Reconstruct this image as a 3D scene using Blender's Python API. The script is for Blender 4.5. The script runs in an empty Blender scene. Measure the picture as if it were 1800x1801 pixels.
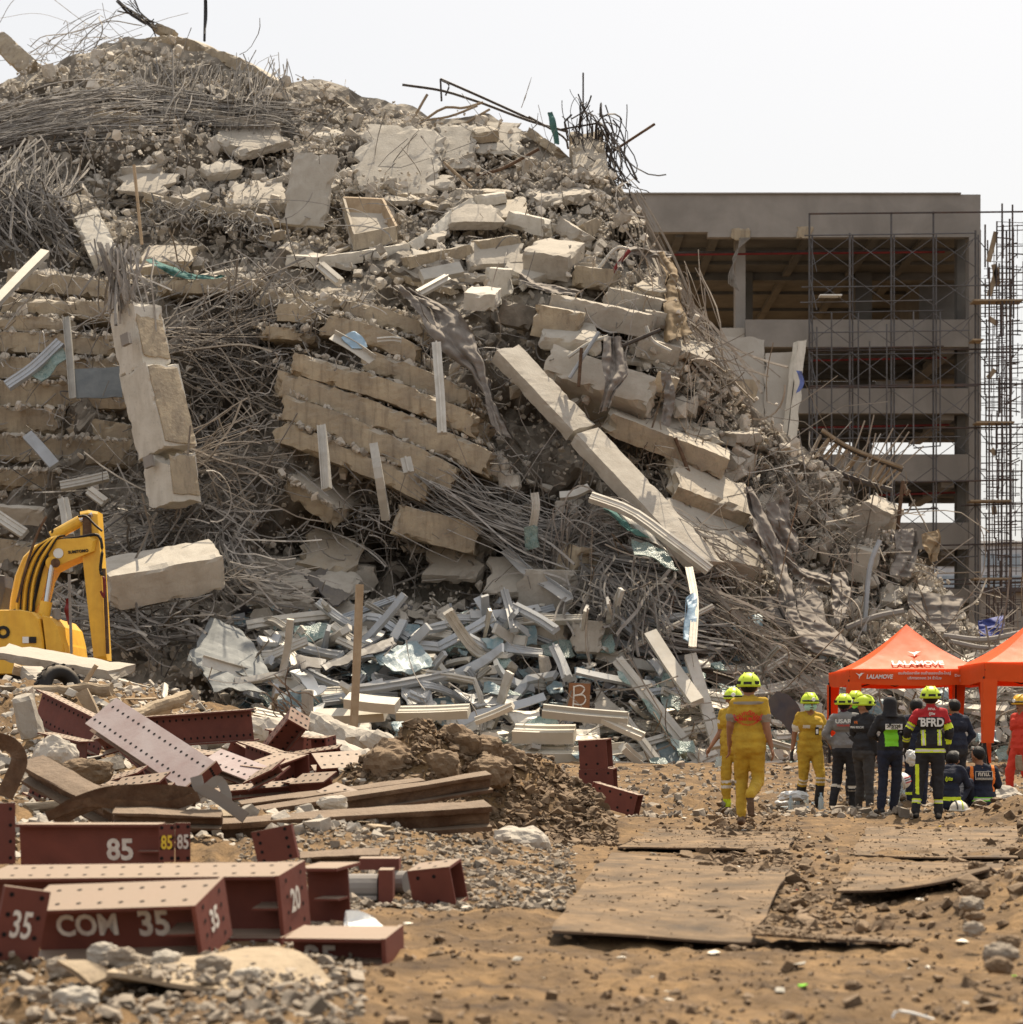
import bpy, bmesh, math, random
import numpy as np
from mathutils import Vector, Matrix
random.seed(7); RNG = np.random.default_rng(11)
SC = bpy.context.scene; COL = SC.collection
# ------------------------------------------------------------------ camera, sky, sun, exposure
F = 3600.0; HC = 1.1; HY = 1295.0           # focal length in photo pixels, eye height, horizon row
cd = bpy.data.cameras.new('camera'); cam = bpy.data.objects.new('camera', cd); COL.objects.link(cam)
cam.location = (0, 0, HC); cam.rotation_euler = (math.radians(90), 0, 0)
cd.sensor_width = 36; cd.lens = 36 * F / 1801; cd.shift_y = (HY - 900.5) / 1801
cd.clip_start = .1; cd.clip_end = 3000
cd.dof.use_dof = True; cd.dof.focus_distance = 31; cd.dof.aperture_fstop = 3.4
SC.camera = cam
SUN_DIR = Vector((.20, .50, .93)).normalized()
EL = math.asin(SUN_DIR.z); AZ = math.atan2(SUN_DIR.x, SUN_DIR.y)
w = bpy.data.worlds.new('World'); SC.world = w; w.use_nodes = True
nt = w.node_tree; nt.nodes.clear()
sky = nt.nodes.new('ShaderNodeTexSky'); sky.sky_type = 'NISHITA'; sky.sun_disc = False
sky.sun_elevation = EL; sky.sun_rotation = AZ; sky.dust_density = 6; sky.air_density = 1.2; sky.ozone_density = 1
hz = nt.nodes.new('ShaderNodeMix'); hz.data_type = 'RGBA'; hz.inputs[0].default_value = .72
nt.links.new(sky.outputs[0], hz.inputs[6]); hz.inputs[7].default_value = (6.1, 6.0, 5.85, 1)
bg = nt.nodes.new('ShaderNodeBackground'); bg.inputs[1].default_value = .10
nt.links.new(hz.outputs[2], bg.inputs[0])
wo = nt.nodes.new('ShaderNodeOutputWorld'); nt.links.new(bg.outputs[0], wo.inputs[0])
sd = bpy.data.lights.new('sun', 'SUN'); sd.energy = 5.0; sd.angle = math.radians(.6); sd.color = (1, .87, .68)
so = bpy.data.objects.new('sun', sd); COL.objects.link(so)
so.rotation_euler = SUN_DIR.to_track_quat('Z', 'Y').to_euler(); so.location = (20, 60, 80)
SC.view_settings.view_transform = 'Standard'; SC.view_settings.look = 'None'
SC.view_settings.exposure = 0.65; SC.view_settings.gamma = 1.0; SC.view_settings.use_curve_mapping = False
SC.cycles.max_bounces = 5; SC.cycles.diffuse_bounces = 3; SC.cycles.glossy_bounces = 2; SC.cycles.transmission_bounces = 4
SC.cycles.transparent_max_bounces = 6
# ------------------------------------------------------------------ maths helpers
def at(px, py, Y):
    return Vector(((px - 900) / F * Y, Y, HC + (HY - py) / F * Y))
def atn(px, py, Y):
    px, py, Y = np.broadcast_arrays(np.asarray(px, float), np.asarray(py, float), np.asarray(Y, float))
    return np.stack([(px - 900) / F * Y, Y, HC + (HY - py) / F * Y], -1)
def gy(py, z=0.0):                            # distance at which a point of height z shows at row py
    return (HC - z) * F / (py - HY)
def hsh(i, j, k, s):
    n = (i * 374761393 + j * 668265263 + k * 2147483647 + s * 1274126177) & 0xffffffff
    n = ((n ^ (n >> 13)) * 1274126177) & 0xffffffff
    return ((n ^ (n >> 16)) & 0xffff) / 65535.0
def vn(P, sc=1.0, seed=0):                    # value noise in -1..1
    Q = np.asarray(P, float) * sc; I = np.floor(Q).astype(np.int64); f = Q - I; f = f * f * (3 - 2 * f)
    r = 0
    for a in (0, 1):
        for b in (0, 1):
            for c in (0, 1):
                wgt = (f[..., 0] if a else 1 - f[..., 0]) * (f[..., 1] if b else 1 - f[..., 1]) * (f[..., 2] if c else 1 - f[..., 2])
                r = r + wgt * hsh(I[..., 0] + a, I[..., 1] + b, I[..., 2] + c, seed)
    return r * 2 - 1
def fbm(P, sc=1.0, seed=0, o=3):
    r = 0; a = 1
    for k in range(o):
        r = r + a * vn(P, sc * 2 ** k, seed + k * 17); a *= .5
    return r
def sst(a, b, x):
    t = np.clip((np.asarray(x, float) - a) / (b - a), 0, 1); return t * t * (3 - 2 * t)
def rotm(n):                                  # n random rotation matrices
    q = RNG.normal(size=(n, 4)); q /= np.linalg.norm(q, axis=1)[:, None]
    w_, x, y, z = q.T
    return np.stack([np.stack([1 - 2 * (y * y + z * z), 2 * (x * y - z * w_), 2 * (x * z + y * w_)], -1),
                     np.stack([2 * (x * y + z * w_), 1 - 2 * (x * x + z * z), 2 * (y * z - x * w_)], -1),
                     np.stack([2 * (x * z - y * w_), 2 * (y * z + x * w_), 1 - 2 * (x * x + y * y)], -1)], -2)
# ------------------------------------------------------------------ mesh helpers
class MB:
    def __init__(s): s.V = []; s.F = []; s.A = []; s.n = 0; s.M = []
    def add(s, V, Fc, a=.5, m=0):
        V = np.asarray(V, float).reshape(-1, 3); Fc = np.asarray(Fc, np.int64)
        s.V.append(V); s.F.append(Fc + s.n); s.M.append(np.full(len(Fc), m))
        s.A.append(np.broadcast_to(np.asarray(a, float), (len(V),)).copy()); s.n += len(V); return s
    def mesh(s, name, mats, smooth=False, origin=None):
        V = np.concatenate(s.V) if s.V else np.zeros((0, 3))
        if origin is not None: V = V - np.asarray(origin)
        me = bpy.data.meshes.new(name)
        me.vertices.add(len(V)); me.vertices.foreach_set('co', V.astype(np.float32).ravel())
        li = np.concatenate([f.ravel() for f in s.F]); cnt = np.concatenate([np.full(len(f), f.shape[1]) for f in s.F])
        me.loops.add(len(li)); me.loops.foreach_set('vertex_index', li.astype(np.int32))
        me.polygons.add(len(cnt)); st = np.concatenate([[0], np.cumsum(cnt)[:-1]])
        me.polygons.foreach_set('loop_start', st.astype(np.int32))
        me.polygons.foreach_set('material_index', np.concatenate(s.M).astype(np.int32))
        me.polygons.foreach_set('use_smooth', np.full(len(cnt), smooth))
        at_ = me.attributes.new('rnd', 'FLOAT', 'POINT'); at_.data.foreach_set('value', np.concatenate(s.A).astype(np.float32))
        for m in (mats if isinstance(mats, (list, tuple)) else [mats]): me.materials.append(m)
        me.update(calc_edges=True); me.validate(); return me
    def build(s, name, mats, parent=None, smooth=False, **kw):
        V = np.concatenate(s.V); lo = V.min(0); hi = V.max(0)
        o = np.array([(lo[0] + hi[0]) / 2, (lo[1] + hi[1]) / 2, lo[2]])
        ob = bpy.data.objects.new(name, s.mesh(name, mats, smooth, o)); COL.objects.link(ob)
        put(ob, o, parent); tag(ob, **kw); return ob
def world_loc(o):
    p = Vector(o.location)
    while o.parent: o = o.parent; p += Vector(o.location)
    return p
def put(ob, o, parent):
    ob.location = o
    if parent is not None: ob.parent = parent; ob.location = Vector(o) - world_loc(parent)
def tag(o, label=None, cat=None, group=None, kind=None):
    if label: o['label'] = label
    if cat: o['category'] = cat
    if group: o['group'] = group
    if kind: o['kind'] = kind
    return o
def thing(name, loc, label, cat, group=None):
    o = bpy.data.objects.new(name, None); COL.objects.link(o); o.location = loc; o.empty_display_size = .2
    return tag(o, label, cat, group)
BOXF = np.array([[0, 1, 3, 2], [4, 6, 7, 5], [0, 4, 5, 1], [2, 3, 7, 6], [0, 2, 6, 4], [1, 5, 7, 3]])
def box(c, sz, R=None):
    V = np.array([[x, y, z] for x in (-.5, .5) for y in (-.5, .5) for z in (-.5, .5)]) * np.asarray(sz, float)
    if R is not None: V = V @ np.asarray(R).T
    return V + np.asarray(c, float), BOXF
def bx(x0, x1, y0, y1, z0, z1):
    return box(((x0 + x1) / 2, (y0 + y1) / 2, (z0 + z1) / 2), (x1 - x0, y1 - y0, z1 - z0))
def tubes(P, r, k=4, caps=True):              # P: (S,n,3) polylines -> joined tubes
    P = np.asarray(P, float)
    if P.ndim == 2: P = P[None]
    S, n, _ = P.shape
    T = np.gradient(P, axis=1); T /= np.linalg.norm(T, axis=2, keepdims=True) + 1e-9
    ref = np.where(np.abs(T[:, :1, 2:3]) > .9, np.array([1., 0, 0]), np.array([0, 0, 1.]))
    ref = np.broadcast_to(ref, T.shape)
    A = np.cross(T, ref); A /= np.linalg.norm(A, axis=2, keepdims=True) + 1e-9
    B = np.cross(T, A)
    r = np.asarray(r, float)
    r = np.broadcast_to(r.reshape(-1, 1) if r.ndim == 1 and len(r) == S and S != n else r, (S, n))[..., None, None]
    th = np.arange(k) / k * 2 * np.pi + .4
    V = P[:, :, None] + r * (np.cos(th)[:, None] * A[:, :, None] + np.sin(th)[:, None] * B[:, :, None])
    idx = np.arange(S * n * k).reshape(S, n, k)
    a = idx[:, :-1]; b = idx[:, 1:]
    Fc = np.stack([a, np.roll(a, -1, 2), np.roll(b, -1, 2), b], -1).reshape(-1, 4)
    out = [(V.reshape(-1, 3), Fc)]
    return V.reshape(-1, 3), Fc, idx
def add_tubes(mb, P, r, k=4, a=None, m=0, caps=False):
    V, Fc, idx = tubes(P, r, k); S = idx.shape[0]
    av = RNG.random(S) if a is None else np.broadcast_to(np.asarray(a, float), (S,))
    n0 = mb.n
    mb.add(V, Fc, np.repeat(av, idx.shape[1] * k), m)
    if caps:
        C = np.concatenate([idx[:, 0, ::-1], idx[:, -1]]) + n0
        mb.F.append(C); mb.M.append(np.full(len(C), m))
    return mb
def tube(mb, pts, r, k=6, m=0, a=.5): return add_tubes(mb, np.asarray([list(p) for p in pts])[None], r, k, [a], m, True)
def spline(pts, n):                           # Catmull-Rom
    P = np.asarray([list(p) for p in pts], float); P = np.concatenate([[2 * P[0] - P[1]], P, [2 * P[-1] - P[-2]]])
    t = np.linspace(0, len(P) - 3 - 1e-6, n); i = t.astype(int); f = (t - i)[:, None]
    a, b, c, d = P[i], P[i + 1], P[i + 2], P[i + 3]
    return .5 * (2 * b + (c - a) * f + (2 * a - 5 * b + 4 * c - d) * f ** 2 + (3 * b - a - 3 * c + d) * f ** 3)
def grid_faces(nu, nv, wrap=False):
    i = np.arange(nu * nv).reshape(nu, nv)
    if wrap: a = i; b = np.roll(i, -1, 1); return np.stack([a[:-1], b[:-1], b[1:], a[1:]], -1).reshape(-1, 4)
    return np.stack([i[:-1, :-1], i[:-1, 1:], i[1:, 1:], i[1:, :-1]], -1).reshape(-1, 4)
def lathe(prof, k=16, M=None, c=(0, 0, 0)):   # prof: (r,z) list about z
    pr = np.asarray(prof, float); th = np.arange(k) / k * 2 * np.pi
    V = np.stack([pr[:, None, 0] * np.cos(th), pr[:, None, 0] * np.sin(th), np.broadcast_to(pr[:, None, 1], (len(pr), k))], -1).reshape(-1, 3)
    if M is not None: V = V @ np.asarray(M).T
    return V + np.asarray(c, float), grid_faces(len(pr), k, True)
def frame(p0, p1, up=(0, 0, 1), roll=0):      # axis X p0->p1, Y away, Z "up"
    X = (Vector(p1) - Vector(p0)).normalized(); Y = Vector((0, 1, 0)); Y = (Y - X * Y.dot(X)).normalized()
    Z = X.cross(Y); R = Matrix((X, Y, Z)).transposed()
    if roll: R = Matrix.Rotation(math.radians(roll), 3, X) @ R
    return np.array(R)
def rough_box(L, D, H, seed=0, cell=.11, amp=.03, chip=.1, brk=(.25, .25), bend=0, mx=72):
    nx = int(min(mx, max(6, L / cell))); ny = int(min(14, max(2, D / cell / 1.6))); nz = int(min(14, max(3, H / cell * 1.3)))
    vs = {}; V = []; Fc = []
    def vid(i, j, k):
        if (i, j, k) not in vs: vs[(i, j, k)] = len(V); V.append((i / nx * 2 - 1, j / ny * 2 - 1, k / nz * 2 - 1))
        return vs[(i, j, k)]
    for j in range(ny):
        for k in range(nz):
            Fc.append((vid(0, j, k), vid(0, j, k + 1), vid(0, j + 1, k + 1), vid(0, j + 1, k)))
            Fc.append((vid(nx, j, k), vid(nx, j + 1, k), vid(nx, j + 1, k + 1), vid(nx, j, k + 1)))
    for i in range(nx):
        for k in range(nz):
            Fc.append((vid(i, 0, k), vid(i + 1, 0, k), vid(i + 1, 0, k + 1), vid(i, 0, k + 1)))
            Fc.append((vid(i, ny, k), vid(i, ny, k + 1), vid(i + 1, ny, k + 1), vid(i + 1, ny, k)))
        for j in range(ny):
            Fc.append((vid(i, j, 0), vid(i, j + 1, 0), vid(i + 1, j + 1, 0), vid(i + 1, j, 0)))
            Fc.append((vid(i, j, nz), vid(i + 1, j, nz), vid(i + 1, j + 1, nz), vid(i, j + 1, nz)))
    q = np.array(V); hs = np.array([L, D, H]) / 2; P = q * hs
    off = np.array([seed * 7.3, seed * 3.1, seed * 5.7])
    d = (1 - np.abs(q)) * hs; ds = np.sort(d, 1); de = ds[:, 1]
    n2 = np.clip(fbm(P + off, 3.4, seed + 5, 3) * 1.7 - .15, 0, 1.6) + .12
    pull = chip * .8 * n2 * np.exp(-de / (chip * .7))
    P = P - np.sign(q) * np.minimum(pull[:, None], hs * .6) * np.exp(-d / (chip * .9))
    N = np.stack([vn(P + off, 2.2, seed + 31), vn(P + off, 2.2, seed + 32), vn(P + off, 2.2, seed + 33)], -1)
    rag = np.exp(-de / .07)[:, None]
    P = P + N * amp * .5 + np.stack([vn(P + off, 9, seed + 41), vn(P + off, 9, seed + 42), vn(P + off, 9, seed + 43)], -1) * (amp * .25 + rag * amp * .35)
    e0 = np.exp(-(1 + q[:, 0]) * L / 2 / .35); e1 = np.exp(-(1 - q[:, 0]) * L / 2 / .35)
    bn = np.abs(fbm(P * np.array([.2, 1, 1]) + off, 1.8, seed + 9, 3))
    P[:, 0] += e0 * bn * brk[0] - e1 * bn * brk[1]
    if bend: P[:, 2] -= bend * (q[:, 0] ** 2)
    return P, np.array(Fc)
def text(s, size, mat, parent, loc, R, name='lettering', ex=.003, align='CENTER', sx=1.0, shear=0, bold=0, arc=None):
    cu = bpy.data.curves.new(name, 'FONT'); cu.body = s; cu.size = size; cu.align_x = align; cu.align_y = 'CENTER'
    cu.extrude = ex; cu.shear = shear; cu.offset = bold; cu.resolution_u = 3
    to = bpy.data.objects.new(name, cu); COL.objects.link(to); bpy.context.view_layer.update()
    me = bpy.data.meshes.new_from_object(to.evaluated_get(bpy.context.evaluated_depsgraph_get()))
    bpy.data.objects.remove(to); me.materials.clear(); me.materials.append(mat); me.name = name
    V = np.zeros(len(me.vertices) * 3); me.vertices.foreach_get('co', V); V = V.reshape(-1, 3); V[:, 0] *= sx
    if arc:                                   # bend the line round a circle of radius |arc|
        th = V[:, 0] / arc; rr = arc + V[:, 1]; V[:, 0] = rr * np.sin(th); V[:, 1] = rr * np.cos(th) - arc
    V = V @ np.asarray(R).T; me.vertices.foreach_set('co', V.ravel()); me.update()
    ob = bpy.data.objects.new(name, me); COL.objects.link(ob); put(ob, Vector(loc), parent); return ob
TXT = np.array([[1, 0, 0], [0, 0, -1], [0, 1, 0]]).astype(float)   # text standing upright, facing the camera (-Y)
# ------------------------------------------------------------------ materials
MT = {}
def mat(name, col, rough=.8, col2=None, nsc=1.5, var=.5, bump=.3, bsc=12, dust=0, dustc=(.42, .36, .28), streak=0, metal=0, rnd=.5, streakc=(.2, .13, .08),
        spec=.3, alpha=1, trans=0, sheen=0, ior=1.45, speck=0, transl=0, fine=0):
    m = bpy.data.materials.new(name); MT[name] = m; m.use_nodes = True; t = m.node_tree; N = t.nodes; Lk = t.links.new
    b = N['Principled BSDF']; b.inputs['Roughness'].default_value = rough; b.inputs['Metallic'].default_value = metal
    b.inputs['Specular IOR Level'].default_value = spec; b.inputs['Alpha'].default_value = alpha
    b.inputs['Transmission Weight'].default_value = trans; b.inputs['IOR'].default_value = ior
    tc = N.new('ShaderNodeTexCoord'); co = tc.outputs['Object']
    def noise(sc, det=6, dist=0, vec=None):
        n = N.new('ShaderNodeTexNoise'); n.inputs['Scale'].default_value = sc; n.inputs['Detail'].default_value = det
        n.inputs['Roughness'].default_value = .6; n.inputs['Distortion'].default_value = dist; Lk(vec or co, n.inputs['Vector']); return n.outputs[0]
    def ramp(s, a, c):
        r = N.new('ShaderNodeMapRange'); r.inputs[1].default_value = a; r.inputs[2].default_value = c; Lk(s, r.inputs[0]); return r.outputs[0]
    def mix(f, a, c, mode='MIX'):
        x = N.new('ShaderNodeMix'); x.data_type = 'RGBA'; x.blend_type = mode
        for sck, val in ((0, f), (6, a), (7, c)):
            if hasattr(val, 'is_output'): Lk(val, x.inputs[sck])
            else: x.inputs[sck].default_value = val if sck == 0 else (*val, 1)
        return x.outputs[2]
    def mth(op, a, c):
        x = N.new('ShaderNodeMath'); x.operation = op
        for k, val in ((0, a), (1, c)):
            if hasattr(val, 'is_output'): Lk(val, x.inputs[k])
            else: x.inputs[k].default_value = val
        return x.outputs[0]
    col2 = col2 or tuple(c * (1 - var) for c in col)
    c = mix(ramp(noise(nsc, 8, .4), .36, .66), col, col2)
    if streak:
        mp = N.new('ShaderNodeMapping'); mp.inputs['Scale'].default_value = (7, 7, .7); Lk(co, mp.inputs[0])
        c = mix(mth('MULTIPLY', ramp(noise(1.1, 5, 0, mp.outputs[0]), .5, .78), streak), c, streakc)
    if fine: c = mix(mth('MULTIPLY', ramp(noise(bsc * .9, 8, .6), .45, .62), fine), c, tuple(x * .42 for x in col))
    if speck: c = mix(mth('MULTIPLY', ramp(noise(bsc * 1.7, 2), .62, .7), speck), c, tuple(x * .35 for x in col))
    if rnd:
        a = N.new('ShaderNodeAttribute'); a.attribute_name = 'rnd'
        oi = N.new('ShaderNodeObjectInfo')
        s = mth('ADD', mth('MULTIPLY', a.outputs['Fac'], rnd), mth('MULTIPLY', oi.outputs['Random'], rnd * .5))
        s = mth('ADD', s, 1 - rnd * .62)
        cm = N.new('ShaderNodeVectorMath'); cm.operation = 'SCALE'; Lk(c, cm.inputs[0]); Lk(s, cm.inputs['Scale']); c = cm.outputs[0]
    if dust:
        g = N.new('ShaderNodeNewGeometry'); sx = N.new('ShaderNodeSeparateXYZ'); Lk(g.outputs['Normal'], sx.inputs[0])
        d = mth('MULTIPLY', ramp(mth('ADD', sx.outputs[2], mth('MULTIPLY', noise(nsc * 3, 4), .5)), .62, 1.02), dust)
        c = mix(d, c, dustc)
    Lk(c, b.inputs['Base Color'])
    if bump:
        bp = N.new('ShaderNodeBump'); bp.inputs['Strength'].default_value = bump; bp.inputs['Distance'].default_value = .05
        Lk(noise(bsc, 8), bp.inputs['Height']); Lk(bp.outputs[0], b.inputs['Normal'])
    rr = N.new('ShaderNodeMapRange'); Lk(noise(bsc * .6, 3), rr.inputs[0]); rr.inputs[3].default_value = max(.02, rough - .12); rr.inputs[4].default_value = min(1, rough + .1)
    Lk(rr.outputs[0], b.inputs['Roughness'])
    if transl:
        tl = N.new('ShaderNodeBsdfTranslucent'); Lk(c, tl.inputs[0]); ms = N.new('ShaderNodeMixShader'); ms.inputs[0].default_value = transl
        Lk(b.outputs[0], ms.inputs[1]); Lk(tl.outputs[0], ms.inputs[2]); Lk(ms.outputs[0], N['Material Output'].inputs[0])
    return m
DUSTC = (.40, .357, .297)
mat('tan', (.375, .31, .22), .9, (.265, .22, .165), 1.4, bump=.45, bsc=9, dust=.8, dustc=DUSTC, streak=.75, streakc=(.16, .125, .09), rnd=.3, speck=.3)
mat('grey', (.37, .335, .285), .92, (.28, .25, .21), 1.3, bump=.4, bsc=8, dust=.7, dustc=DUSTC, streak=.35, streakc=(.2, .17, .14), rnd=.2, speck=.25)
mat('pale', (.56, .53, .47), .85, (.46, .43, .37), 1.6, bump=.25, bsc=7, dust=.4, dustc=DUSTC, streak=.4, streakc=(.3, .26, .21), rnd=.1, speck=.3)
mat('slabtop', (.42, .385, .33), .92, (.34, .305, .255), 1.8, bump=.3, bsc=14, rnd=.15, streak=.25, streakc=(.25, .22, .18))
mat('rubble', (.43, .39, .335), .95, (.325, .29, .245), 3, bump=.5, bsc=10, dust=.6, dustc=DUSTC, rnd=.85)
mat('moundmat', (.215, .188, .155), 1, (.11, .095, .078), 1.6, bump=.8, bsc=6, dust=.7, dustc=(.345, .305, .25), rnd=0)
mat('rebar', (.255, .238, .218), .75, (.165, .145, .125), 3, bump=0, metal=.1, rnd=1.1)
mat('rebarrust', (.275, .238, .195), .8, (.185, .15, .118), 3, bump=0, rnd=.8)
mat('darksteel', (.07, .058, .05), .6, (.045, .037, .033), 4, bump=0, metal=.3, rnd=.4)
mat('alu', (.46, .445, .41), .55, (.36, .34, .30), 2.2, bump=.06, bsc=14, dust=.55, dustc=(.5, .44, .35), rnd=.35, metal=.1)
mat('cream', (.53, .495, .425), .6, (.48, .44, .36), 2.2, bump=.06, bsc=14, rnd=.25)
mat('alushade', (.36, .385, .415), .55, (.30, .315, .33), 2.2, bump=.06, bsc=14, dust=.5, dustc=(.42, .38, .32), rnd=.3, metal=.1)  # aluminium with the bluish tint of shade put into its colour
mat('glass', (.16, .26, .25), .3, (.34, .42, .38), 6, bump=.7, bsc=30, rnd=.4, spec=.5, dust=.25, dustc=(.5, .5, .44), trans=.25)
mat('dusty_shade_glass', (.17, .185, .19), .7, (.12, .135, .145), 2.5, bump=.1, rnd=.1, dust=.2, dustc=(.36, .33, .28))  # dusty glass, base colour darkened to stand for shade on the panels
mat('glassblue', (.12, .20, .235), .5, (.25, .30, .31), 4, bump=.3, bsc=20, rnd=.3, spec=.5, dust=.2, dustc=(.4, .42, .4))
mat('film', (.24, .36, .47), .5, (.33, .45, .55), 5, bump=.2, rnd=.3)
mat('net', (.05, .13, .12), .9, (.09, .18, .16), 5, bump=.5, rnd=.3)
mat('tarp', (.19, .17, .152), .9, (.145, .127, .112), 1.3, bump=.15, bsc=30, dust=.35, dustc=(.34, .29, .235), rnd=.35, streak=.12, streakc=(.27, .235, .19))
mat('tarptan', (.34, .25, .15), .85, (.25, .19, .125), 1.3, bump=.15, bsc=30, rnd=.2, streak=.3, streakc=(.2, .15, .1), transl=.3)
mat('wood', (.40, .305, .205), .8, (.31, .225, .14), 4, bump=.2, bsc=20, rnd=.3, streak=.4, streakc=(.22, .14, .075))
mat('oldwood', (.30, .235, .165), .9, (.20, .15, .10), 3, bump=.4, bsc=16, rnd=.35, dust=.5, dustc=(.4, .32, .22), streak=.3)
mat('oxide', (.150, .045, .032), .62, (.11, .034, .025), 3, bump=.06, bsc=30, rnd=.25, dust=.8, dustc=(.30, .238, .175))
mat('oxidepale', (.40, .335, .32), .7, (.33, .25, .235), 3, bump=.05, bsc=30, rnd=.2)
mat('hole', (.012, .010, .010), .9, rnd=0, bump=0)
mat('rust', (.15, .095, .06), .8, (.07, .034, .018), 4, bump=.4, bsc=18, rnd=.3, dust=.5, dustc=(.25, .195, .14), fine=.4)
mat('dirt', (.225, .140, .065), 1, (.062, .040, .024), 1.9, bump=1, bsc=10, rnd=0, speck=.75, fine=.6)
mat('mud', (.185, .125, .075), 1, (.10, .068, .042), 3, bump=.9, bsc=9, rnd=.5, dust=.45, dustc=(.27, .20, .135))
mat('gravel', (.26, .22, .175), 1, (.18, .148, .115), 4, bump=.5, bsc=10, rnd=.75, dust=.4, dustc=(.38, .32, .25))
mat('plate', (.215, .138, .07), .85, (.05, .034, .021), 1.8, bump=.5, bsc=13, rnd=.1, speck=.75, spec=.35, fine=.7)
mat('plateedge', (.15, .10, .065), .8, rnd=.1)
mat('white', (.75, .75, .72), .6, rnd=.15, var=.12, bump=0)
mat('whitepaint', (.72, .69, .63), .7, (.55, .48, .42), 14, rnd=0, bump=0)
mat('yellowpaint', (.72, .50, .05), .7, rnd=0, bump=0, var=.2)
mat('red', (.55, .03, .02), .7, rnd=0, bump=0, var=.15)
mat('orange', (.86, .13, .02), .6, (.80, .115, .015), 2, bump=.12, bsc=5, rnd=.1, spec=.4, transl=.35)
mat('black', (.018, .017, .018), .6, (.028, .026, .026), 3, bump=.1, rnd=.3)
mat('exyellow', (.80, .47, .05), .45, (.68, .37, .035), 3, bump=.04, bsc=20, rnd=.1, dust=.3, dustc=(.62, .45, .22), streak=.25, streakc=(.36, .2, .06), spec=.5)
mat('chrome', (.6, .6, .62), .2, metal=.9, bump=0, rnd=0, var=.1)
mat('rubber', (.025, .023, .022), .7, rnd=.2, bump=.1, dust=.75, dustc=(.24, .195, .145))
mat('skin', (.30, .15, .085), .6, (.26, .125, .07), 8, bump=0, rnd=0)
mat('hair', (.012, .010, .010), .6, rnd=0, bump=.3, bsc=60)
mat('neon', (.58, .74, .03), .45, (.50, .64, .03), 4, bump=0, rnd=0, spec=.5)
mat('helmyellow', (.75, .42, .02), .4, rnd=0, bump=0, var=.1, spec=.5)
mat('khaki', (.50, .315, .035), .9, (.38, .235, .03), 7, bump=.35, bsc=16, rnd=0)
mat('greyshirt', (.22, .21, .205), .9, (.17, .165, .16), 6, bump=.3, bsc=16, rnd=0)
mat('blackcloth', (.018, .018, .021), .85, (.03, .029, .031), 6, bump=.35, bsc=16, rnd=0)
mat('greycloth', (.042, .039, .038), .9, (.06, .056, .053), 6, bump=.35, bsc=16, rnd=0)
mat('navy', (.014, .017, .032), .85, (.024, .027, .043), 6, bump=.35, bsc=16, rnd=0)
mat('redcloth', (.60, .055, .03), .85, (.5, .04, .022), 6, bump=.3, bsc=16, rnd=0)
mat('firered', (.42, .025, .03), .85, (.33, .02, .022), 6, bump=.2, rnd=0)
mat('orangecloth', (.8, .2, .03), .8, rnd=0, bump=0, var=.15)
mat('reflect', (.62, .58, .50), .45, rnd=0, bump=0, var=.12)
mat('reflgrey', (.27, .235, .19), .5, rnd=0, bump=0, var=.12)
mat('hivis', (.60, .72, .03), .5, rnd=0, bump=0, var=.1)
mat('green', (.22, .62, .03), .6, rnd=0, bump=0, var=.1)
mat('mask', (.42, .68, .58), .8, rnd=0, bump=0, var=.08)
mat('maroon', (.09, .02, .03), .9, rnd=0, bump=.2)
mat('plaster', (.27, .25, .23), .95, (.20, .185, .17), .5, bump=.15, bsc=5, rnd=.06, streak=.25, streakc=(.21, .185, .155))
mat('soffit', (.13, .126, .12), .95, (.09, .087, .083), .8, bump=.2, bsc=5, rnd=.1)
mat('wallgrey', (.39, .365, .33), .95, (.33, .305, .27), .7, bump=.25, bsc=6, rnd=.05, streak=.3, streakc=(.28, .25, .21))
mat('scaff', (.11, .11, .118), .6, (.085, .075, .07), 2, bump=0, metal=.3, rnd=.5)
mat('scaffdark', (.055, .052, .055), .7, (.09, .06, .05), 2, bump=0, metal=.2, rnd=.6)
mat('pipered', (.22, .03, .03), .6, rnd=.2, bump=0)
mat('farwall', (.48, .5, .53), .9, rnd=.1, bump=0, var=.15)
mat('farglass', (.30, .36, .42), .4, rnd=.1, bump=0, var=.2)
mat('bluetarp', (.045, .06, .22), .7, rnd=.2, bump=.2, var=.3)
mat('bluecloth', (.13, .17, .40), .8, rnd=.2, bump=.2, var=.3)
mat('ply', (.27, .125, .06), .8, (.21, .095, .045), 3, bump=.1, rnd=0, streak=.3, streakc=(.16, .075, .035))
mat('bottle', (.62, .72, .75), .15, rnd=.3, bump=0, var=.1, trans=.6, spec=.5)
mat('plastic', (.7, .7, .68), .35, rnd=.4, bump=.4, bsc=14, var=.25)
mat('litter', (.62, .57, .48), .8, rnd=.9, bump=0, var=.3)
mat('darkplate', (.06, .06, .075), .55, (.10, .09, .08), 2, bump=.1, rnd=.2, dust=.3, dustc=(.3, .26, .2))
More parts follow.
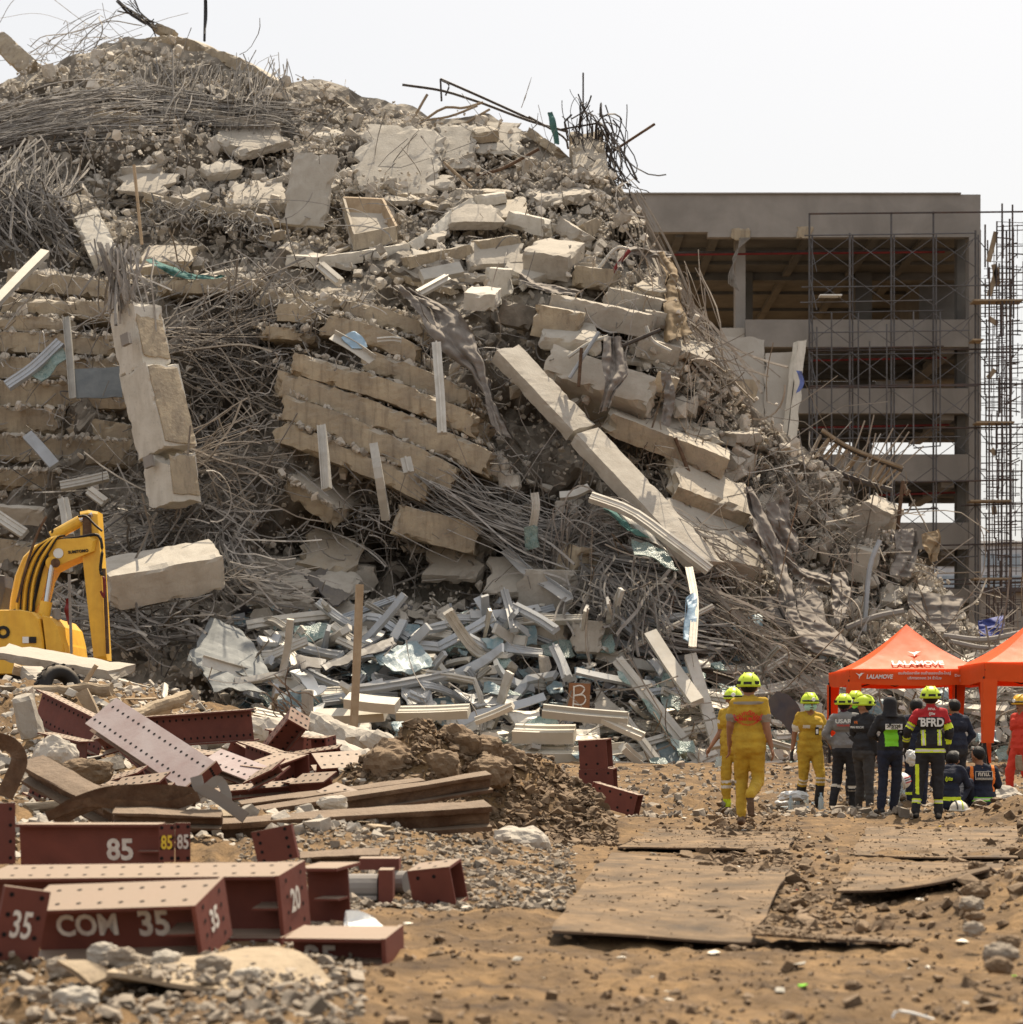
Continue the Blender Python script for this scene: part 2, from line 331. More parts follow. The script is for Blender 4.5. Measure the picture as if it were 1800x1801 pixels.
# ------------------------------------------------------------------ ground
def gh(x, y, detail=True):
    x = np.asarray(x, float); y = np.asarray(y, float); P = np.stack([x, y, 0 * x], -1)
    z = .42 * sst(33, 47, y)
    z = z + 0.85 * sst(-1.2, -3.3, x) * sst(14.5, 27, y) * (1 - .85 * sst(30, 38, y))
    z = z + 1.75 * sst(-3.4, -7.5, x) * sst(23, 38, y) * (1 - .25 * sst(40, 44, y))
    a = np.array([-1.25, 21.7]); b = np.array([.1, 22.6]); ab = b - a
    t = np.clip(((x - a[0]) * ab[0] + (y - a[1]) * ab[1]) / (ab @ ab), 0, 1)
    d = np.hypot(x - a[0] - t * ab[0], y - a[1] - t * ab[1])
    n = fbm(P, .9, 3, 4)
    m = (1.05 - .22 * t) * np.exp(-(d / (.85 + .25 * n)) ** 2)
    z = np.maximum(z, .3 * z + m * (1 + .25 * fbm(P, 2.2, 9, 3)))
    z = z + .34 * np.exp(-(((x + 1.5) / 1.5) ** 2 + ((y - 17) / 3.2) ** 2))
    z = z + .27 * np.exp(-(((x - 3.3) / .6) ** 2 + ((y - 12.3) / 1.5) ** 2)) + .32 * np.exp(-(((x - 6.6) / .6) ** 2 + ((y - 26) / 1.2) ** 2))
    if detail:
        # ruts and clods, smoother under the steel sheets
        rough = .035 + .05 * sst(-1.0, -2.5, x) + .035 * np.exp(-((x - 2.1 - (y - 17) * .09) / .55) ** 2) * sst(11, 14, y) * (1 - sst(29, 32, y))
        rough = rough + .06 * sst(26.5, 28, y) * (1 - sst(34, 40, y))
        plain = sst(0.2, .8, x - (y - 11) * .05) * (1 - sst(2.0, 2.6, x - (y - 11) * .1)) * sst(11, 12, y) * (1 - sst(24, 26, y))
        rough = rough * (1 - .75 * plain)
        z = z + .018 * np.abs(fbm(P, 3.1, 25, 3)) * sst(60, 20, y) + rough * (fbm(P, 1.4, 21, 3) + .5 * np.abs(fbm(P, 5, 22, 3)) - .3) + rough * .45 * fbm(P, 11, 23, 2)
    return z
def build_ground():
    ys = [-60, -20, -4, 2, 4]; y = 5.5
    while y < 62: ys.append(y); y += min(.17, max(.05, 4.5 * y * y / 3960))
    ys += [65, 72, 85, 100, 130, 180, 300, 700, 2000]
    us = np.concatenate([[-12, -4, -1.5, -.7, -.42, -.34], np.arange(-.29, .2901, .00195), [.34, .42, .7, 1.5, 4, 12]])
    Y = np.array(ys)[:, None] + 0 * us[None]; X = us[None] * np.maximum(np.abs(Y), 5.5)
    Z = gh(X, Y)
    mb = MB(); mb.add(np.stack([X, Y, Z], -1), grid_faces(*X.shape)); 
    ob = bpy.data.objects.new('ground', mb.mesh('ground', MT['dirt'], True)); COL.objects.link(ob); tag(ob, kind='structure')
build_ground()
# ------------------------------------------------------------------ the collapsed pile (terrain under the wreckage)
SKX = [-260, 0, 60, 130, 180, 260, 370, 420, 470, 580, 640, 760, 860, 930, 1000, 1070, 1110, 1160, 1200, 1260, 1330, 1420, 1500, 1560, 1640, 1700, 1790, 1900, 2100]
SKY = [150, 150, 112, 105, 78, 66, 88, 112, 140, 148, 165, 205, 205, 235, 275, 290, 355, 470, 560, 640, 720, 800, 872, 945, 1000, 1095, 1140, 1160, 1200]
PYY = [20, 50, 150, 300, 450, 520, 560, 900, 1000, 1100, 1250, 1400]
PYD = [79, 78, 75, 71, 66.5, 64.2, 63, 60.5, 59.5, 57.5, 54, 50]
def skyl(px): return np.interp(px, SKX, SKY)
def pyd(px, py):
    px = np.asarray(px, float); py = np.asarray(py, float)
    Y = np.interp(py, PYY, PYD)
    cave = np.exp(-((px - 720) / 230) ** 2) * np.exp(-((py - 985) / 70) ** 2)
    Y = Y + 4.2 * cave + 3.4 * np.exp(-((px - 410) / 62) ** 2 - ((py - 700) / 150) ** 2)
    Y = Y + 2.5 * sst(1150, 1500, px) - 1.2 * np.exp(-((px - 1120) / 120) ** 2 - ((py - 1040) / 80) ** 2)
    return Y
def psurf(px, py, out=0.0): return atn(px, py, pyd(px, py) - out)
def build_pile():
    px = np.linspace(-260, 2060, 330); t = np.linspace(0, 1, 190)
    top = skyl(px); PX = px[None] + 0 * t[:, None]
    PY = 1400 + (top[None] - 1400) * t[:, None]
    P = atn(PX, PY, pyd(PX, PY)); fade = (sst(0, .12, t) * (1 - .65 * sst(.93, 1, t)))[:, None]
    P[..., 1] += fade * (1.1 * fbm(P, .55, 61, 3) + .28 * fbm(P, 2.6, 65, 2)); P[..., 2] += fade * .35 * fbm(P + 50, 1.1, 66, 3)
    back = []
    for k, (dy, fz) in enumerate([(1.5, .985), (4, .93), (8, .7), (14, .3), (20, -.02)]):
        r = P[-1].copy(); r[:, 0] *= 1 + dy / r[:, 1]; r[:, 1] += dy; r[:, 2] = r[:, 2] * fz + .3 * vn(r, .8, 70 + k); back.append(r)
    back[-1][:, 2] = -.6
    P = np.concatenate([P, np.stack(back)])
    mb = MB(); mb.add(P, grid_faces(*P.shape[:2]))
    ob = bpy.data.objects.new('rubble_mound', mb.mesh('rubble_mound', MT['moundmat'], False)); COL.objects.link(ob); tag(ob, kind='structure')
build_pile()
# ------------------------------------------------------------------ unfinished concrete building behind
BY = 90.0
def bX(p): return (p - 900) / F * BY
def bZ(p): return HC + (HY - p) / F * BY
def bpx(x0, x1, y0, y1, a, b): return bx(bX(x0), bX(x1), a, b, bZ(y1), bZ(y0))
def build_building():
    r = thing('concrete_building', (bX(1500), 95, 0), 'unfinished grey concrete building with open floors behind the collapsed pile', 'building')
    def part(name, m, *boxes, **kw):
        mb = MB()
        for b_ in boxes: mb.add(*b_)
        return mb.build(name, MT[m], r, **kw)
    def deck(name, m, x0, ya, yb, z0, z1, xr=1703):   # plate whose right edge runs straight back along the building's turned end
        l = bX(x0); V = np.array([[l, ya, z0], [bX(xr) * ya / BY, ya, z0], [bX(xr) * yb / BY, yb, z0], [l, yb, z0]]); V = np.concatenate([V, V + np.array([0, 0, z1 - z0])])
        mb = MB(); mb.add(V, [[3, 2, 1, 0], [4, 5, 6, 7], [0, 1, 5, 4], [1, 2, 6, 5], [2, 3, 7, 6], [3, 0, 4, 7]]); return mb.build(name, MT[m], r)
    part('roof_beam', 'plaster', bpx(1080, 1725, 342, 408, 90, 90.4), bpx(1245, 1725, 408.1, 417, 90, 90.4))
    part('roof_coping', 'plaster', bpx(1080, 1690, 339.5, 341.9, 89.9, 90.5))
    deck('roof_slab', 'soffit', 1080, 90.41, 112, bZ(404), bZ(392))
    deck('end_wall', 'soffit', 1690, 99.2, 111, bZ(600), bZ(404.1)); deck('rear_wall', 'soffit', 1500, 111.7, 112, bZ(640), bZ(520))
    deck('roof_joist', 'soffit', 1080, 98.4, 99, bZ(418), bZ(404.1))
    for yy in (93.4, 96, 102.5, 106.5): deck('roof_joist', 'soffit', 1080, yy, yy + .3, bZ(410), bZ(404.1))
    for xx in (1190, 1255, 1420, 1540, 1630): part('roof_joist', 'soffit', bx(bX(xx), bX(xx) + .35, 90.5, 111.5, bZ(412), bZ(404.15)))
    deck('rear_beam', 'soffit', 1290, 111.2, 111.6, bZ(470), bZ(404.1))
    part('column', 'plaster', bpx(1705, 1725.9, 404.2, 1330, 90.003, 90.7))
    part('column', 'soffit', bx(bX(1684) * 1.011, bX(1704) * 1.011, 91, 91.6, 0, bZ(404.2)))
    part('column', 'plaster', bpx(1299, 1317, 404.2, 600, 91.2, 91.9)); part('column', 'soffit', bx(bX(1335), bX(1335) + .7, 98.2, 98.9, bZ(620), bZ(404.2)))
    part('column', 'soffit', bx(bX(1560), bX(1560) + .8, 98.2, 98.9, bZ(1330), bZ(404.2)))
    for (x0, y0, y1) in ((1312, 562, 610), (1385, 683, 727), (1405, 799, 846), (1420, 919, 966), (1440, 1036, 1060)):
        p_ = part('parapet_band', 'plaster', bpx(x0, 1704, y0, y1, 90, 90.35))
        dep = 99
        deck('floor_slab', 'soffit', max(x0, 1320), 90.36, dep, bZ(y1 - 2), bZ(y1 - 11))
        for yy in (92.2, 94.6, 97): deck('floor_joist', 'soffit', max(x0, 1320), yy, yy + .35, bZ(y1 + 6), bZ(y1 - 1.9))
        part('floor_joist', 'plaster', bx(bX(1660), bX(1683), 90.5, 98, bZ(y1 + 9), bZ(y1 - 1.9)))
    deck('rear_parapet', 'soffit', 1380, 98.6, 98.95, bZ(727), bZ(683) + 1.5)
    part('rear_wall', 'soffit', bx(bX(1360), bX(1500), 98.5, 98.9, bZ(1060), bZ(615)))
    part('broken_parapet', 'wallgrey', bpx(1270, 1311, 575, 612, 90.2, 90.8))
    for (x0, x1, yy, m) in ((1180, 1662, 448, 'pipered'), (1425, 1665, 634, 'pipered'), (1430, 1670, 752, 'pipered'), (1545, 1680, 871, 'pipered'), (1190, 1700, 444, 'scaff')):
        tb = MB(); tube(tb, [at(x0, yy, 91.2 if m == 'pipered' else 91.5), at(x1, yy - 5, 91.2 if m == 'pipered' else 91.5)], .05, 6); tb.build('service_pipe', MT[m], r)
    mb = MB(); mb.add(*bx(bX(1530), bX(1680), 97.5, 97.8, bZ(677) - .3, bZ(671))); mb.build('warm_strip', MT['wood'], r)  # wood-toned strip standing in for the warm rear parapet
    # hanging rebar at the broken parapet
    hb = MB()
    for k in range(7):
        hb_p = spline([at(1302 + k * 3, 418, 89.9), at(1296 - k, 450, 89.8), at(1283 + k * 2, 480 + 3 * k, 89.7), at(1282 + 3 * k, 500 + 2 * k, 89.7)], 9); tube(hb, hb_p, .025, 4)
    hb.build('hanging_rebar', MT['rebar'], r)
    for (cx, cy) in ((1303, 412), (1415, 409)):
        V, Fc = rough_box(.9, .1, .55, 5 + cx, .08, .03, .12); sb = MB(); sb.add(V + np.array([bX(cx), 89.98, bZ(cy)]), Fc); sb.build('patch', MT['tan'], r)
build_building()
def build_scaffold():
    r = thing('scaffold', (bX(1570), 88.6, 0), 'grey tubular scaffolding with cross braces over the open facade', 'scaffold')
    Y = 88.8; xs = [1424, 1495, 1568, 1642, 1716]
    def rod(name, p, q, rad, m='scaff', n=5):
        mb = MB(); tube(mb, [p, q], rad, n, a=random.random()); return mb.build(name, MT[m], r)
    for i, x in enumerate(xs):
        top = (375, 410, 373, 372, 405)[i]
        rod('standard', at(x, 1330, Y), at(x, top, Y), .045); rod('standard', at(x + 5, 1330, Y + .9), at(x + 5, 413, Y + .9), .035)
    for x, a, b in ((1463, 550, 880), (1510, 550, 800), (1560, 570, 1000), (1607, 548, 785), (1654, 548, 785), (1437, 575, 1090), (1530, 600, 1000)):
        rod('standard', at(x, b, Y - .8), at(x, a, Y - .8), .033)
    for k, (y, x0, x1, m) in enumerate([(412, 1415, 1716, 'scaff'), (374, 1424, 1830, 'scaffdark'), (503, 1410, 1830, 'scaff'), (530, 1408, 1640, 'scaff'), (548, 1424, 1660, 'scaff'), (583, 1424, 1705, 'scaff'), (611, 1420, 1660, 'scaffdark'),
                                        (615, 1424, 1830, 'scaffdark'), (622, 1430, 1790, 'scaff'), (677, 1424, 1830, 'scaffdark'), (680, 1424, 1720, 'scaffdark'), (753, 1410, 1830, 'scaffdark'), (786, 1607, 1654, 'scaff'), (770, 1424, 1690, 'scaff'),
                                        (846, 1580, 1790, 'scaffdark'), (887, 1690, 1830, 'scaffdark'), (896, 1555, 1650, 'scaffdark'), (957, 1650, 1800, 'scaffdark'), (980, 1655, 1720, 'scaff'), (1008, 1600, 1725, 'rebarrust'), (1019, 1560, 1830, 'scaffdark'),
                                        (1026, 1620, 1830, 'scaffdark')]):
        rod('ledger', at(x0, y + 2, Y - .05), at(x1, y - 2, Y - .05), .04 if 'dark' in m else .03, m)
    ys = [412, 478, 545, 612, 680, 748, 816, 884, 952, 1020]
    for i in range(4):
        for j in range(9):
            if j > 6 and i < 1: continue
            d = .25 * ((i + j) % 2)
            rod('brace', at(xs[i], ys[j] + 6, Y - .1 - d), at(xs[i + 1], ys[j + 1] - 8, Y - .1 - d), .018, 'scaff', 4)
            rod('brace', at(xs[i], ys[j + 1] - 8, Y + .02 + d), at(xs[i + 1], ys[j] + 6, Y + .02 + d), .018, 'scaff', 4)
    for j in range(9):
        rod('brace', at(1424, ys[j] + 8, Y + .5), at(1437, ys[j + 1], Y - .6), .018, 'scaff', 4)
        rod('brace', at(1690, ys[j] + 40, Y), at(1716, ys[j] + 4, Y), .02, 'scaff', 4); rod('brace', at(1716, ys[j] + 4, Y), at(1738, ys[j] + 30, Y), .02, 'scaff', 4)
    for (x0, x1, y) in ((1432, 1470, 533),):
        mb = MB(); mb.add(*bx(bX(x0), bX(x1), 88.2, 88.7, bZ(y + 2), bZ(y))); mb.build('plank', MT['white'], r)
    for (x0, x1, y) in ((1695, 1780, 543), (1693, 1712, 611), (1700, 1765, 753), (1690, 1760, 888), (1695, 1760, 1022)):
        mb = MB(); mb.add(*bx(bX(x0), bX(x1), 88, 88.8, bZ(y + 3), bZ(y))); mb.build('plank', MT['oldwood'], r)
    # end tower
    t = thing('scaffold_tower', (bX(1758), 89, 0), 'dense dark scaffolding tower against the sky beside the corner column', 'scaffold')
    fm = MB(); W_ = 1.15; H_ = 1.7
    for x in (-W_ / 2, W_ / 2): tube(fm, [(x, 0, 0), (x, 0, H_)], .035, 5)
    for x in (-W_ / 2 + .28, W_ / 2 - .28): tube(fm, [(x, 0, .1), (x, 0, H_ - .15)], .022, 4)
    fms = []
    for v_ in range(4):
        f2 = MB(); f2.V, f2.F, f2.A, f2.M, f2.n = list(fm.V), list(fm.F), list(fm.A), list(fm.M), fm.n
        for z in np.cumsum(np.random.default_rng(40 + v_).uniform(.09, .33, 9)):
            if z < H_: a_ = random.choice((-W_ / 2, -W_ / 2, -.1)); b_ = random.choice((W_ / 2, W_ / 2, W_ / 2 + .3, .05)); tube(f2, [(a_, 0, z), (b_, random.uniform(-.3, .3), z + random.uniform(-.05, .05))], random.choice((.014, .02, .028)), 4)
        fms.append(f2.mesh('frame', MT['scaffdark']))
    base = Vector(t.location)
    for j in range(10):
        for i, (dx, yy) in enumerate(((-.02, 88.1), (.05, 90.2), (-.04, 92.3))):
            o = bpy.data.objects.new('frame', random.choice(fms)); COL.objects.link(o); o.parent = t
            zz = bZ(1090) + j * 1.7 - .35 * i
            o.location = Vector((bX(1758) + dx + random.uniform(-.06, .06), yy, zz + random.uniform(-.12, .12))) - base; o.rotation_euler = (0, random.uniform(-.01, .01), random.uniform(-.35, .35))
        mb = MB(); tube(mb, [(bX(1735), 88, bZ(1090) + j * 1.7 + .1), (bX(1780), 88.1 + 1.5 * (j % 2), bZ(1090) + j * 1.7 + 1.5)], .02, 4)
        mb.build('brace', MT['scaff'], t)
    for x, a, b in ((1733, 395, 470), (1762, 358, 1100), (1781, 360, 500), (1740, 470, 1100), (1777, 385, 1100), (1783, 400, 560), (1771, 405, 1100), (1779, 560, 1100)):
        mb = MB(); tube(mb, [at(x, b, 88.05), at(x - 1 + 2 * random.random(), a, 88.05)], .04, 5); mb.build('standard', MT['scaffdark'], t)
    for y in (430, 450, 478, 505, 523, 566, 584, 592, 641, 680, 705, 783, 801, 808, 812, 902, 918, 700, 640):
        mb = MB(); tube(mb, [at(1772, y + random.uniform(-6, 12), 88), at(random.uniform(1786, 1798), y - 3, 88.2)], .028, 5); mb.build('stub_pole', MT['scaffdark'], t)
    for (x0, y0, x1, y1) in ((1752, 408, 1739, 460), (1748, 465, 1756, 500), (1755, 470, 1740, 520), (1740, 560, 1755, 570), (1738, 665, 1750, 650), (1744, 790, 1752, 800), (1748, 890, 1750, 905)):
        P0 = at(x0, y0, 88.3); P1 = at(x1, y1, 88.3); R = frame(P0, P1); mb = MB()
        mb.add(*box((P0 + P1) / 2, ((P1 - P0).length, .1, .2), R)); mb.build('board', MT['oldwood'], t)
build_scaffold()
def build_far():
    r = thing('pale_building', (at(1720, 1200, 170).x, 170, 0), 'low pale blue-grey building far behind the scaffolding tower', 'building')
    s = F / 170; X = lambda p: (p - 900) / s; Z = lambda p: HC + (HY - p) / s
    def part(name, m, x0, x1, y0, y1, a, b): mb = MB(); mb.add(*bx(X(x0), X(x1), a, b, Z(y1), Z(y0))); return mb.build(name, MT[m], r)
    part('wall', 'farwall', 1540, 2000, 958, 1330, 170, 180); part('cornice', 'white', 1535, 2000, 952, 957.8, 169.7, 180)
    for k in range(5):
        y0 = 975 + 38 * k
        for j in range(9):
            x0 = 1550 + j * 36; w_ = part('window', 'farglass', x0, x0 + 28, y0, y0 + 22, 169.9, 169.998); 
    o = thing('roofed_shed', (at(1700, 1200, 130).x, 130, 0), 'low grey shed roof between the pale building and scaffold foot', 'shed')
    s2 = F / 130; mb = MB(); mb.add(*bx((1560 - 900) / s2, (1900 - 900) / s2, 130, 140, 0, HC + (HY - 1042) / s2)); mb.build('wall', MT['plaster'], o)
    mb = MB(); mb.add(*bx((1555 - 900) / s2, (1905 - 900) / s2, 129.5, 141, HC + (HY - 1041.8) / s2, HC + (HY - 1034) / s2)); mb.build('roof', MT['scaffdark'], o)
build_far()
# leaning wall slab torn from the building
def wall_slab():
    r = thing('fallen_wall', at(1340, 760, 84), 'large flat grey wall panel leaning against the building beside the scaffolding', 'wall panel')
    def plate(name, pts, Y, th, m, seed):
        P = [at(x, y, Y + dy) for x, y, dy in pts]; n = 10
        A, B, C, D = [np.array(p) for p in P]     # tl tr br bl
        u = np.linspace(0, 1, 22); v = np.linspace(0, 1, 22); U, W = np.meshgrid(u, v)
        G = (A * ((1 - U) * (1 - W))[..., None] + B * (U * (1 - W))[..., None] + C * (U * W)[..., None] + D * ((1 - U) * W)[..., None])
        edge = np.minimum.reduce([U, 1 - U, W, 1 - W]); e = np.exp(-edge / .03)[..., None]
        G = G + e * .1 * np.stack([vn(G, 2, seed), 0 * U, vn(G, 2, seed + 1)], -1) + .02 * np.stack([0 * U, vn(G, 1, seed + 2), 0 * U], -1)
        nrm = np.cross(B - A, D - A); nrm /= np.linalg.norm(nrm)
        if nrm[1] < 0: nrm = -nrm
        nu = 22; f = grid_faces(nu, nu); V = np.concatenate([G.reshape(-1, 3), (G + nrm * th).reshape(-1, 3)])
        i = np.arange(nu * nu).reshape(nu, nu); ring = np.concatenate([i[0, :], i[1:, -1], i[-1, -2::-1], i[-2:0, 0]])
        rf = np.stack([ring, np.roll(ring, -1), np.roll(ring, -1) + nu * nu, ring + nu * nu], -1)
        mb = MB(); mb.add(V, np.concatenate([f[:, ::-1], f + nu * nu, rf])); return mb.build(name, MT[m], r)
    plate('panel', [(1256, 590, 1.5), (1346, 596, 1.5), (1346, 800, 0), (1256, 800, 0)], 84, .35, 'wallgrey', 3)
    plate('panel', [(1347, 620, 1.2), (1404, 618, 1.2), (1385, 790, 0), (1347, 800, 0)], 84, .35, 'wallgrey', 8)
    plate('edge_strip', [(1405, 600, .6), (1420, 596, .9), (1400, 770, -.4), (1384, 775, -.5)], 84, .3, 'pale', 12)
    plate('plaster_patch', [(1294, 664, -.1), (1338, 668, -.1), (1330, 700, -.15), (1296, 696, -.15)], 84.4, .1, 'tan', 15)
wall_slab()
# ------------------------------------------------------------------ big concrete pieces of the collapsed floors
SEED = [100]
def cav(x, y): return 4.2 * np.exp(-((x - 720) / 230) ** 2) * np.exp(-((y - 985) / 70) ** 2) + 3.4 * np.exp(-((x - 410) / 62) ** 2 - ((y - 700) / 150) ** 2)
def slab(name, label, cat, p0, p1, th, D, out=0.0, m='tan', roll=8, bend=0, brk=(.3, .3), chip=.11, amp=.03, group=None, Yabs=None, cell=.16, parent=None):
    SEED[0] += 1
    Y0 = pyd(*p0) - cav(*p0) * .6 - out if Yabs is None else Yabs[0]; Y1 = pyd(*p1) - cav(*p1) * .6 - out if Yabs is None else Yabs[1]
    A = at(*p0, float(Y0)); B = at(*p1, float(Y1)); H = th * float(Y0 + Y1) / 2 / F
    L = (B - A).length; R = frame(A, B, roll=roll)
    V, Fc = rough_box(L, D, H, SEED[0], cell, amp, chip, brk, bend)
    V = V + np.array([0, D / 2, 0]); V = V @ R.T + np.array((A + B) / 2)
    mb = MB(); mb.add(V, Fc); return mb.build(name, MT[m], parent, label=label, cat=cat, group=group)
ST = 'floor edges of the pancaked stack'
LEFT = [((10, 492), (200, 508), 34), ((0, 536), (215, 549), 34), ((-20, 566), (130, 574), 30), ((-20, 600), (205, 607), 38), ((-20, 645), (215, 650), 42), ((-20, 690), (235, 697), 48), ((-20, 736), (112, 742), 50), ((-20, 786), (235, 797), 50), ((-20, 842), (112, 846), 40)]
NTH = ['top', 'second', 'third', 'fourth', 'fifth', 'sixth', 'seventh', 'eighth', 'ninth', 'tenth']
for k, (a, b, th) in enumerate(LEFT):
    slab('broken_slab', f'tan pancaked floor edge left of the tall white column, {NTH[k]} from above', 'concrete slab', a, b, th * .96, 3.5, 1.6 - .12 * k, 'tan', 1, brk=(.1, .35), group=ST, amp=.04, chip=.15)
slab('broken_slab', 'cracked short floor edge in segments touching the tall white column', 'concrete slab', (115, 748), (238, 770), 44, 3, .9, 'tan', 4, chip=.2)
MID = [((270, 505), (470, 500), 30), ((440, 522), (610, 540), 34), ((590, 535), (745, 578), 38), ((478, 548), (562, 553), 36), ((562, 560), (738, 618), 42), ((440, 582), (545, 590), 26), ((632, 622), (838, 708), 44), ((510, 628), (856, 748), 46), ((478, 660), (872, 812), 52), ((490, 704), (805, 838), 52), ((478, 748), (757, 862), 46), ((495, 850), (600, 918), 40)]
MLB = ['flat broken floor edge running right from the top of the tall column', 'uppermost long floor edge of the tilted central stack', 'floor edge just left of the draped grey tarp top', 'short cracked floor block above the tilted stack', 'yellow-stained floor edge with crumbled right end above the white frame', 'thin short floor edge at the left of the tilted stack', 'tilted floor edge behind the vertical white frame bar', 'third long tilted tan floor edge of the central stack', 'longest tilted tan floor edge of the central stack', 'tilted tan floor edge second from the bottom of the stack', 'lowest tan floor edge with three white bars hanging from it', 'dark stub of floor edge pointing down into the cave']
for k, (a, b, th) in enumerate(MID):
    slab('broken_slab', MLB[k], 'concrete slab', a, b, th * .87, 3.2, (2.0, 1.9, 2.1, 2.2, 2.3, 2.0, 2.2, 2.5, 2.4, 2.3, 2.1, 1.6)[k], 'tan', 3 if k < 11 else 20, bend=(0, 0, .1, 0, .15, 0, .1, .15, .15, .12, .1, 0)[k], group=ST, chip=.16, amp=.04, brk=(.55, .5))
T = slab
T('fallen_pillar', 'long pale leaning column lying diagonally down the right of the pile', 'column', (866, 622), (1004, 768), 26, .98, 3.2, 'slabtop', 44, brk=(.3, .1), chip=.04, amp=.012)
T('fallen_pillar', 'lower broken half of the long diagonal leaning column', 'column', (1006, 770), (1232, 1012), 28, .98, 3.4, 'slabtop', 44, brk=(.06, .4), chip=.04, amp=.012)
T('slab_block', 'big angular block with dark underside in front of the ragged cloth', 'concrete block', (960, 628), (1150, 690), 60, 2.2, 2.6, 'slabtop', -18, chip=.12)
T('slab_block', 'pale slab top with broken left edge above the angular block', 'concrete block', (945, 606), (1060, 614), 30, 1.8, 2.2, 'slabtop', 30)
T('broken_slab', 'thick tan slab edge right of the long leaning column, upper of two', 'concrete slab', (1062, 742), (1278, 826), 40, 1.7, 2.4, 'tan', 18, brk=(.4, .08), chip=.08)
T('broken_slab', 'tilted slab with wide pale top and dirty edge right of the leaning column', 'concrete slab', (1178, 866), (1320, 920), 34, 1.8, 2.6, 'tan', 34, brk=(.3, .1), chip=.09)
T('broken_slab', 'lowest tilted slab with smooth pale top beside the leaning column foot', 'concrete slab', (1195, 978), (1338, 1012), 34, 2.3, 2.6, 'slabtop', 42, brk=(.2, .08), chip=.08)
T('broken_beam', 'straight grey beam with a dark gap beneath, right of the rusty block', 'beam', (962, 536), (1138, 574), 42, 1.6, 1.8, 'grey', 14, brk=(.2, .04), chip=.05)
T('broken_beam', 'grey beam end with clean cut face on the upper right slope', 'beam', (1060, 520), (1165, 545), 34, 1.2, .9, 'grey', 16, brk=(.2, .05), chip=.05)
T('slab_block', 'angular tan block with orange rust stains', 'concrete block', (936, 562), (1024, 578), 56, 1.3, 2.0, 'tan', 12, brk=(.1, .3))
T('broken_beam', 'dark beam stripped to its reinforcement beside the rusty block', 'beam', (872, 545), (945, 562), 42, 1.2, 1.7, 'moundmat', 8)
T('slab_block', 'bright cream block face sticking out below the white slab', 'concrete block', (815, 530), (872, 534), 30, 1.4, 2.9, 'pale', 22, brk=(.08, .08), chip=.06)
T('slab_block', 'upright white plastered slab piece above the cream block', 'concrete block', (850, 496), (902, 500), 50, .5, 1.6, 'pale', 18, brk=(.2, .3), chip=.14)
T('fallen_pillar', 'large hexagonal broken column end on the upper right slope', 'column', (918, 462), (1000, 474), 46, 1.8, 1.8, 'grey', 30, brk=(.2, .1), chip=.06)
T('slab_block', 'tan block wedged right of the hexagonal column end', 'concrete block', (1000, 484), (1082, 494), 38, 1.2, 1.2, 'tan', 12)
T('broken_beam', 'long narrow tan beam in the middle slope, left half', 'beam', (718, 462), (838, 440), 22, .9, 1.8, 'tan', 14, brk=(.15, .1), chip=.05)
T('broken_beam', 'long narrow tan beam in the middle slope, right half', 'beam', (842, 436), (922, 424), 26, .9, 1.8, 'tan', 14, brk=(.1, .1), chip=.05)
T('slab_block', 'pale beam block lying on the upper slope above the narrow beam', 'concrete block', (886, 384), (962, 402), 30, .8, 1.3, 'pale', 18)
T('slab_block', 'angled grey block at the end of the pale beam block', 'concrete block', (976, 392), (1016, 418), 28, .9, 1.3, 'grey', 20)
T('slab_block', 'cracked lit block near the upper right edge of the pile', 'concrete block', (1026, 408), (1066, 388), 26, .7, 1.0, 'tan', 14)
T('broken_slab', 'large flat grey slab lying on the upper slope above the open box', 'concrete slab', (605, 338), (770, 346), 10, 3.8, .6, 'slabtop', 52, brk=(.6, .8), chip=.25)
T('broken_slab', 'smaller flat grey slab right of the large one on the slope', 'concrete slab', (757, 298), (840, 300), 9, 2.6, .5, 'slabtop', 52, brk=(.5, .5), chip=.25)
T('broken_slab', 'flat slab near the crest below the tangled poles', 'concrete slab', (825, 272), (925, 276), 9, 2.2, .4, 'slabtop', 46, brk=(.5, .5), chip=.25)
T('broken_slab', 'wide grey slab standing tilted beside the wire mesh, upper middle', 'concrete slab', (492, 395), (575, 402), 12, 2.6, .9, 'slabtop', 78, brk=(.2, .2), chip=.14)
T('broken_slab', 'thin drooping slab edge with hooked bars under it', 'concrete slab', (245, 345), (480, 388), 18, 2.4, 1.4, 'tan', 8, chip=.1)
T('broken_beam', 'heavy beam with bars along it below the crest, left', 'beam', (372, 222), (500, 236), 42, 1.5, 1.0, 'grey', 10, chip=.18)
T('fallen_pillar', 'stub of a column wrapped in bars at the upper left', 'column', (150, 212), (246, 216), 40, 1.3, 1.5, 'tan', 6, chip=.15)
T('broken_slab', 'curved slab arching over the crest of the pile, left half', 'concrete slab', (245, 70), (365, 82), 26, 1.5, .2, 'tan', 14, bend=.25, chip=.1)
T('broken_slab', 'curved slab arching over the crest of the pile, right half', 'concrete slab', (358, 84), (476, 140), 24, 1.5, .2, 'tan', 14, bend=.2, chip=.1)
T('fallen_pillar', 'round brown column end poking above the crest', 'column', (268, 46), (305, 60), 18, .35, .1, 'tan', 0, chip=.08)
T('fallen_pillar', 'brown column leaning at the top left edge', 'column', (-12, 60), (52, 118), 34, .7, .4, 'tan', 0, chip=.08)
T('fallen_pillar', 'column stub crowned with bent bars at the right end of the crest', 'column', (1042, 318), (1030, 225), 62, 1.2, .5, 'tan', 0, chip=.25, brk=(.3, .5))
T('broken_slab', 'sunlit slab edge sloping down the crest toward the bar-crowned column', 'concrete slab', (916, 222), (985, 270), 16, 1.0, .3, 'tan', 10)
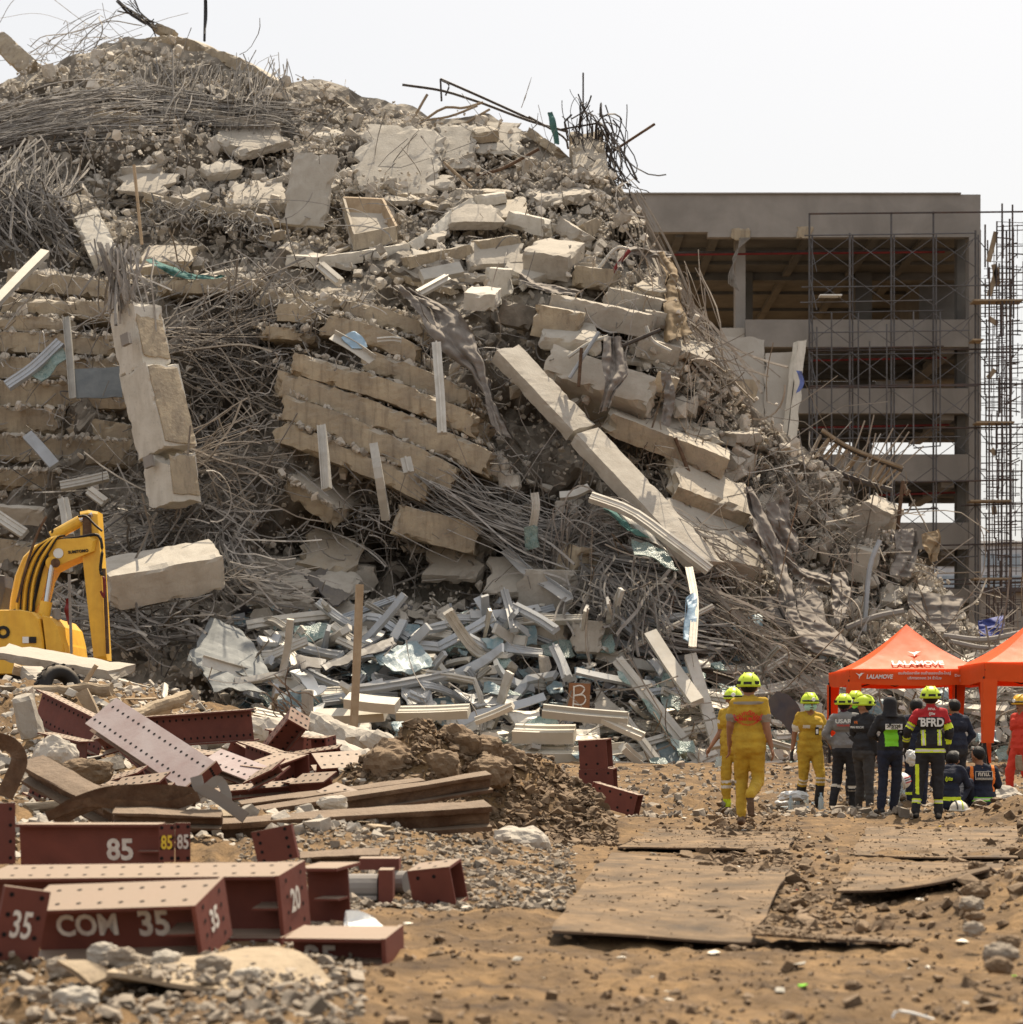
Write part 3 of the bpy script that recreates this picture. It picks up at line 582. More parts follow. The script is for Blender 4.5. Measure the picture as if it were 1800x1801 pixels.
T('slab_block', 'pale broken column head above the bundled bars, upper left', 'column', (148, 372), (182, 442), 50, .7, 2.0, 'pale', -12, brk=(.25, .1), chip=.1)
T('slab_block', 'flat block on the right flank of the pile', 'concrete block', (1288, 775), (1350, 772), 24, .9, 1.2, 'grey', 16)
T('slab_block', 'big cracked block tilted on the lower right flank', 'concrete block', (1492, 905), (1556, 940), 76, 1.6, 1.3, 'grey', 24, chip=.2)
T('slab_block', 'pale angular block below the big cracked one', 'concrete block', (1486, 990), (1545, 1002), 60, 1.2, 1.4, 'slabtop', 16, chip=.15)
T('slab_block', 'small clean-cut beam end at the upper right edge', 'concrete block', (1132, 560), (1178, 568), 30, .9, .9, 'grey', 16, brk=(.1, .05), chip=.05)
T('slab_block', 'cut beam end with grey face beside the ragged cloth', 'concrete block', (1118, 610), (1196, 628), 34, .9, 1.3, 'grey', 18, brk=(.2, .05), chip=.05)
T('slab_block', 'beam end sticking out right of the angular block', 'concrete block', (1150, 668), (1190, 684), 34, .8, 2.0, 'tan', 14, brk=(.1, .05), chip=.05)
T('broken_beam', 'large chamfered beam with square hole resting beside the excavator', 'beam', (192, 1046), (398, 1008), 66, 1.6, 4.6, 'slabtop', 26, brk=(.3, .06), chip=.07)
T('broken_beam', 'shadowed beam lying across the foot of the pile, upper', 'beam', (430, 1000), (668, 1020), 44, 1.6, .6, 'grey', 8, chip=.14)
T('broken_beam', 'shadowed beam lying across the foot of the pile, lower', 'beam', (420, 1066), (560, 1080), 40, 1.6, .6, 'grey', 8, chip=.14)
T('broken_beam', 'large dark beam hanging under the tilted stack', 'beam', (690, 912), (852, 952), 56, 1.6, 2.2, 'tan', 4, chip=.14)
T('slab_block', 'shadowed wall block in the cave above the letter board', 'concrete block', (905, 1040), (1010, 1044), 80, 1.2, 2.2, 'grey', 6)
T('slab_block', 'tall shadowed wall block below the first one in the cave', 'concrete block', (912, 1112), (1000, 1118), 70, 1.2, 2.0, 'grey', 6)
T('slab_block', 'hanging curled plate under the bar bundle', 'concrete block', (1000, 1118), (1066, 1120), 60, .25, 2.6, 'grey', -14, chip=.1)
T('slab_block', 'chipped block jutting left of the bar bundle', 'concrete block', (976, 975), (1026, 990), 54, .9, 2.6, 'tan', 12)
T('broken_slab', 'dusty plate leaning behind the excavator arm', 'concrete slab', (186, 960), (246, 905), 72, .3, .8, 'grey', -10)
T('broken_slab', 'flat plate lying left of the white frame on the slope', 'concrete slab', (-10, 905), (84, 912), 34, .2, 1.6, 'slabtop', 36, chip=.06)
T('broken_slab', 'dusty low floor edge behind the excavator boom', 'concrete slab', (-20, 965), (140, 990), 44, 2, .7, 'tan', 6)
# crumpled strip of floor edge in short segments
for k, (a, b) in enumerate([((500, 458), (560, 462)), ((562, 462), (640, 452)), ((642, 451), (722, 437)), ((724, 435), (762, 412)), ((763, 410), (800, 378)), ((801, 376), (838, 354)), ((838, 354), (892, 347))]):
    slab('broken_slab', f'segment of the crumpled floor strip across the middle slope, {NTH[k]} from the left' if k else 'leftmost segment of the crumpled floor strip across the middle slope', 'concrete slab', a, b, 20, .8, 1.3, 'pale', 16, chip=.05, brk=(.05, .05), amp=.02)
# the tall white column on the left and its parts
def tall_column():
    r = thing('fallen_pillar', at(285, 880, 57), 'tall leaning white plastered column with broken middle and exposed bars', 'column')
    def seg(p0, p1, Y0, Y1, w, d, yaw, m, seed, name, brk=(.3, .3), side=0):
        A = at(*p0, Y0); B = at(*p1, Y1); Z = (A - B).normalized(); L = (A - B).length
        X = Vector((math.cos(yaw), -math.sin(yaw), 0)); X = (X - Z * X.dot(Z)).normalized(); Yv = Z.cross(X)
        V, Fc = rough_box(L, d, w, seed, .11, .012, .045, brk)
        R = np.array(Matrix((Z, Yv, X)).transposed()); mb = MB(); mb.add(V @ R.T + np.array((A + B) / 2) + np.array(X) * side, Fc)
        return mb.build(name, MT[m], r)
    seg((238, 545), (258, 660), 57.8, 57.6, 1.15, 1.0, .75, 'pale', 301, 'shaft', (.5, .1))
    seg((262, 655), (296, 796), 57.55, 57.3, .07, 1.05, .75, 'tan', 304, 'tan_face', (.15, .15), .645)  # tan plates laid over the right face of the shaft to set it apart
    seg((238, 560), (256, 645), 57.8, 57.6, .07, .9, .75, 'tan', 305, 'tan_face', (.15, .1), .58)
    seg((297, 808), (307, 880), 57.3, 57.2, .07, .9, .75, 'tan', 306, 'tan_face', (.1, .3), .58)
    seg((262, 650), (296, 800), 57.55, 57.3, 1.28, 1.15, .75, 'pale', 302, 'shaft', (.1, .1))
    seg((297, 800), (308, 892), 57.3, 57.2, 1.15, 1.0, .75, 'pale', 303, 'shaft', (.1, .6))
    for (x, y) in ((222, 597), (262, 812)):
        mb = MB(); P = at(x, y, 56.75); mb.add(*box(P, (.30, .12, .32), np.array(Matrix.Rotation(-.6, 3, 'Z') @ Matrix.Rotation(-.22, 3, 'Y')))); mb.build('pocket', MT['plaster'], r)
tall_column()
# open box of thin walls on the slope
def open_box():
    r = thing('formwork_box', at(645, 412, 67), 'shallow open box with thin walls filled with rubble on the slope', 'box')
    Y = 66.6; C = [at(603, 347, Y + 1), at(672, 350, Y + 1), at(696, 398, Y - .6), at(622, 412, Y - .8)]
    for k in range(4):
        a = np.array(C[k]); b = np.array(C[(k + 1) % 4]); h = np.array([0, -.12, -.55 if k != 3 else -.4]); t = np.array([.06, .1, .05])
        q = np.array([a, b, b - h * -1 * -1 + h, a + h]); q = np.array([a, b, b + h, a + h])
        mb = MB(); V = np.concatenate([q, q + t]); mb.add(V, [[0, 1, 2, 3], [7, 6, 5, 4], [0, 4, 5, 1], [1, 5, 6, 2], [2, 6, 7, 3], [3, 7, 4, 0]]); mb.build('side', MT['wood' if k in (0, 1) else 'tan'], r)
    mb = MB(); q = np.array([list(c) for c in C]) + np.array([0, -.1, -.5]); mb.add(np.concatenate([q, q - np.array([0, -.03, .06])]), [[0, 3, 2, 1], [4, 5, 6, 7], [0, 1, 5, 4], [1, 2, 6, 5], [2, 3, 7, 6], [3, 0, 4, 7]]); mb.build('floor', MT['grey'], r)
open_box()
# ------------------------------------------------------------------ loose chunks
def chunk_templates(n):
    out = []
    for k in range(n):
        bm = bmesh.new(); rs = np.random.default_rng(500 + k); pts = rs.normal(size=(13 + k % 4, 3)); pts /= np.linalg.norm(pts, axis=1)[:, None]
        if k % 2: pts = np.sign(pts) * np.abs(pts) ** .45 * .8          # blocky
        pts *= np.array([1, rs.uniform(.6, .9), rs.uniform(.4, .75)]) * rs.uniform(.9, 1.1, (len(pts), 1))
        for p in pts: bm.verts.new(p)
        bmesh.ops.convex_hull(bm, input=bm.verts[:]); bmesh.ops.delete(bm, geom=[v for v in bm.verts if not v.link_faces], context='VERTS')
        bmesh.ops.triangulate(bm, faces=bm.faces[:])
        bm.verts.ensure_lookup_table(); bm.verts.index_update()
        out.append((np.array([v.co for v in bm.verts]), np.array([[v.index for v in f.verts] for f in bm.faces]))); bm.free()
    return out
CT = chunk_templates(14)
def scatter_chunks(mb, pos, size, flat=1.0, m=0):
    n = len(pos); which = RNG.integers(0, len(CT), n); Rm = rotm(n); a = RNG.random(n)
    for k, (V, Fc) in enumerate(CT):
        ix = np.nonzero(which == k)[0]
        if not len(ix): continue
        W = np.einsum('nij,vj->nvi', Rm[ix], V) * size[ix][:, None, None]; W[..., 2] *= flat; W += pos[ix][:, None]
        Fa = (Fc[None] + (np.arange(len(ix)) * len(V))[:, None, None]).reshape(-1, 3)
        mb.add(W.reshape(-1, 3), Fa, np.repeat(a[ix], len(V)), m)
def pile_points(n, w=None):                   # random photo positions on the pile
    px = RNG.uniform(-60, 1860, n * 3); t = RNG.random(n * 3)
    top = skyl(px) + 15; py = top + (1375 - top) * t
    if w is not None: k = RNG.random(n * 3) < w(px, py); px, py = px[k], py[k]
    return px[:n], py[:n]
def up_w(px, py):
    u = sst(500, 380, py) * (px < 1300) * .95
    right = (px > 1050) * sst(1100, 1180, px) * .45
    return np.clip(u + right * (py < 1150) + .16, 0, 1)
def crumbs():
    mb = MB(); P = []; Q = []
    for tbl, o0 in ((LEFT, 1.5), (MID, 2.15)):
        for k, (a, b, th) in enumerate(tbl):
            n = int(70 * (b[0] - a[0]) / 200); t = RNG.random(n); x = a[0] + (b[0] - a[0]) * t; y = a[1] + (b[1] - a[1]) * t - th * .45 + RNG.normal(0, 1.5, n)
            P.append(psurf(x, y, o0 - .1 + RNG.uniform(-.3, .12, n)[..., ]))
            for (e, sgn) in ((a, -1), (b, 1)):
                c = psurf(e[0], e[1], o0 - .3); Q.append(strands(7, c, c + np.array([sgn * RNG.uniform(.2, .9), -.3, RNG.uniform(-.6, .1)]), (.2, .5, .2), (.4, .4, .35), .1, .15, 7))
    P = np.concatenate(P); scatter_chunks(mb, P, np.clip(RNG.lognormal(-2.6, .5, len(P)), .03, .2)); mb.build('slab_crumbs', MT['rubble'], label='crumbled concrete lying in the seams of the pancaked floors', cat='rubble', kind='stuff')
    return Q
CM = [MB().add(V, Fc).mesh('chunk', MT['rubble']) for V, Fc in CT]
mb = MB(); px, py = pile_points(24000, up_w); P = psurf(px, py, .15) + RNG.normal(0, .22, (len(px), 3)); P[:, 1] += .95 * fbm(P, .55, 61, 3) 
scatter_chunks(mb, P, np.clip(RNG.lognormal(-2.65, .6, len(px)), .03, .3))
px, py = pile_points(5000, lambda a, b: .6 * (b > 1000) + .1); P = psurf(px, py, .1) + RNG.normal(0, .15, (len(px), 3)); scatter_chunks(mb, P, np.clip(RNG.lognormal(-2.4, .45, len(px)), .04, .25))
px, py = pile_points(12000, up_w); P = psurf(px, py, .35) + RNG.normal(0, .2, (len(px), 3)); P[:, 1] += .95 * fbm(P, .55, 61, 3); scatter_chunks(mb, P, np.clip(RNG.lognormal(-3.1, .4, len(px)), .02, .1))
ob = mb.build('concrete_rubble', MT['rubble'], label='small broken concrete rubble covering the slopes of the pile', cat='rubble', kind='stuff')
def where(P):
    x = 900 + F * P[0] / P[1]; y = HY - F * (P[2] - HC) / P[1]
    if y < 500: return ', left of the tall column' if x < 250 else ', above the open box' if x < 700 and y < 340 else ', around the open box' if x < 700 else ', near the crest pipes' if y < 300 else ', above the stacked beams'
    return ', above the leaning column' if x < 1150 and y < 700 else ', beside the leaning column' if x < 1300 else ', below the building' if y < 900 else ', above the tents'
def chunk_objects(pts, sizes, label, group, name='concrete_chunk', mats=None, flat=1.0):
    for P, s in zip(pts, sizes):
        o = bpy.data.objects.new(name, random.choice(mats or CM)); COL.objects.link(o); o.location = P
        o.rotation_euler = (random.uniform(0, 6.3), random.uniform(0, 6.3), random.uniform(0, 6.3)); o.scale = (s, s * random.uniform(.75, 1), s * random.uniform(.7, 1) * flat)
        tag(o, ('large ' if s > .36 else 'small ') + label + where(P), 'concrete chunk', group)
px, py = pile_points(300, lambda a, b: (b < 470) * (a < 1200) * 1.0); P = psurf(px, py, .5); P[:, 1] += .9 * fbm(P, .55, 61, 3)
chunk_objects(P, RNG.uniform(.2, .46, len(P)), 'broken concrete chunk on the upper slope', 'chunks on the upper slope')
px, py = pile_points(170, lambda a, b: (b > 520) * (b < 1130) * (a > 1000) * 1.0); P = psurf(px, py, .6)
chunk_objects(P, RNG.uniform(.22, .55, len(P)), 'broken concrete chunk on the right flank', 'chunks on the right flank')
cx = [(880, 820), (890, 845), (905, 850), (935, 850), (960, 858), (880, 895), (865, 905), (905, 900), (985, 895), (1010, 898), (830, 640), (800, 650), (790, 680), (845, 660), (905, 690), (1030, 700), (1005, 710), (820, 760), (990, 940), (860, 960), (930, 900), (760, 640), (640, 985), (560, 990), (700, 1000), (780, 1075), (845, 1030), (860, 1180), (955, 1170), (900, 1175)]
P = np.array([psurf(x, y, 1.8) for x, y in cx]); chunk_objects(P, RNG.uniform(.22, .42, len(P)), 'rounded concrete lump caught among bars', 'lumps among the bars')
# broken plates of floor lying in layers over the slopes
for (lo, hi, n_, x0, x1, lb, gp) in ((150, 500, 46, 20, 1130, 'broken plate of floor slab on the upper slope', 'plates on the upper slope'), (520, 1080, 26, 1060, 1620, 'broken plate of floor slab on the right flank', 'plates on the right flank'), (960, 1130, 12, 420, 1000, 'dusty broken plate in the shade under the stack', 'plates in the shade')):
    k = 0
    while k < n_:
        x = RNG.uniform(x0, x1); y = RNG.uniform(lo, hi)
        if y < skyl(x) + 35: continue
        k += 1; s_ = RNG.uniform(22, 62); a = RNG.normal(.12 if x > 500 else -.05, .22)
        q = slab('broken_plate', 'x', 'concrete plate', (x - s_ * math.cos(a), y - s_ * math.sin(a)), (x + s_ * math.cos(a), y + s_ * math.sin(a)), RNG.uniform(9, 22), RNG.uniform(.7, 1.9), RNG.uniform(.5, 1.2), str(RNG.choice(['grey', 'slabtop', 'tan', 'grey'])), RNG.uniform(14, 48), brk=(.45, .45), chip=.12, group=gp, cell=.15)
        q['label'] = ('wide ' if s_ > 42 else 'small ') + lb + where(np.array(q.location))
# ------------------------------------------------------------------ reinforcement
def strands(n, a, b, sa, sb, sag=.3, wig=.15, npt=11, arc=(0, 0, 0)):
    A = np.array(a)[None] + RNG.normal(size=(n, 3)) * np.array(sa); B = np.array(b)[None] + RNG.normal(size=(n, 3)) * np.array(sb)
    t = np.linspace(0, 1, npt)[None, :, None]; P = A[:, None] * (1 - t) + B[:, None] * t
    bell = 4 * t * (1 - t)
    P = P + bell * (np.array(arc) * RNG.uniform(.4, 1.3, (n, 1, 1)) + np.array([0, 0, -1.]) * sag * RNG.uniform(-.2, 1.2, (n, 1, 1)))
    t0 = RNG.uniform(.25, .85, (n, 1, 1)); P = P + np.maximum(0, t - t0) * RNG.normal(size=(n, 1, 3)) * (RNG.random((n, 1, 1)) < .35) * np.minimum(np.linalg.norm(B - A, axis=1)[:, None, None] * .45, .7)
    for k in (1, 2, 3):
        P = P + np.sin(t * np.pi * k + RNG.uniform(0, 6.3, (n, 1, 3))) * RNG.normal(size=(n, 1, 3)) * wig / k
    return P
def clump(n, c, spread, ln, npt=9, curl=2.2):
    c = np.array(c)[None] + RNG.normal(size=(n, 3)) * np.array(spread)
    d = RNG.normal(size=(n, 3)); d /= np.linalg.norm(d, axis=1)[:, None]; e = np.cross(d, RNG.normal(size=(n, 3))); e /= np.linalg.norm(e, axis=1)[:, None]
    L = ln * RNG.lognormal(0, .4, n)[:, None, None]; t = np.linspace(-.5, .5, npt)[None, :, None]; k = RNG.uniform(.2, curl, (n, 1, 1))
    hk = np.maximum(0, np.abs(t) - RNG.uniform(.15, .45, (n, 1, 1))) * RNG.normal(size=(n, 1, 3)) * (RNG.random((n, 1, 1)) < .5) * 1.1
    return c[:, None] + L * (d[:, None] * np.sin(t * k) / k + e[:, None] * (1 - np.cos(t * k)) / k + hk)
QS = crumbs()
def pp(x, y, out=1.0):
    c = 4.2 * np.exp(-((x - 720) / 230) ** 2) * np.exp(-((y - 985) / 70) ** 2) + 3.4 * np.exp(-((x - 410) / 62) ** 2 - ((y - 700) / 150) ** 2)
    return psurf(x, y, out + .45 * c)
def bundle(name, label, sets, r=.02, m='rebar', kind='stuff'):
    mb = MB()
    for P in sets: add_tubes(mb, P, np.clip(RNG.lognormal(-.05, .35, len(P)), .5, 2) * r, 3)
    return mb.build(name, MT[m], label=label, cat='rebar', kind=kind)
g = [(430 + RNG.uniform(-70, 60), RNG.uniform(520, 900)) for _ in range(30)]
bundle('rebar_tangle', 'dense thicket of bent bars between the tall column and the tilted stack', [clump(5, pp(x, y, 1.0), (.8, .5, .6), 2.2, 13, 6) for x, y in g] + [clump(5, pp(x, y, 1.6), (.9, .4, .5), 1.2) for x, y in g])
bundle('rebar_bundle', 'cage of vertical bars between the two pieces of tall column', [strands(46, at(212, 436, 57.8), at(226, 545, 57.4), (.42, .35, .1), (.45, .35, .15), .0, .06, arc=(0, -.15, 0))], .032, 'rebar')
bundle('rebar_bundle', 'drooping mass of curved bars at the upper left edge', [strands(36, pp(20 + k * 18, 300, 1.2), pp(10 + k * 24, 430 - 20 * (k % 2), 1.6), (.5, .5, .4), (.8, .4, .5), .3, .25, arc=(-.5, -.6, -.1)) for k in range(5)] + [clump(70, pp(60, 380, 1.5), (1.2, .5, 1), 1.8)], .024)
bundle('rebar_bundle', 'combed sheaf of long bars sweeping across the upper left', [strands(34, pp(-40, 225 + 12 * k, 1.1), pp(235 + 10 * k, 165 + 16 * k, 1.3), (.4, .3, .22), (.5, .3, .3), .25, .1, arc=(0, -.2, .35)) for k in range(5)], .02)
bundle('rebar_bundle', 'mesh of thin bars over the slope below the crest', [strands(16, pp(250 + 26 * k, 120 + RNG.uniform(-10, 20), .9), pp(235 + 26 * k, 235, 1.0), (.4, .2, .2), (.5, .2, .3), -.1, .18) for k in range(10)] + [strands(40, pp(240, 165 + 14 * k, 1.0), pp(500, 200 + 10 * k, 1.0), (.5, .2, .2), (.5, .2, .2), .1, .08) for k in range(4)], .017)
bundle('rebar_whiskers', 'thin looping wires against the sky at the top left', [np.array([spline([at(*a, 78), at(*b, 78), at(*c, 78)], 11) for a, b, c in (((0, 40), (20, 5), (45, -15)), ((0, 32), (70, 24), (150, 50)), ((60, 110), (110, 50), (170, 20)), ((90, -5), (150, 40), (230, 90)), ((180, 5), (190, 40), (230, 80)), ((60, 95), (160, 20), (215, 30)), ((30, 110), (90, 70), (150, 50)), ((235, 2), (250, 25), (272, 45)), ((120, 100), (180, 40), (250, 45)), ((80, 110), (66, 90), (48, 78)), ((130, 60), (160, 70), (175, 85)), ((150, 45), (200, 40), (240, 70)))]), strands(26, at(110, 105, 77), at(190, 52, 77.5), (.9, .3, .5), (1.2, .3, .6), 0, .25), strands(16, at(80, 108, 77), at(95, 90, 77), (.9, .3, .2), (.9, .3, .3), 0, .12)], .014, 'rebar')
bundle('rebar_bundle', 'dark bundle of bars pointing up left from the crest', [strands(12, at(210, 6, 78), at(272, 44, 77.6), (.25, .2, .15), (.1, .1, .1), .1, .06)], .03, 'darksteel')
mb = MB(); tube(mb, spline([at(361, -20, 76), at(361, 20, 76), at(360, 72, 75.6)], 8), .05, 5); tube(mb, spline([at(363, -20, 76), at(364, 30, 76), at(360, 60, 75.6)], 8), .03, 4)
mb.build('hoist_cable', MT['black'], label='thin dark cable hanging from above onto the crest', cat='cable')
bundle('rebar_hooks', 'row of hooked bars hanging under the thin drooping slab', [strands(5, pp(265 + 12 * k, 352 + 2.2 * k, 1.6), pp(262 + 12 * k, 378 + 2.2 * k, 1.9), (.12, .2, .1), (.3, .2, .2), 0, .2) for k in range(18)], .018)
bundle('rebar_fan', 'fan of long straight bars spreading right from the column top', [strands(20, pp(300, 592, 1.8), pp(470, 545, 1.6), (.3, .4, .3), (1.1, .5, .75), .1, .1), strands(14, pp(310, 612, 1.9), pp(500, 690, 2.0), (.3, .4, .3), (.9, .5, .9), -.3, .15)], .019, 'rebarrust')
bundle('rebar_fan', 'fan of straight bars bursting right from the column foot', [strands(36, pp(322, 806, 2.2), pp(460, 792, 2.6), (.25, .3, .3), (.8, .5, .75), .0, .1), strands(20, pp(320, 830, 2.2), pp(430, 880, 2.4), (.25, .3, .3), (.8, .5, .6), -.2, .25)], .02, 'rebarrust')
bundle('rebar_bundle', 'thick looping cables under the foot of the tall column', [clump(46, pp(300, 920, 2.2), (.9, .4, .5), 2.0, 11, 4), strands(18, pp(190, 960, 2.2), pp(395, 880, 2.6), (.4, .3, .3), (.5, .3, .4), .5, .2), strands(30, pp(360, 900, 2.0), pp(420, 1000, 2.2), (.6, .4, .4), (.5, .4, .4), .2, .3)], .03)
bundle('rebar_whips', 'drooping whips of bars hanging right of the chamfered beam', [strands(50, pp(400, 955, 2.6), pp(480, 1040, 3.2), (.22, .3, .3), (.8, .4, .5), -.1, .12, arc=(-.5, -.3, -.4)), strands(14, pp(410, 1000, 2.8), pp(540, 1035, 3.4), (.2, .2, .2), (.5, .3, .2), .3, .08)], .022)
bundle('rebar_heap', 'heap of loose bars and pipes behind the excavator bucket arm', [strands(26, pp(150, 1100, 2.4), pp(330, 1095, 2.6), (.8, .8, .4), (1.0, .8, .4), .1, .12), strands(20, pp(205, 1065, 2.6), pp(300, 1130, 2.9), (.8, .6, .3), (.8, .6, .3), .1, .12), clump(40, pp(250, 1100, 2.4), (1.3, .5, .5), 2)], .026)
bundle('rebar_bundle', 'bars trailing down the slope under the tilted stack', [strands(18, pp(720 + 20 * k, 830 + 10 * k, 1.6), pp(1000 + 15 * k, 960 + 8 * k, 1.8), (.6, .4, .4), (.8, .4, .4), .35, .12) for k in range(5)] + [clump(26, pp(640 + 60 * k, 900 + 15 * k, 1.0), (1, .5, .5), 2.2, 11, 5) for k in range(6)], .019)
bundle('rebar_curtain', 'great sheaf of bars sweeping round below the leaning column', [strands(15, pp(985 + 8 * k, 930 + 22 * k, 2.0), pp(1245 + 6 * k, 985 + 26 * k, 2.3), (.3, .3, .2), (.25, .3, .2), .55, .04, 14, arc=(-.3, -.5, 0)) for k in range(7)] + [strands(13, pp(1030 + 40 * k, 1010, 2.6), pp(1035 + 44 * k, 1100 + 8 * k, 2.8), (.5, .3, .25), (.6, .3, .4), -.1, .2) for k in range(4)], .027, 'rebar')
bundle('rebar_bundle', 'bars arching over the left shoulder of the great sheaf', [strands(40, pp(985, 1000, 2.3), pp(1100, 935, 2.6), (.3, .3, .3), (.5, .3, .3), -.9, .1, 13, arc=(-.4, -.3, .3))], .024)
bundle('rebar_fringe', 'fringe of bars trailing right toward the orange tent', [strands(13, pp(1210 + 20 * k, 1020 + 22 * k, 2.4), pp(1350 + 28 * k, 1120 + 26 * k, 2.9), (.5, .4, .35), (.9, .5, .4), .15, .1) for k in range(5)], .024, 'rebarrust')
bundle('rebar_bundle', 'parallel bars fanning over the pale lower slab', [strands(34, pp(1140, 905, 2.9), pp(1290, 990, 3.6), (.2, .2, .25), (.45, .3, .35), -.15, .08)], .017, 'rebarrust')
bundle('rebar_cables', 'long parallel cables running down the right edge of the pile', [strands(9, at(1105 + 3 * k, 340 + 8 * k, 71), at(1270 + 9 * k, 690 + 6 * k, 65.5), (.12, .2, .2), (.2, .2, .2), .6, .05, 14, arc=(.2, 0, 0)) for k in range(5)] + [strands(40, pp(1160, 500, .8), pp(1280, 680, .8), (.7, .4, .6), (.8, .4, .6), .1, .2)], .022, 'rebarrust')
bundle('rebar_crown', 'crown of bent bars rising from the column stub on the right crest', [np.array([spline([at(1012 + 7 * k, 240 + 4 * k, 72), at(1008 + 8 * k + RNG.uniform(-6, 6), 195 + 5 * k, 71.8), at(1014 + 8 * k, 170 + 9 * k + RNG.uniform(-8, 8), 71.7), at(1022 + 9 * k, 190 + 9 * k, 71.7), at(1026 + 8 * k, 235 + 9 * k, 71.9)], 13) for k in range(9)]), strands(40, at(1045, 230, 72), at(1092, 320, 71), (.5, .3, .5), (.5, .3, .6), -.1, .35), strands(8, at(1020, 240, 72), at(1016, 180, 71.8), (.3, .3, .2), (.4, .2, .3), 0, .05)], .024, 'darksteel')
g = list(zip(*pile_points(70, lambda a, b: (a > 1080) * (b > skyl(a) + 45) * 1.0)))
bundle('rebar_tangle', 'wiry tangle of bars covering the right flank of the pile', [clump(16, pp(x, y, .7), (1.0, .4, .8), 2.0) for x, y in g], .017, 'rebarrust')
g = list(zip(*pile_points(150, lambda a, b: (.3 + .7 * (b < 500)) * (b > skyl(a) + 75))))
bundle('rebar_scatter', 'stray thin bars poking out all over the pile', [clump(7, pp(x, y, .5), (1.4, .4, 1.0), 1.5, 7, 1.5) for x, y in g], .015)
g = list(zip(*pile_points(60, lambda a, b: (b > 460) * (b < 1100) * (a < 1150) * 1.0)))
bundle('rebar_scatter', 'stray bars between the pancaked floors', [clump(8, pp(x, y, 1.5), (1.2, .4, .5), 1.3, 7, 2.5) for x, y in g], .016)
bundle('rebar_stubs', 'short bars sticking out of the broken floor ends', QS, .018)
# ------------------------------------------------------------------ poles and pipes on the crest
def pole(name, label, pts, Y, r=.05, m='darksteel', cat='pole', k=6, n=9, group=None):
    mb = MB(); tube(mb, spline([at(x, y, Y + (q[0] if q else 0)) for x, y, *q in pts], n), r, k); return mb.build(name, MT[m], label=label, cat=cat, group=group)
pole('steel_pipe', 'dark straight pipe sticking out left over the crest', [(708, 149), (780, 160), (850, 182)], 74.4)
pole('steel_pipe', 'upper dark pipe of the twisted frame on the crest', [(775, 139), (850, 172), (960, 222)], 74.2)
pole('steel_pipe', 'lower dark pipe running down the crest to the right', [(850, 182), (930, 212), (1000, 232)], 74)
pole('steel_pipe', 'thin upright of the twisted frame on the crest', [(775, 139), (777, 178)], 74.2, .035)
pole('steel_pipe', 'short curled bar of the twisted frame on the crest', [(778, 142), (790, 150), (784, 168)], 74.1, .03)
pole('steel_pipe', 'bent pipe frame lying right of the twisted crest frame', [(930, 205), (990, 240), (1000, 262)], 73.6, .04)
pole('rusty_pole', 'straight rusty pole jutting right from the column stub', [(1080, 265), (1152, 218)], 71.6, .05, 'rust')
pole('steel_rod', 'tall thin rod standing on the right of the crest', [(1026, 128), (1026, 190)], 71.9, .03)
pole('steel_rod', 'horizontal rod reaching left to the column stub', [(985, 228), (1055, 216)], 72, .035)
pole('pale_pipe', 'pale bent pipe curling over the upper slope, longest', [(665, 252), (720, 215), (752, 166)], 72.8, .05, 'oldwood')
pole('pale_pipe', 'pale pipe arching under the crest frame', [(735, 220), (780, 190), (815, 190), (850, 180)], 72.8, .05, 'oldwood')
pole('pale_pipe', 'second pale pipe arching under the crest frame', [(740, 212), (790, 205), (840, 186)], 72.6, .045, 'oldwood')
pole('pale_pipe', 'third pale pipe in the bent group below the crest', [(745, 245), (800, 226), (862, 192)], 72.4, .045, 'oldwood')
pole('pale_pipe', 'short white pipe hanging down on the upper slope', [(757, 236), (757, 250), (763, 283)], 71.6, .06, 'alu')
pole('brown_pipe', 'long brown pipe lying across the upper slope toward the left', [(600, 256), (680, 252), (760, 232)], 72, .045, 'rust')
pole('brown_pipe', 'dark angled bar lying beside the flat slabs near the crest', [(822, 310), (880, 298), (948, 262)], 70.4, .06, 'rust')
pole('brown_pipe', 'thin pale stick on the slope above the open box', [(780, 285), (830, 330)], 69.4, .05, 'oldwood')
pole('brown_pole', 'thin upright brown pole in the left middle slope', [(236, 290), (250, 430)], 65.5, .05, 'wood')
pole('white_pole', 'thin white pole leaning by the rolled cloth', [(1032, 500), (1080, 440), (1106, 438)], 64.6, .06, 'alu')
pole('steel_pipe', 'red and white striped pipe bent on the right slope', [(1070, 498), (1085, 468), (1108, 440)], 64.4, .06, 'pipered')
pole('steel_pipe', 'straight pipe crossing the ragged cloth on the angular block', [(1000, 628), (1036, 604), (1070, 592)], 59.6, .06, 'alu')
pole('steel_pipe', 'second pipe crossing below the ragged cloth', [(1002, 665), (1054, 584)], 59.4, .06, 'alushade')
pole('rusty_pole', 'rusty stick standing in front of the angular block', [(1018, 680), (1023, 612)], 59.3, .05, 'rust')
pole('steel_pipe', 'dark pipe pointing right above the cut beam ends', [(1096, 608), (1162, 580)], 60.4, .06, 'darksteel')
pole('white_pole', 'white hose bent over the right-hand beam ends', [(1136, 574), (1148, 600), (1180, 618)], 60.6, .07, 'alu')
pole('rusty_pole', 'brown stick leaning on the upper thick slab edge', [(1188, 770), (1200, 800), (1216, 842)], 59.2, .06, 'rust')
pole('rusty_pole', 'long rusty stick under the upper thick slab', [(1205, 815), (1290, 850)], 60.8, .05, 'rust')
pole('steel_pipe', 'grey pipe rising from the lower right debris', [(1520, 1110), (1530, 1000), (1548, 950)], 58.5, .07, 'alushade')
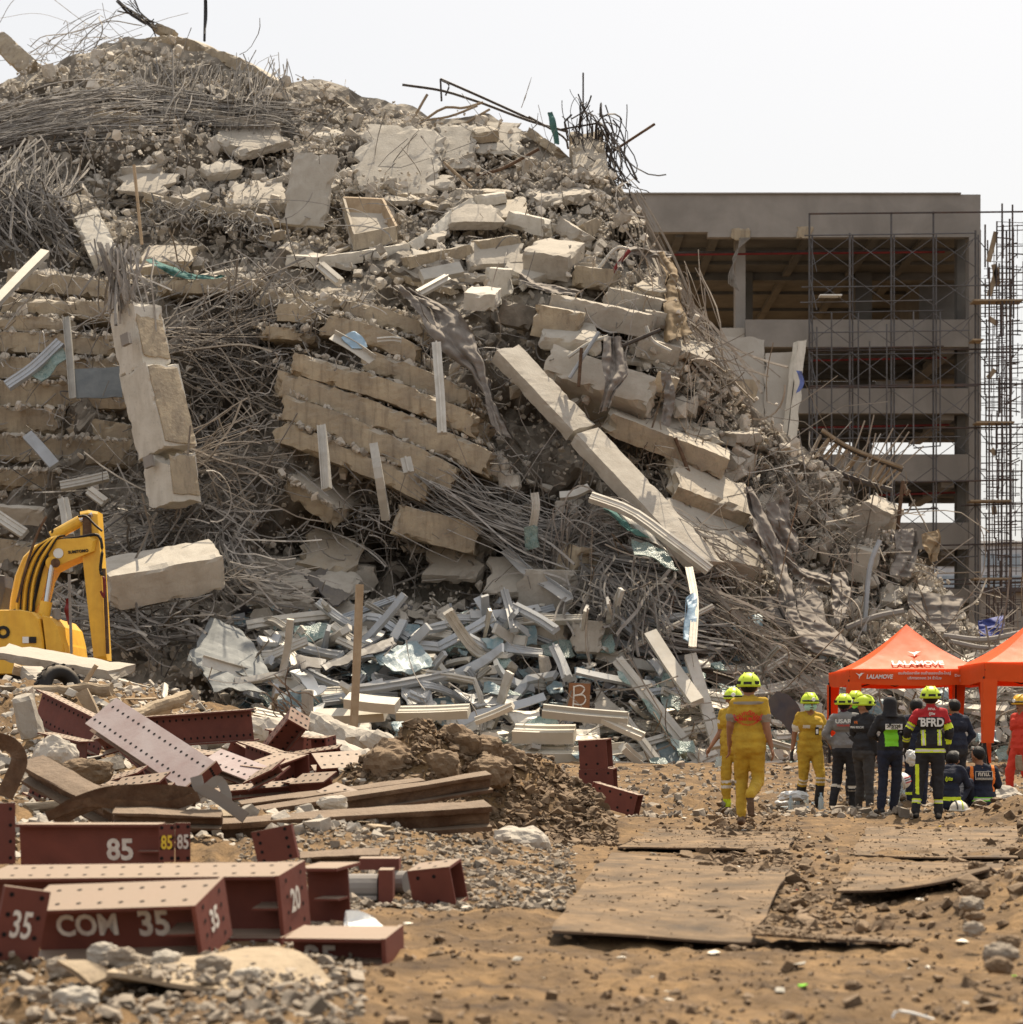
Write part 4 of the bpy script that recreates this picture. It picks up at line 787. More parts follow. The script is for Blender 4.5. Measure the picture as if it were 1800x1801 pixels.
pole('rusty_pole', 'red and white pole standing by the tattered cloth', [(1576, 965), (1588, 850), (1592, 870), (1600, 862)], 61.6, .06, 'rust')
pole('steel_pipe', 'long pipe lying low above the orange tent', [(1488, 1105), (1540, 1085), (1590, 1075)], 57.5, .09, 'plaster')
pole('steel_pipe', 'cluster pipe lying right of the orange tent peak', [(1660, 1118), (1730, 1125), (1800, 1112)], 55.6, .08, 'plaster')
pole('steel_pipe', 'second low pipe right of the orange tent peak', [(1670, 1128), (1740, 1140), (1810, 1128)], 55.2, .07, 'plaster')
# broken ladder frame on the right flank
def ladder():
    r = thing('broken_truss', at(1500, 830, 63.5), 'broken ladder-like truss with two dark rails jutting over the right flank', 'truss'); Y = 63.3
    for pts in ([(1446, 758), (1500, 792), (1588, 826)], [(1425, 792), (1470, 828), (1510, 845), (1568, 862)]):
        mb = MB(); tube(mb, spline([at(x, y, Y) for x, y in pts], 9), .09, 6); mb.build('rail', MT['darksteel'], r)
    mb = MB(); tube(mb, spline([at(x, y, Y - .3) for x, y in ((1446, 756), (1500, 789), (1588, 822))], 9), .06, 5); mb.build('rail', MT['oldwood'], r)
    for k in range(22):
        t = k / 21; a = at(1440 + 140 * t + random.uniform(-4, 8), 765 + 60 * t, Y); b = at(1428 + 134 * t + random.uniform(-10, 6), 800 + 58 * t, Y + random.uniform(-.4, .4))
        mb = MB(); tube(mb, [a, b], random.uniform(.03, .055), 5, a=random.random()); mb.build('rung', MT['oldwood' if k % 3 else 'rebarrust'], r)
    for k in range(9):
        x = 1500 + k * 10; mb = MB(); tube(mb, [at(x, 800 + 3 * k, Y), at(x + random.uniform(10, 45), 740 + random.uniform(-20, 40) + 3 * k, Y)], .025, 4); mb.build('loose_rod', MT['rebarrust'], r)
ladder()
# ------------------------------------------------------------------ cloth
def tarp(label, lft, rgt, out, m='tarp', folds=3.5, amp=.09, seed=0, Yabs=None, nu=38, nv=64, name='torn_tarp', cat='tarp', tear=.06):
    def edge(e):
        E = []
        for q in e: x, y = q[:2]; E.append(at(x, y, float(pyd(x, y) - out if Yabs is None else Yabs) + (q[2] if len(q) > 2 else 0)))
        return spline(E, nv)
    A = edge(lft); B = edge(rgt); u = np.linspace(0, 1, nu)[None, :, None]; P = A[:, None] * (1 - u) + B[:, None] * u
    v = np.linspace(0, 1, nv)[:, None]; uu = u[..., 0]
    wd = np.linalg.norm(B - A, axis=1)[:, None]
    ph = seed + 1.5 * np.sin(v * 3 + seed) + 3.2 * fbm(P * .8, .8, 330 + seed, 2); folds = folds * .55; w_ = np.sin(uu * folds * 6.28 + ph) + .5 * np.sin(uu * folds * 14.1 + ph * 1.7 + v * 4)
    w_ = np.sign(w_) * np.abs(w_) ** .7 * (.45 + .55 * np.abs(vn(P, .9, 305 + seed)) * 2)
    P[..., 1] += amp * w_ * np.minimum(1, wd / .5) + .25 * fbm(P, .9, 300 + seed, 3) + .15 * np.abs(fbm(P, 2.8, 320 + seed, 3))
    P[..., 0] += .12 * fbm(P, 1.1, 308 + seed, 2)
    P[..., 0] += .5 * amp * np.cos(uu * folds * 6.28 + ph) * np.minimum(1, wd / .8)
    P[..., 2] += tear * vn(P, 4, 310 + seed) * sst(.8, 1, v)
    mb = MB(); Q = P.reshape(-1, 3); n = len(Q); off = np.array([0, .012, 0]); f = grid_faces(nv, nu)
    mb.add(np.concatenate([Q, Q + off]), np.concatenate([f, f[:, ::-1] + n])); return mb.build(name, MT[m], None, True, label=label, cat=cat)
tarp('grey tarp draped and twisted down over the tilted central stack', [(688, 502), (735, 548), (778, 612), (832, 660), (868, 745)], [(730, 512), (815, 556), (845, 625), (858, 690), (890, 775)], 3.4, seed=1)
tarp('narrow tail of grey cloth trailing under the draped tarp', [(845, 660), (860, 700), (880, 760)], [(862, 665), (880, 720), (905, 775)], 3.0, seed=2, folds=2)
tarp('twisted grey cloth strip at the head of the draped tarp', [(684, 500), (705, 515), (730, 535)], [(690, 512), (730, 520), (790, 548)], 3.5, seed=9, folds=2)
tarp('tan sunlit cloth hanging at the right edge of the pile', [(1158, 444), (1166, 500), (1170, 602)], [(1182, 444), (1198, 500), (1216, 588)], 1.6, 'tarptan', 2.2, .14, 3)
tarp('rolled grey cloth over the rubble left of the tan cloth', [(1086, 470), (1100, 432), (1140, 432), (1180, 440)], [(1098, 474), (1112, 446), (1145, 448), (1182, 452)], 1.8, 'tarp', 1.5, .12, 4)
tarp('ragged grey cloth hanging on the angular block', [(1062, 592), (1062, 640), (1055, 690), (1046, 726)], [(1092, 590), (1108, 655), (1078, 690), (1068, 716)], 3.9, seed=5, folds=3)
tarp('grey cloth strip hanging beside the beam end', [(1160, 652), (1163, 700), (1164, 748)], [(1176, 656), (1181, 700), (1180, 746)], 3.6, seed=6, folds=1.5)
tarp('long grey sash of cloth falling beside the pale lower slab', [(1306, 856), (1325, 930), (1362, 990), (1384, 1066)], [(1322, 852), (1352, 915), (1384, 985), (1396, 1064)], 3.6, seed=7, folds=2)
tarp('square grey cloth hanging right of the long sash', [(1352, 885), (1358, 925), (1372, 962), (1392, 972)], [(1392, 872), (1396, 910), (1405, 940), (1408, 968)], 3.2, seed=8, folds=2)
tarp('triangle of grey cloth stretched left of the long sash', [(1284, 934), (1320, 965), (1365, 1002)], [(1330, 938), (1348, 965), (1372, 1000)], 3.4, seed=11, folds=1, amp=.08)
tarp('grey cloth twisted sideways below the hanging square', [(1375, 968), (1420, 1000), (1462, 1012)], [(1380, 990), (1415, 1025), (1458, 1030)], 3.3, seed=12, folds=2)
tarp('broad grey drape spreading down to the orange tent', [(1386, 1062), (1392, 1105), (1420, 1140), (1500, 1165)], [(1410, 1050), (1440, 1085), (1478, 1118), (1508, 1148)], 3.6, seed=13, folds=3.5)
tarp('pale pleated cloth behind the broad drape', [(1340, 1050), (1350, 1080), (1372, 1110)], [(1430, 1030), (1450, 1070), (1462, 1110)], 2.8, seed=14, folds=5, amp=.12)
tarp('grey cloth hanging in points above the orange tent', [(1456, 1008), (1462, 1050), (1470, 1100)], [(1485, 1005), (1492, 1050), (1484, 1090)], 3.2, seed=15, folds=2)
tarp('tattered grey cloth flapping at the right flank, left piece', [(1574, 932), (1576, 970), (1570, 1012)], [(1617, 928), (1622, 965), (1604, 1014)], 1.6, seed=16, folds=2.5)
tarp('tattered brown cloth flapping at the right flank, right piece', [(1620, 940), (1625, 960), (1640, 985)], [(1648, 930), (1655, 955), (1656, 985)], 1.6, 'tarptan', 2, .1, 17)
tarp('wrinkled cloth heap low on the right beside the tent peak', [(1600, 1040), (1615, 1085), (1640, 1110)], [(1690, 1050), (1695, 1090), (1690, 1120)], 3.0, 'tarp', 4, .25, 18)
tarp('grey sheet crumpled over beams left of the lower drape', [(1205, 1165), (1300, 1178), (1360, 1200)], [(1215, 1180), (1300, 1215), (1350, 1235)], 1.4, 'tarp', 2, .2, 19)
tarp('dark grey rolled cloth under the hexagonal column end', [(908, 478), (960, 498), (1020, 512)], [(905, 490), (955, 512), (1015, 520)], 2.2, 'tarp', 1.5, .1, 20)
tarp('blue tarp scrap at the far right of the debris', [(1718, 1092), (1722, 1110), (1730, 1128)], [(1760, 1082), (1768, 1105), (1772, 1125)], 2.2, 'bluetarp', 1, .06, 21)
tarp('small dark green netting scrap hanging at the crest', [(962, 195), (966, 215), (972, 250)], [(970, 192), (978, 212), (982, 252)], 0, 'net', 1, .05, 22, Yabs=72.2, nu=8, nv=16, name='net_scrap', cat='netting')
tarp('green netting and film strung along the top of the left stack', [(250, 455), (290, 480), (330, 492), (390, 490)], [(262, 452), (300, 468), (340, 484), (395, 484)], 2.4, 'net', 1, .08, 23, name='net_scrap', cat='netting')
tarp('blue rag hanging on the edge of the leaning wall panel', [(1400, 650), (1404, 668), (1403, 690)], [(1410, 652), (1413, 670), (1409, 688)], 0, 'bluecloth', 2, .06, 34, Yabs=82.6, nu=10, nv=16, name='blue_rag', cat='rag')
# ------------------------------------------------------------------ window frame bars, glass, panels
PROF = np.array([(-.5, 0), (-.5, 1), (-.30, 1), (-.27, .84), (.05, .84), (.08, .94), (.14, .94), (.16, .8), (.36, .8), (.38, 1), (.5, 1), (.5, 0)])
PROFS = [PROF, np.array([(-.5, 0), (-.5, 1), (.5, 1), (.5, 0)]), np.array([(-.5, 0), (-.5, 1), (-.44, 1), (-.44, .12), (.5, .12), (.5, 0)]),
         np.array([(-.5, 0), (-.5, .8), (-.1, .8), (-.08, 1.2), (.08, 1.2), (.1, .8), (.5, .8), (.5, 0)])]
def mullion_mesh(P, w_, t_, face=(0, -1, .5), twist=0.0):
    PROF = PROFS[RNG.choice(4, p=[.3, .33, .12, .25])]
    P = np.asarray(P, float); T = np.gradient(P, axis=0); T /= np.linalg.norm(T, axis=1)[:, None]
    n = np.array(face, float)[None] - T * (T @ np.array(face, float))[:, None]; n /= np.linalg.norm(n, axis=1)[:, None] + 1e-9
    s = np.cross(T, n); 
    if twist:
        a = np.linspace(0, twist, len(P))[:, None]; n, s = n * np.cos(a) + s * np.sin(a), s * np.cos(a) - n * np.sin(a)
    k = len(PROF); V = P[:, None] + s[:, None] * (PROF[:, 0] * w_)[None, :, None] + n[:, None] * (PROF[:, 1] * t_)[None, :, None]
    f = grid_faces(len(P), k, True); return V.reshape(-1, 3), f, [list(range(k)), [(len(P) - 1) * k + i for i in range(k)][::-1]]
def bar(label, pts, out=2.0, w_=.22, t_=.17, m='alu', face=(0, -1, .4), n=9, twist=0., Yabs=None, group=None, name='frame_bar'):
    E = [at(x, y, float(pyd(x, y) - out if Yabs is None else Yabs) + (q[0] if q else 0)) for x, y, *q in pts]
    P = spline(E, n) if len(E) > 2 else np.array([E[0].lerp(E[1], t) for t in np.linspace(0, 1, 4)])
    V, f, caps = mullion_mesh(P, w_, t_, face, twist); mb = MB(); mb.add(V, f, RNG.random())
    mb.F.append(np.array(caps)); mb.M.append(np.zeros(2)); return mb.build(name, MT[m], label=label, cat='frame bar', group=group)
bar('white frame bar hanging upright over the tilted stack', [(768, 606), (772, 660), (775, 700), (778, 765)], 4.2, .26)
bar('crumpled white frame bar hanging from the lowest floor edge, left', [(566, 752), (572, 800), (578, 862)], 4.0, .25, twist=.5)
bar('crumpled white frame bar hanging from the lowest floor edge, middle', [(658, 785), (668, 840), (680, 910)], 4.0, .24, twist=.3)
bar('short white bracket hanging from the lowest floor edge, right', [(714, 808), (720, 834)], 4.0, .3)
bar('white frame bar lying on the tilted stack beside blue glass', [(584, 592), (620, 612), (655, 636)], 4.2, .3, .16, face=(0, -1, 1))
bar('short white fold of frame by the blue glass scrap', [(664, 602), (690, 600), (706, 602)], 4.2, .16)
bar('white post hanging beside the tarp tail with torn glass', [(940, 868), (943, 895), (938, 930)], 3.6, .22)
bar('long white frame bar lying along the leaning column foot', [(1038, 878), (1110, 905), (1180, 955), (1246, 1006)], 5.0, .3, .16, face=(0, -1, 1))
bar('white frame bar stub left of the green glass sheet', [(985, 875), (1010, 872), (1036, 860)], 3.4, .2)
bar('thin white strip hanging in front of the bar sheaf', [(1212, 1000), (1222, 1060), (1218, 1140)], 5.2, .2, .06)
bar('shade-grey curved frame bar falling through the cave', [(888, 968), (930, 1010), (965, 1030), (1002, 1056)], 3.4, .26, m='alushade')
bar('straight shade-grey bar in the shadow left of the cave wall', [(888, 1045), (898, 1080), (905, 1112)], 3.0, .22, m='alushade')
bar('short shade-grey bar fallen across the cave wall', [(908, 1070), (950, 1092), (980, 1112)], 3.6, .24, m='alushade')
bar('leaning grey bar under the bar sheaf', [(1145, 1118), (1185, 1180), (1228, 1240)], 3.4, .34, m='alu')
bar('thin bent strip standing left of the letter board', [(975, 1142), (990, 1170), (1000, 1196)], 3.0, .26, m='alushade', twist=.4)
bar('white bar standing upright at the upper left by the stack', [(118, 562), (124, 630), (130, 705)], 3.0, .2)
bar('long white frame bar slanting at the far left', [(-8, 538), (40, 488), (80, 448)], 3.2, .28)
bar('frayed pale bar slanting across the left stack', [(14, 682), (60, 650), (108, 605)], 3.0, .3, m='alushade')
bar('grey channel bar stuck in the lowest left floor', [(50, 768), (75, 795), (98, 822)], 2.6, .32, m='alushade')
bar('white bar lying above the excavator boom', [(108, 858), (150, 850), (192, 840)], 2.6, .26)
bar('white post behind the excavator boom head', [(112, 880), (118, 910), (122, 945)], 2.4, .3)
bar('white bar falling right behind the boom head', [(158, 865), (186, 886)], 2.8, .28)
bar('long bar slanting left of the excavator boom', [(-10, 905), (20, 925), (46, 942)], 3.0, .3)
bar('thin white strip by the hexagonal column', [(565, 470), (600, 500)], 2.4, .3)
bar('pale bars stacked at the head of the draped tarp, upper', [(740, 492), (810, 478)], 3.0, .4, .25)
bar('pale bars stacked at the head of the draped tarp, lower', [(735, 520), (786, 492)], 3.2, .26)
# glazed frame near the yellow team
GY = 51.3
bar('long white frame bar leaning with broken glass, left of the yellow team', [(1088, 1164, 1.4), (1130, 1215, .8), (1252, 1366, -1)], w_=.3, t_=.18, Yabs=GY, face=(-.3, -1, .5))
bar('upright white frame bar leaning beside the yellow team', [(1214, 1156, .9), (1240, 1240, .2), (1262, 1318, -.4)], w_=.3, t_=.18, Yabs=GY)
bar('bottom white frame bar of the glazed panel on the ground', [(1184, 1366, -.9), (1262, 1328, -.7)], w_=.25, t_=.14, Yabs=GY)
bar('left white frame bar of the glazed panel', [(1090, 1250, .3), (1130, 1305, -.2), (1176, 1366, -1)], w_=.2, t_=.12, Yabs=GY)
bar('top white frame bar of the glazed panel', [(1135, 1308, -.2), (1200, 1290, 0), (1240, 1282, .2)], w_=.2, t_=.12, Yabs=GY + .2)
def sheet(label, pts, m, Yabs=None, out=2.5, th=.03, crump=.05, seed=0, n=14, name='glass_sheet', cat='glass', ragged=.08, parent=None):
    E = [np.array(at(x, y, float(pyd(x, y) - out if Yabs is None else Yabs) + (q[0] if q else 0))) for x, y, *q in pts]
    A, B, C, D = E; U, W = np.meshgrid(np.linspace(0, 1, n), np.linspace(0, 1, n))
    G = A * ((1 - U) * (1 - W))[..., None] + B * (U * (1 - W))[..., None] + C * (U * W)[..., None] + D * ((1 - U) * W)[..., None]
    nr = np.cross(B - A, D - A); nr /= np.linalg.norm(nr) + 1e-9
    if nr[1] < 0: nr = -nr
    e = np.exp(-np.minimum.reduce([U, 1 - U, W, 1 - W]) / .06)[..., None]
    G = G + nr * crump * fbm(G, 1.6, 400 + seed, 3)[..., None] + e * ragged * np.stack([vn(G, 3.5, 410 + seed), 0 * U, vn(G, 3.5, 420 + seed)], -1)
    V = np.concatenate([G.reshape(-1, 3), (G + nr * th).reshape(-1, 3)]); f = grid_faces(n, n); i = np.arange(n * n).reshape(n, n)
    ring = np.concatenate([i[0, :], i[1:, -1], i[-1, -2::-1], i[-2:0, 0]]); rf = np.stack([ring, np.roll(ring, -1), np.roll(ring, -1) + n * n, ring + n * n], -1)
    mb = MB(); mb.add(V, np.concatenate([f[:, ::-1], f + n * n, rf]), RNG.random()); return mb.build(name, MT[m], parent, label=label, cat=cat)
sheet('blue-green pane lying in the glazed frame on the ground', [(1140, 1312, .1), (1198, 1290, .2), (1250, 1338, -.6), (1184, 1362, -.8)], 'glassblue', GY, crump=.02, seed=1)
sheet('shattered pale green glass hanging from the long leaning frame bar', [(1128, 1228, .5), (1150, 1240, .4), (1228, 1330, -.4), (1196, 1318, -.3)], 'glass', GY - .1, seed=2)
sheet('torn green glass at the tip of the long leaning frame bar', [(1084, 1175, 1.2), (1095, 1180, 1.1), (1112, 1202, .8), (1090, 1190, 1)], 'glass', GY - .1, seed=3, crump=.1)
sheet('hanging green glass shred behind the upright frame bar', [(1165, 1170, .5), (1180, 1175, .5), (1190, 1240, 0), (1175, 1240, 0)], 'glass', GY + 1.5, seed=4)
sheet('green laminated glass draped left of the long white bar', [(1060, 890), (1085, 895), (1140, 945), (1118, 935)], 'net', out=4.6, seed=5, crump=.18)
sheet('pale glass sheet folded under the long white bar', [(1075, 885), (1120, 915), (1185, 975), (1130, 940)], 'alu', out=4.4, seed=6, crump=.08)
sheet('crumpled green glass heap at the end of the long white bar', [(1110, 945), (1160, 955), (1195, 1000), (1120, 975)], 'glass', out=4.6, seed=7, crump=.22)
sheet('torn green glass under the white post', [(922, 928), (942, 930), (950, 965), (922, 972)], 'glass', out=3.9, seed=8, crump=.12)
sheet('blue film strip hanging on the thin white strip', [(1206, 1050), (1222, 1042), (1222, 1130), (1208, 1120)], 'film', out=5.3, seed=9, crump=.1, name='film_strip', cat='film')
sheet('blue glass scrap on the tilted stack', [(600, 592), (625, 580), (650, 606), (620, 614)], 'film', out=4.3, seed=10, crump=.1)
sheet('scratched grey glass panel in a frame on the left stack', [(124, 648), (212, 645), (216, 698), (130, 700)], 'dusty_shade_glass', out=3.1, seed=11, crump=.02, ragged=.02)
sheet('blue glass rags left of the scratched panel', [(50, 655), (110, 610), (118, 630), (70, 672)], 'glass', out=3.1, seed=12, crump=.12)
sheet('large dusty glazed panel leaning at the foot of the pile', [(368, 1082), (440, 1120), (486, 1205), (332, 1158)], 'dusty_shade_glass', out=3.0, seed=13, crump=.05)
sheet('lower half of the dusty glazed panel beside the excavator', [(332, 1150), (400, 1180), (470, 1215), (380, 1212)], 'dusty_shade_glass', out=3.2, seed=14, crump=.05)
sheet('teal curved glass pane in a white frame among the bars', [(655, 1152), (725, 1118), (768, 1168), (690, 1180)], 'glassblue', out=3.2, seed=15, crump=.12)
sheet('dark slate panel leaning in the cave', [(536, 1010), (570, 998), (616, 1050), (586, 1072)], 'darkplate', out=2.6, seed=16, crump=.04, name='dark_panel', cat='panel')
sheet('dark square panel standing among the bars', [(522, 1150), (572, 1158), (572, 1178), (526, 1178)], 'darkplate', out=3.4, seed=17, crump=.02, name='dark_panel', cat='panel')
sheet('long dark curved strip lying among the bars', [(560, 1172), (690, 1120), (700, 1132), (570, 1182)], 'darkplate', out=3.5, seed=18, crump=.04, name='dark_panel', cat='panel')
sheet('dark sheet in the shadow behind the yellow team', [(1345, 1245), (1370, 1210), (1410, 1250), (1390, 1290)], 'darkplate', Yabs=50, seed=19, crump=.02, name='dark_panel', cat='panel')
sheet('blue-grey panel top lying in the debris by the letter board', [(795, 1215), (900, 1228), (915, 1236), (840, 1242)], 'alushade', out=2.2, seed=20, crump=.05, name='sheet_metal', cat='panel')
sheet('pale panel leaning right of the letter board', [(1055, 1205), (1085, 1240), (1100, 1250), (1045, 1248)], 'slabtop', out=1.6, seed=21, crump=.05, name='sheet_metal', cat='panel')
sheet('white corrugated sheet standing among the bars', [(700, 1212), (742, 1195), (775, 1250), (735, 1255)], 'alushade', out=2.6, seed=22, crump=.08, name='sheet_metal', cat='panel')
sheet('white crumpled sheet below the dusty glazed panel', [(512, 1180), (528, 1176), (572, 1216), (550, 1228)], 'white', out=2.8, seed=23, crump=.08, name='sheet_metal', cat='panel')
sheet('cream sheet lying on the ground left of the post', [(500, 1252), (570, 1240), (575, 1262), (520, 1268)], 'white', out=2.0, seed=24, crump=.04, name='sheet_metal', cat='panel')
sheet('broad cream board lying behind the dirt mound', [(815, 1300), (880, 1290), (880, 1315), (800, 1312)], 'litter', Yabs=48, seed=25, crump=.02, name='cream_board', cat='board')
# cream boxed panels lying in the sun
for k, (x0, y0, x1, y1, w_, t_, lb) in enumerate(((905, 1300, 1012, 1302, .5, .32, 'thick white boxed panel lying behind the red box stack'), (920, 1336, 1022, 1338, .5, .3, 'cream boxed panel lying just left of the red box stack'), (700, 1262, 826, 1258, .45, .22, 'long cream panel lying behind the dirt mound'),
        (555, 1268, 680, 1262, .5, .22, 'cream panel lying at the foot of the wooden post'), (955, 1258, 1105, 1272, .35, .25, 'long cream channel lying before the letter board'), (800, 1316, 690, 1352, .2, .12, 'thin cream strip slanting over the dirt mound crest'), (1010, 1330, 1100, 1322, .3, .2, 'cream channel lying right behind the red boxes'),
        (1060, 1268, 1130, 1300, .3, .16, 'cream corner piece right of the letter board'), (840, 1272, 905, 1245, .26, .14, 'short cream bar tilted left of the letter board'), (450, 1262, 540, 1278, .4, .18, 'cream panel half buried behind the pile stumps'), (610, 1240, 700, 1250, .45, .25, 'pale boxed panel resting right of the post'), (1120, 1345, 1090, 1318, .3, .2, 'pale block beside the glazed frame'))):
    bar(lb, [(x0, y0, .3), ((x0 + x1) / 2, (y0 + y1) / 2 + 1, .15), (x1, y1, 0)], w_=w_, t_=t_, m='cream', Yabs=50.2 - .08 * k, face=(0, -.45, 1), name='boxed_panel')
# letter board
def letter_board():
    r = thing('letter_board', at(1019, 1250, 52.2), 'brown plywood board with a white painted letter B', 'sign')
    V, Fc = box((0, 0, 0), (.55, .03, .68)); V = V @ np.array(Matrix.Rotation(.05, 3, 'Y')).T; c = np.array(at(1019, 1225, 52.2))
    mb = MB(); mb.add(V + c, Fc); mb.build('board', MT['ply'], r)
    pts = [(-.09, .22), (-.10, .0), (-.12, -.24)]; o = c - np.array([0, .02, 0]); pts = None
    def st(pp_, name='letter_stroke'):
        mb = MB(); tube(mb, spline([o + np.array([x * 1.35, 0, z * 1.12]) for x, z in pp_], 14), .021, 5); mb.build(name, MT['whitepaint'], r)
    st([(-.10, .24), (-.10, .02), (-.115, -.25)]); st([(-.10, .22), (.02, .25), (.10, .18), (.04, .06), (-.09, .02)]); st([(-.09, .02), (.08, .03), (.12, -.09), (.04, -.19), (-.10, -.17)])
letter_board()
# scattered bars in the debris field
lab = ['loose white frame bar on the sunlit debris', 'loose frame bar in the pile shade', 'loose frame bar in debris behind the people']
def rnd_bar(px, py, out, L, kind, flat):
    if 940 < px < 1080 and py > 1180: px -= 170
    c = np.array(psurf(px, py, out)); a = RNG.uniform(0, np.pi); pit = RNG.normal(0, .07 if flat else .38)
    d = np.array([math.cos(a) * math.cos(pit), .6 * math.sin(a) * math.cos(pit), math.sin(pit)]); d /= np.linalg.norm(d)
    t = np.linspace(-.5, .5, 7)[:, None]; bend = RNG.normal(0, .12, 3) * L; kink = np.abs(t) * 2
    kn = RNG.uniform(-.3, .3); P = c + d * t * L + bend * (t * 2) ** 2 * .3 + np.abs(t - kn) * RNG.normal(0, .35, 3) * L * (RNG.random() < .45)
    V, f, caps = mullion_mesh(P, RNG.uniform(.14, .3), RNG.uniform(.07, .16), (RNG.normal(0, .3), -1, RNG.uniform(.3, 1.2)), RNG.normal(0, .3))
    mb = MB(); mb.add(V, f, RNG.random()); mb.F.append(np.array(caps)); mb.M.append(np.zeros(2))
    mb.build('frame_bar', MT['alushade' if (kind == 1 and RNG.random() < .6) else 'alu'], label=('long' if L > 2.2 else 'short') + lab[kind][5:] + (', ' + ('left of the wooden post' if px < 620 else 'between post and letter board' if px < 1000 else 'right of the letter board') if kind < 2 else (', left of' if px < 1450 else ', straight behind' if px < 1730 else ', right of') + ' the first tent'), cat='frame bar', group=('bars on the sunlit ground', 'bars in the shade', 'bars behind the people')[kind])  # most bars in the pile shade get the shade-tinted aluminium
for _ in range(62): rnd_bar(RNG.uniform(420, 1290), RNG.uniform(1250, 1362), .5, RNG.uniform(.9, 4.2), 0, True)
for _ in range(125): rnd_bar(RNG.uniform(440, 960) if RNG.random() < .8 else RNG.uniform(960, 1250), RNG.uniform(1075, 1250), RNG.uniform(.8, 2.6), RNG.uniform(.7, 2.8), 1, False)
for _ in range(60): rnd_bar(RNG.uniform(1290, 1810), RNG.uniform(1165, 1300), RNG.uniform(.5, 2.0), RNG.uniform(1.2, 3.8), 2, False)
SHARD = ['pale green shattered glass sheet scrap in the debris field', 'blue film-backed panel scrap in the debris field', 'white sheet metal scrap in the debris field']
WH = lambda x: ' left of the post' if x < 620 else ' near the letter board' if x < 1100 else ' by the yellow team' if x < 1400 else ' behind the people'
for k in range(150):
    x = RNG.uniform(430, 1280) if k % 4 else RNG.uniform(1300, 1800); y = RNG.uniform(1090, 1355); s = RNG.uniform(8, 32); q = k % 3
    o = float(pyd(x, y)) - RNG.uniform(.6, 2.4)
    sheet(SHARD[q] + WH(x), [(x - s, y - s * .5 + RNG.uniform(-6, 6), RNG.uniform(-.3, .5)), (x + s * .8, y - s * .6 + RNG.uniform(-8, 8), RNG.uniform(-.3, .5)), (x + s, y + s * .5, -.3), (x - s * .7, y + s * .4, -.3)], ('glass', 'glassblue', 'alu')[q], Yabs=o, seed=40 + k, crump=.12, n=7, name=('glass_scrap', 'panel_scrap', 'metal_scrap')[q], cat='scrap', ragged=.12)['group'] = ('glass scraps', 'panel scraps', 'metal scraps')[q]
# fine flat litter of the debris field; its dark pieces stand for shaded gaps
def flat_bits(n, px0, px1, py0, py1, out, s0, s1, mats, name, label):
    mb = MB(); px = RNG.uniform(px0, px1, n); py = RNG.uniform(py0, py1, n); P = psurf(px, py, out); Rm = rotm(n); sz = RNG.uniform(s0, s1, n)
    q = np.array([[-1, -1, 0], [1, -.8, .1], [.9, 1, 0], [-.8, .9, -.1]]); a = RNG.random(n); mi = RNG.integers(0, len(mats), n)
    asp = RNG.uniform(.25, 1, (n, 1, 1)); Q = np.concatenate([q, q + np.array([0, 0, .12])])
    W = np.einsum('nij,nvj->nvi', Rm, Q[None] * np.concatenate([np.ones((n, 1, 1)), asp, np.ones((n, 1, 1))], 2)) * sz[:, None, None]; W[..., 2] *= .6; W += P[:, None]
    fb = np.array([[3, 2, 1, 0], [4, 5, 6, 7], [0, 1, 5, 4], [1, 2, 6, 5], [2, 3, 7, 6], [3, 0, 4, 7]])
    for k in range(len(mats)):
        ix = np.nonzero(mi == k)[0]; mb.add(W[ix].reshape(-1, 3), (fb[None] + (np.arange(len(ix)) * 8)[:, None, None]).reshape(-1, 4), np.repeat(a[ix], 8), k)
    mb.build(name, [MT[m] for m in mats], label=label, cat='debris', kind='stuff')
flat_bits(3200, 380, 1820, 1150, 1372, .35, .05, .26, ['alu', 'rubble', 'glass', 'darkplate', 'alushade', 'moundmat', 'darkplate'], 'panel_shade_litter', 'small broken panels, glass and dark shade pieces littering the foot of the pile')
flat_bits(1300, 420, 1200, 1060, 1250, .9, .06, .3, ['alushade', 'darkplate', 'glassblue', 'moundmat', 'darkplate', 'grey'], 'panel_shade_litter', 'small dusty panel pieces and dark shade pieces in the shaded foot of the pile')
mb = MB(); pole('wooden_post', 'tall square wooden post standing upright in front of the pile', [(633, 1028), (628, 1160), (622, 1292)], 44, .1, 'wood', 'post', 4)
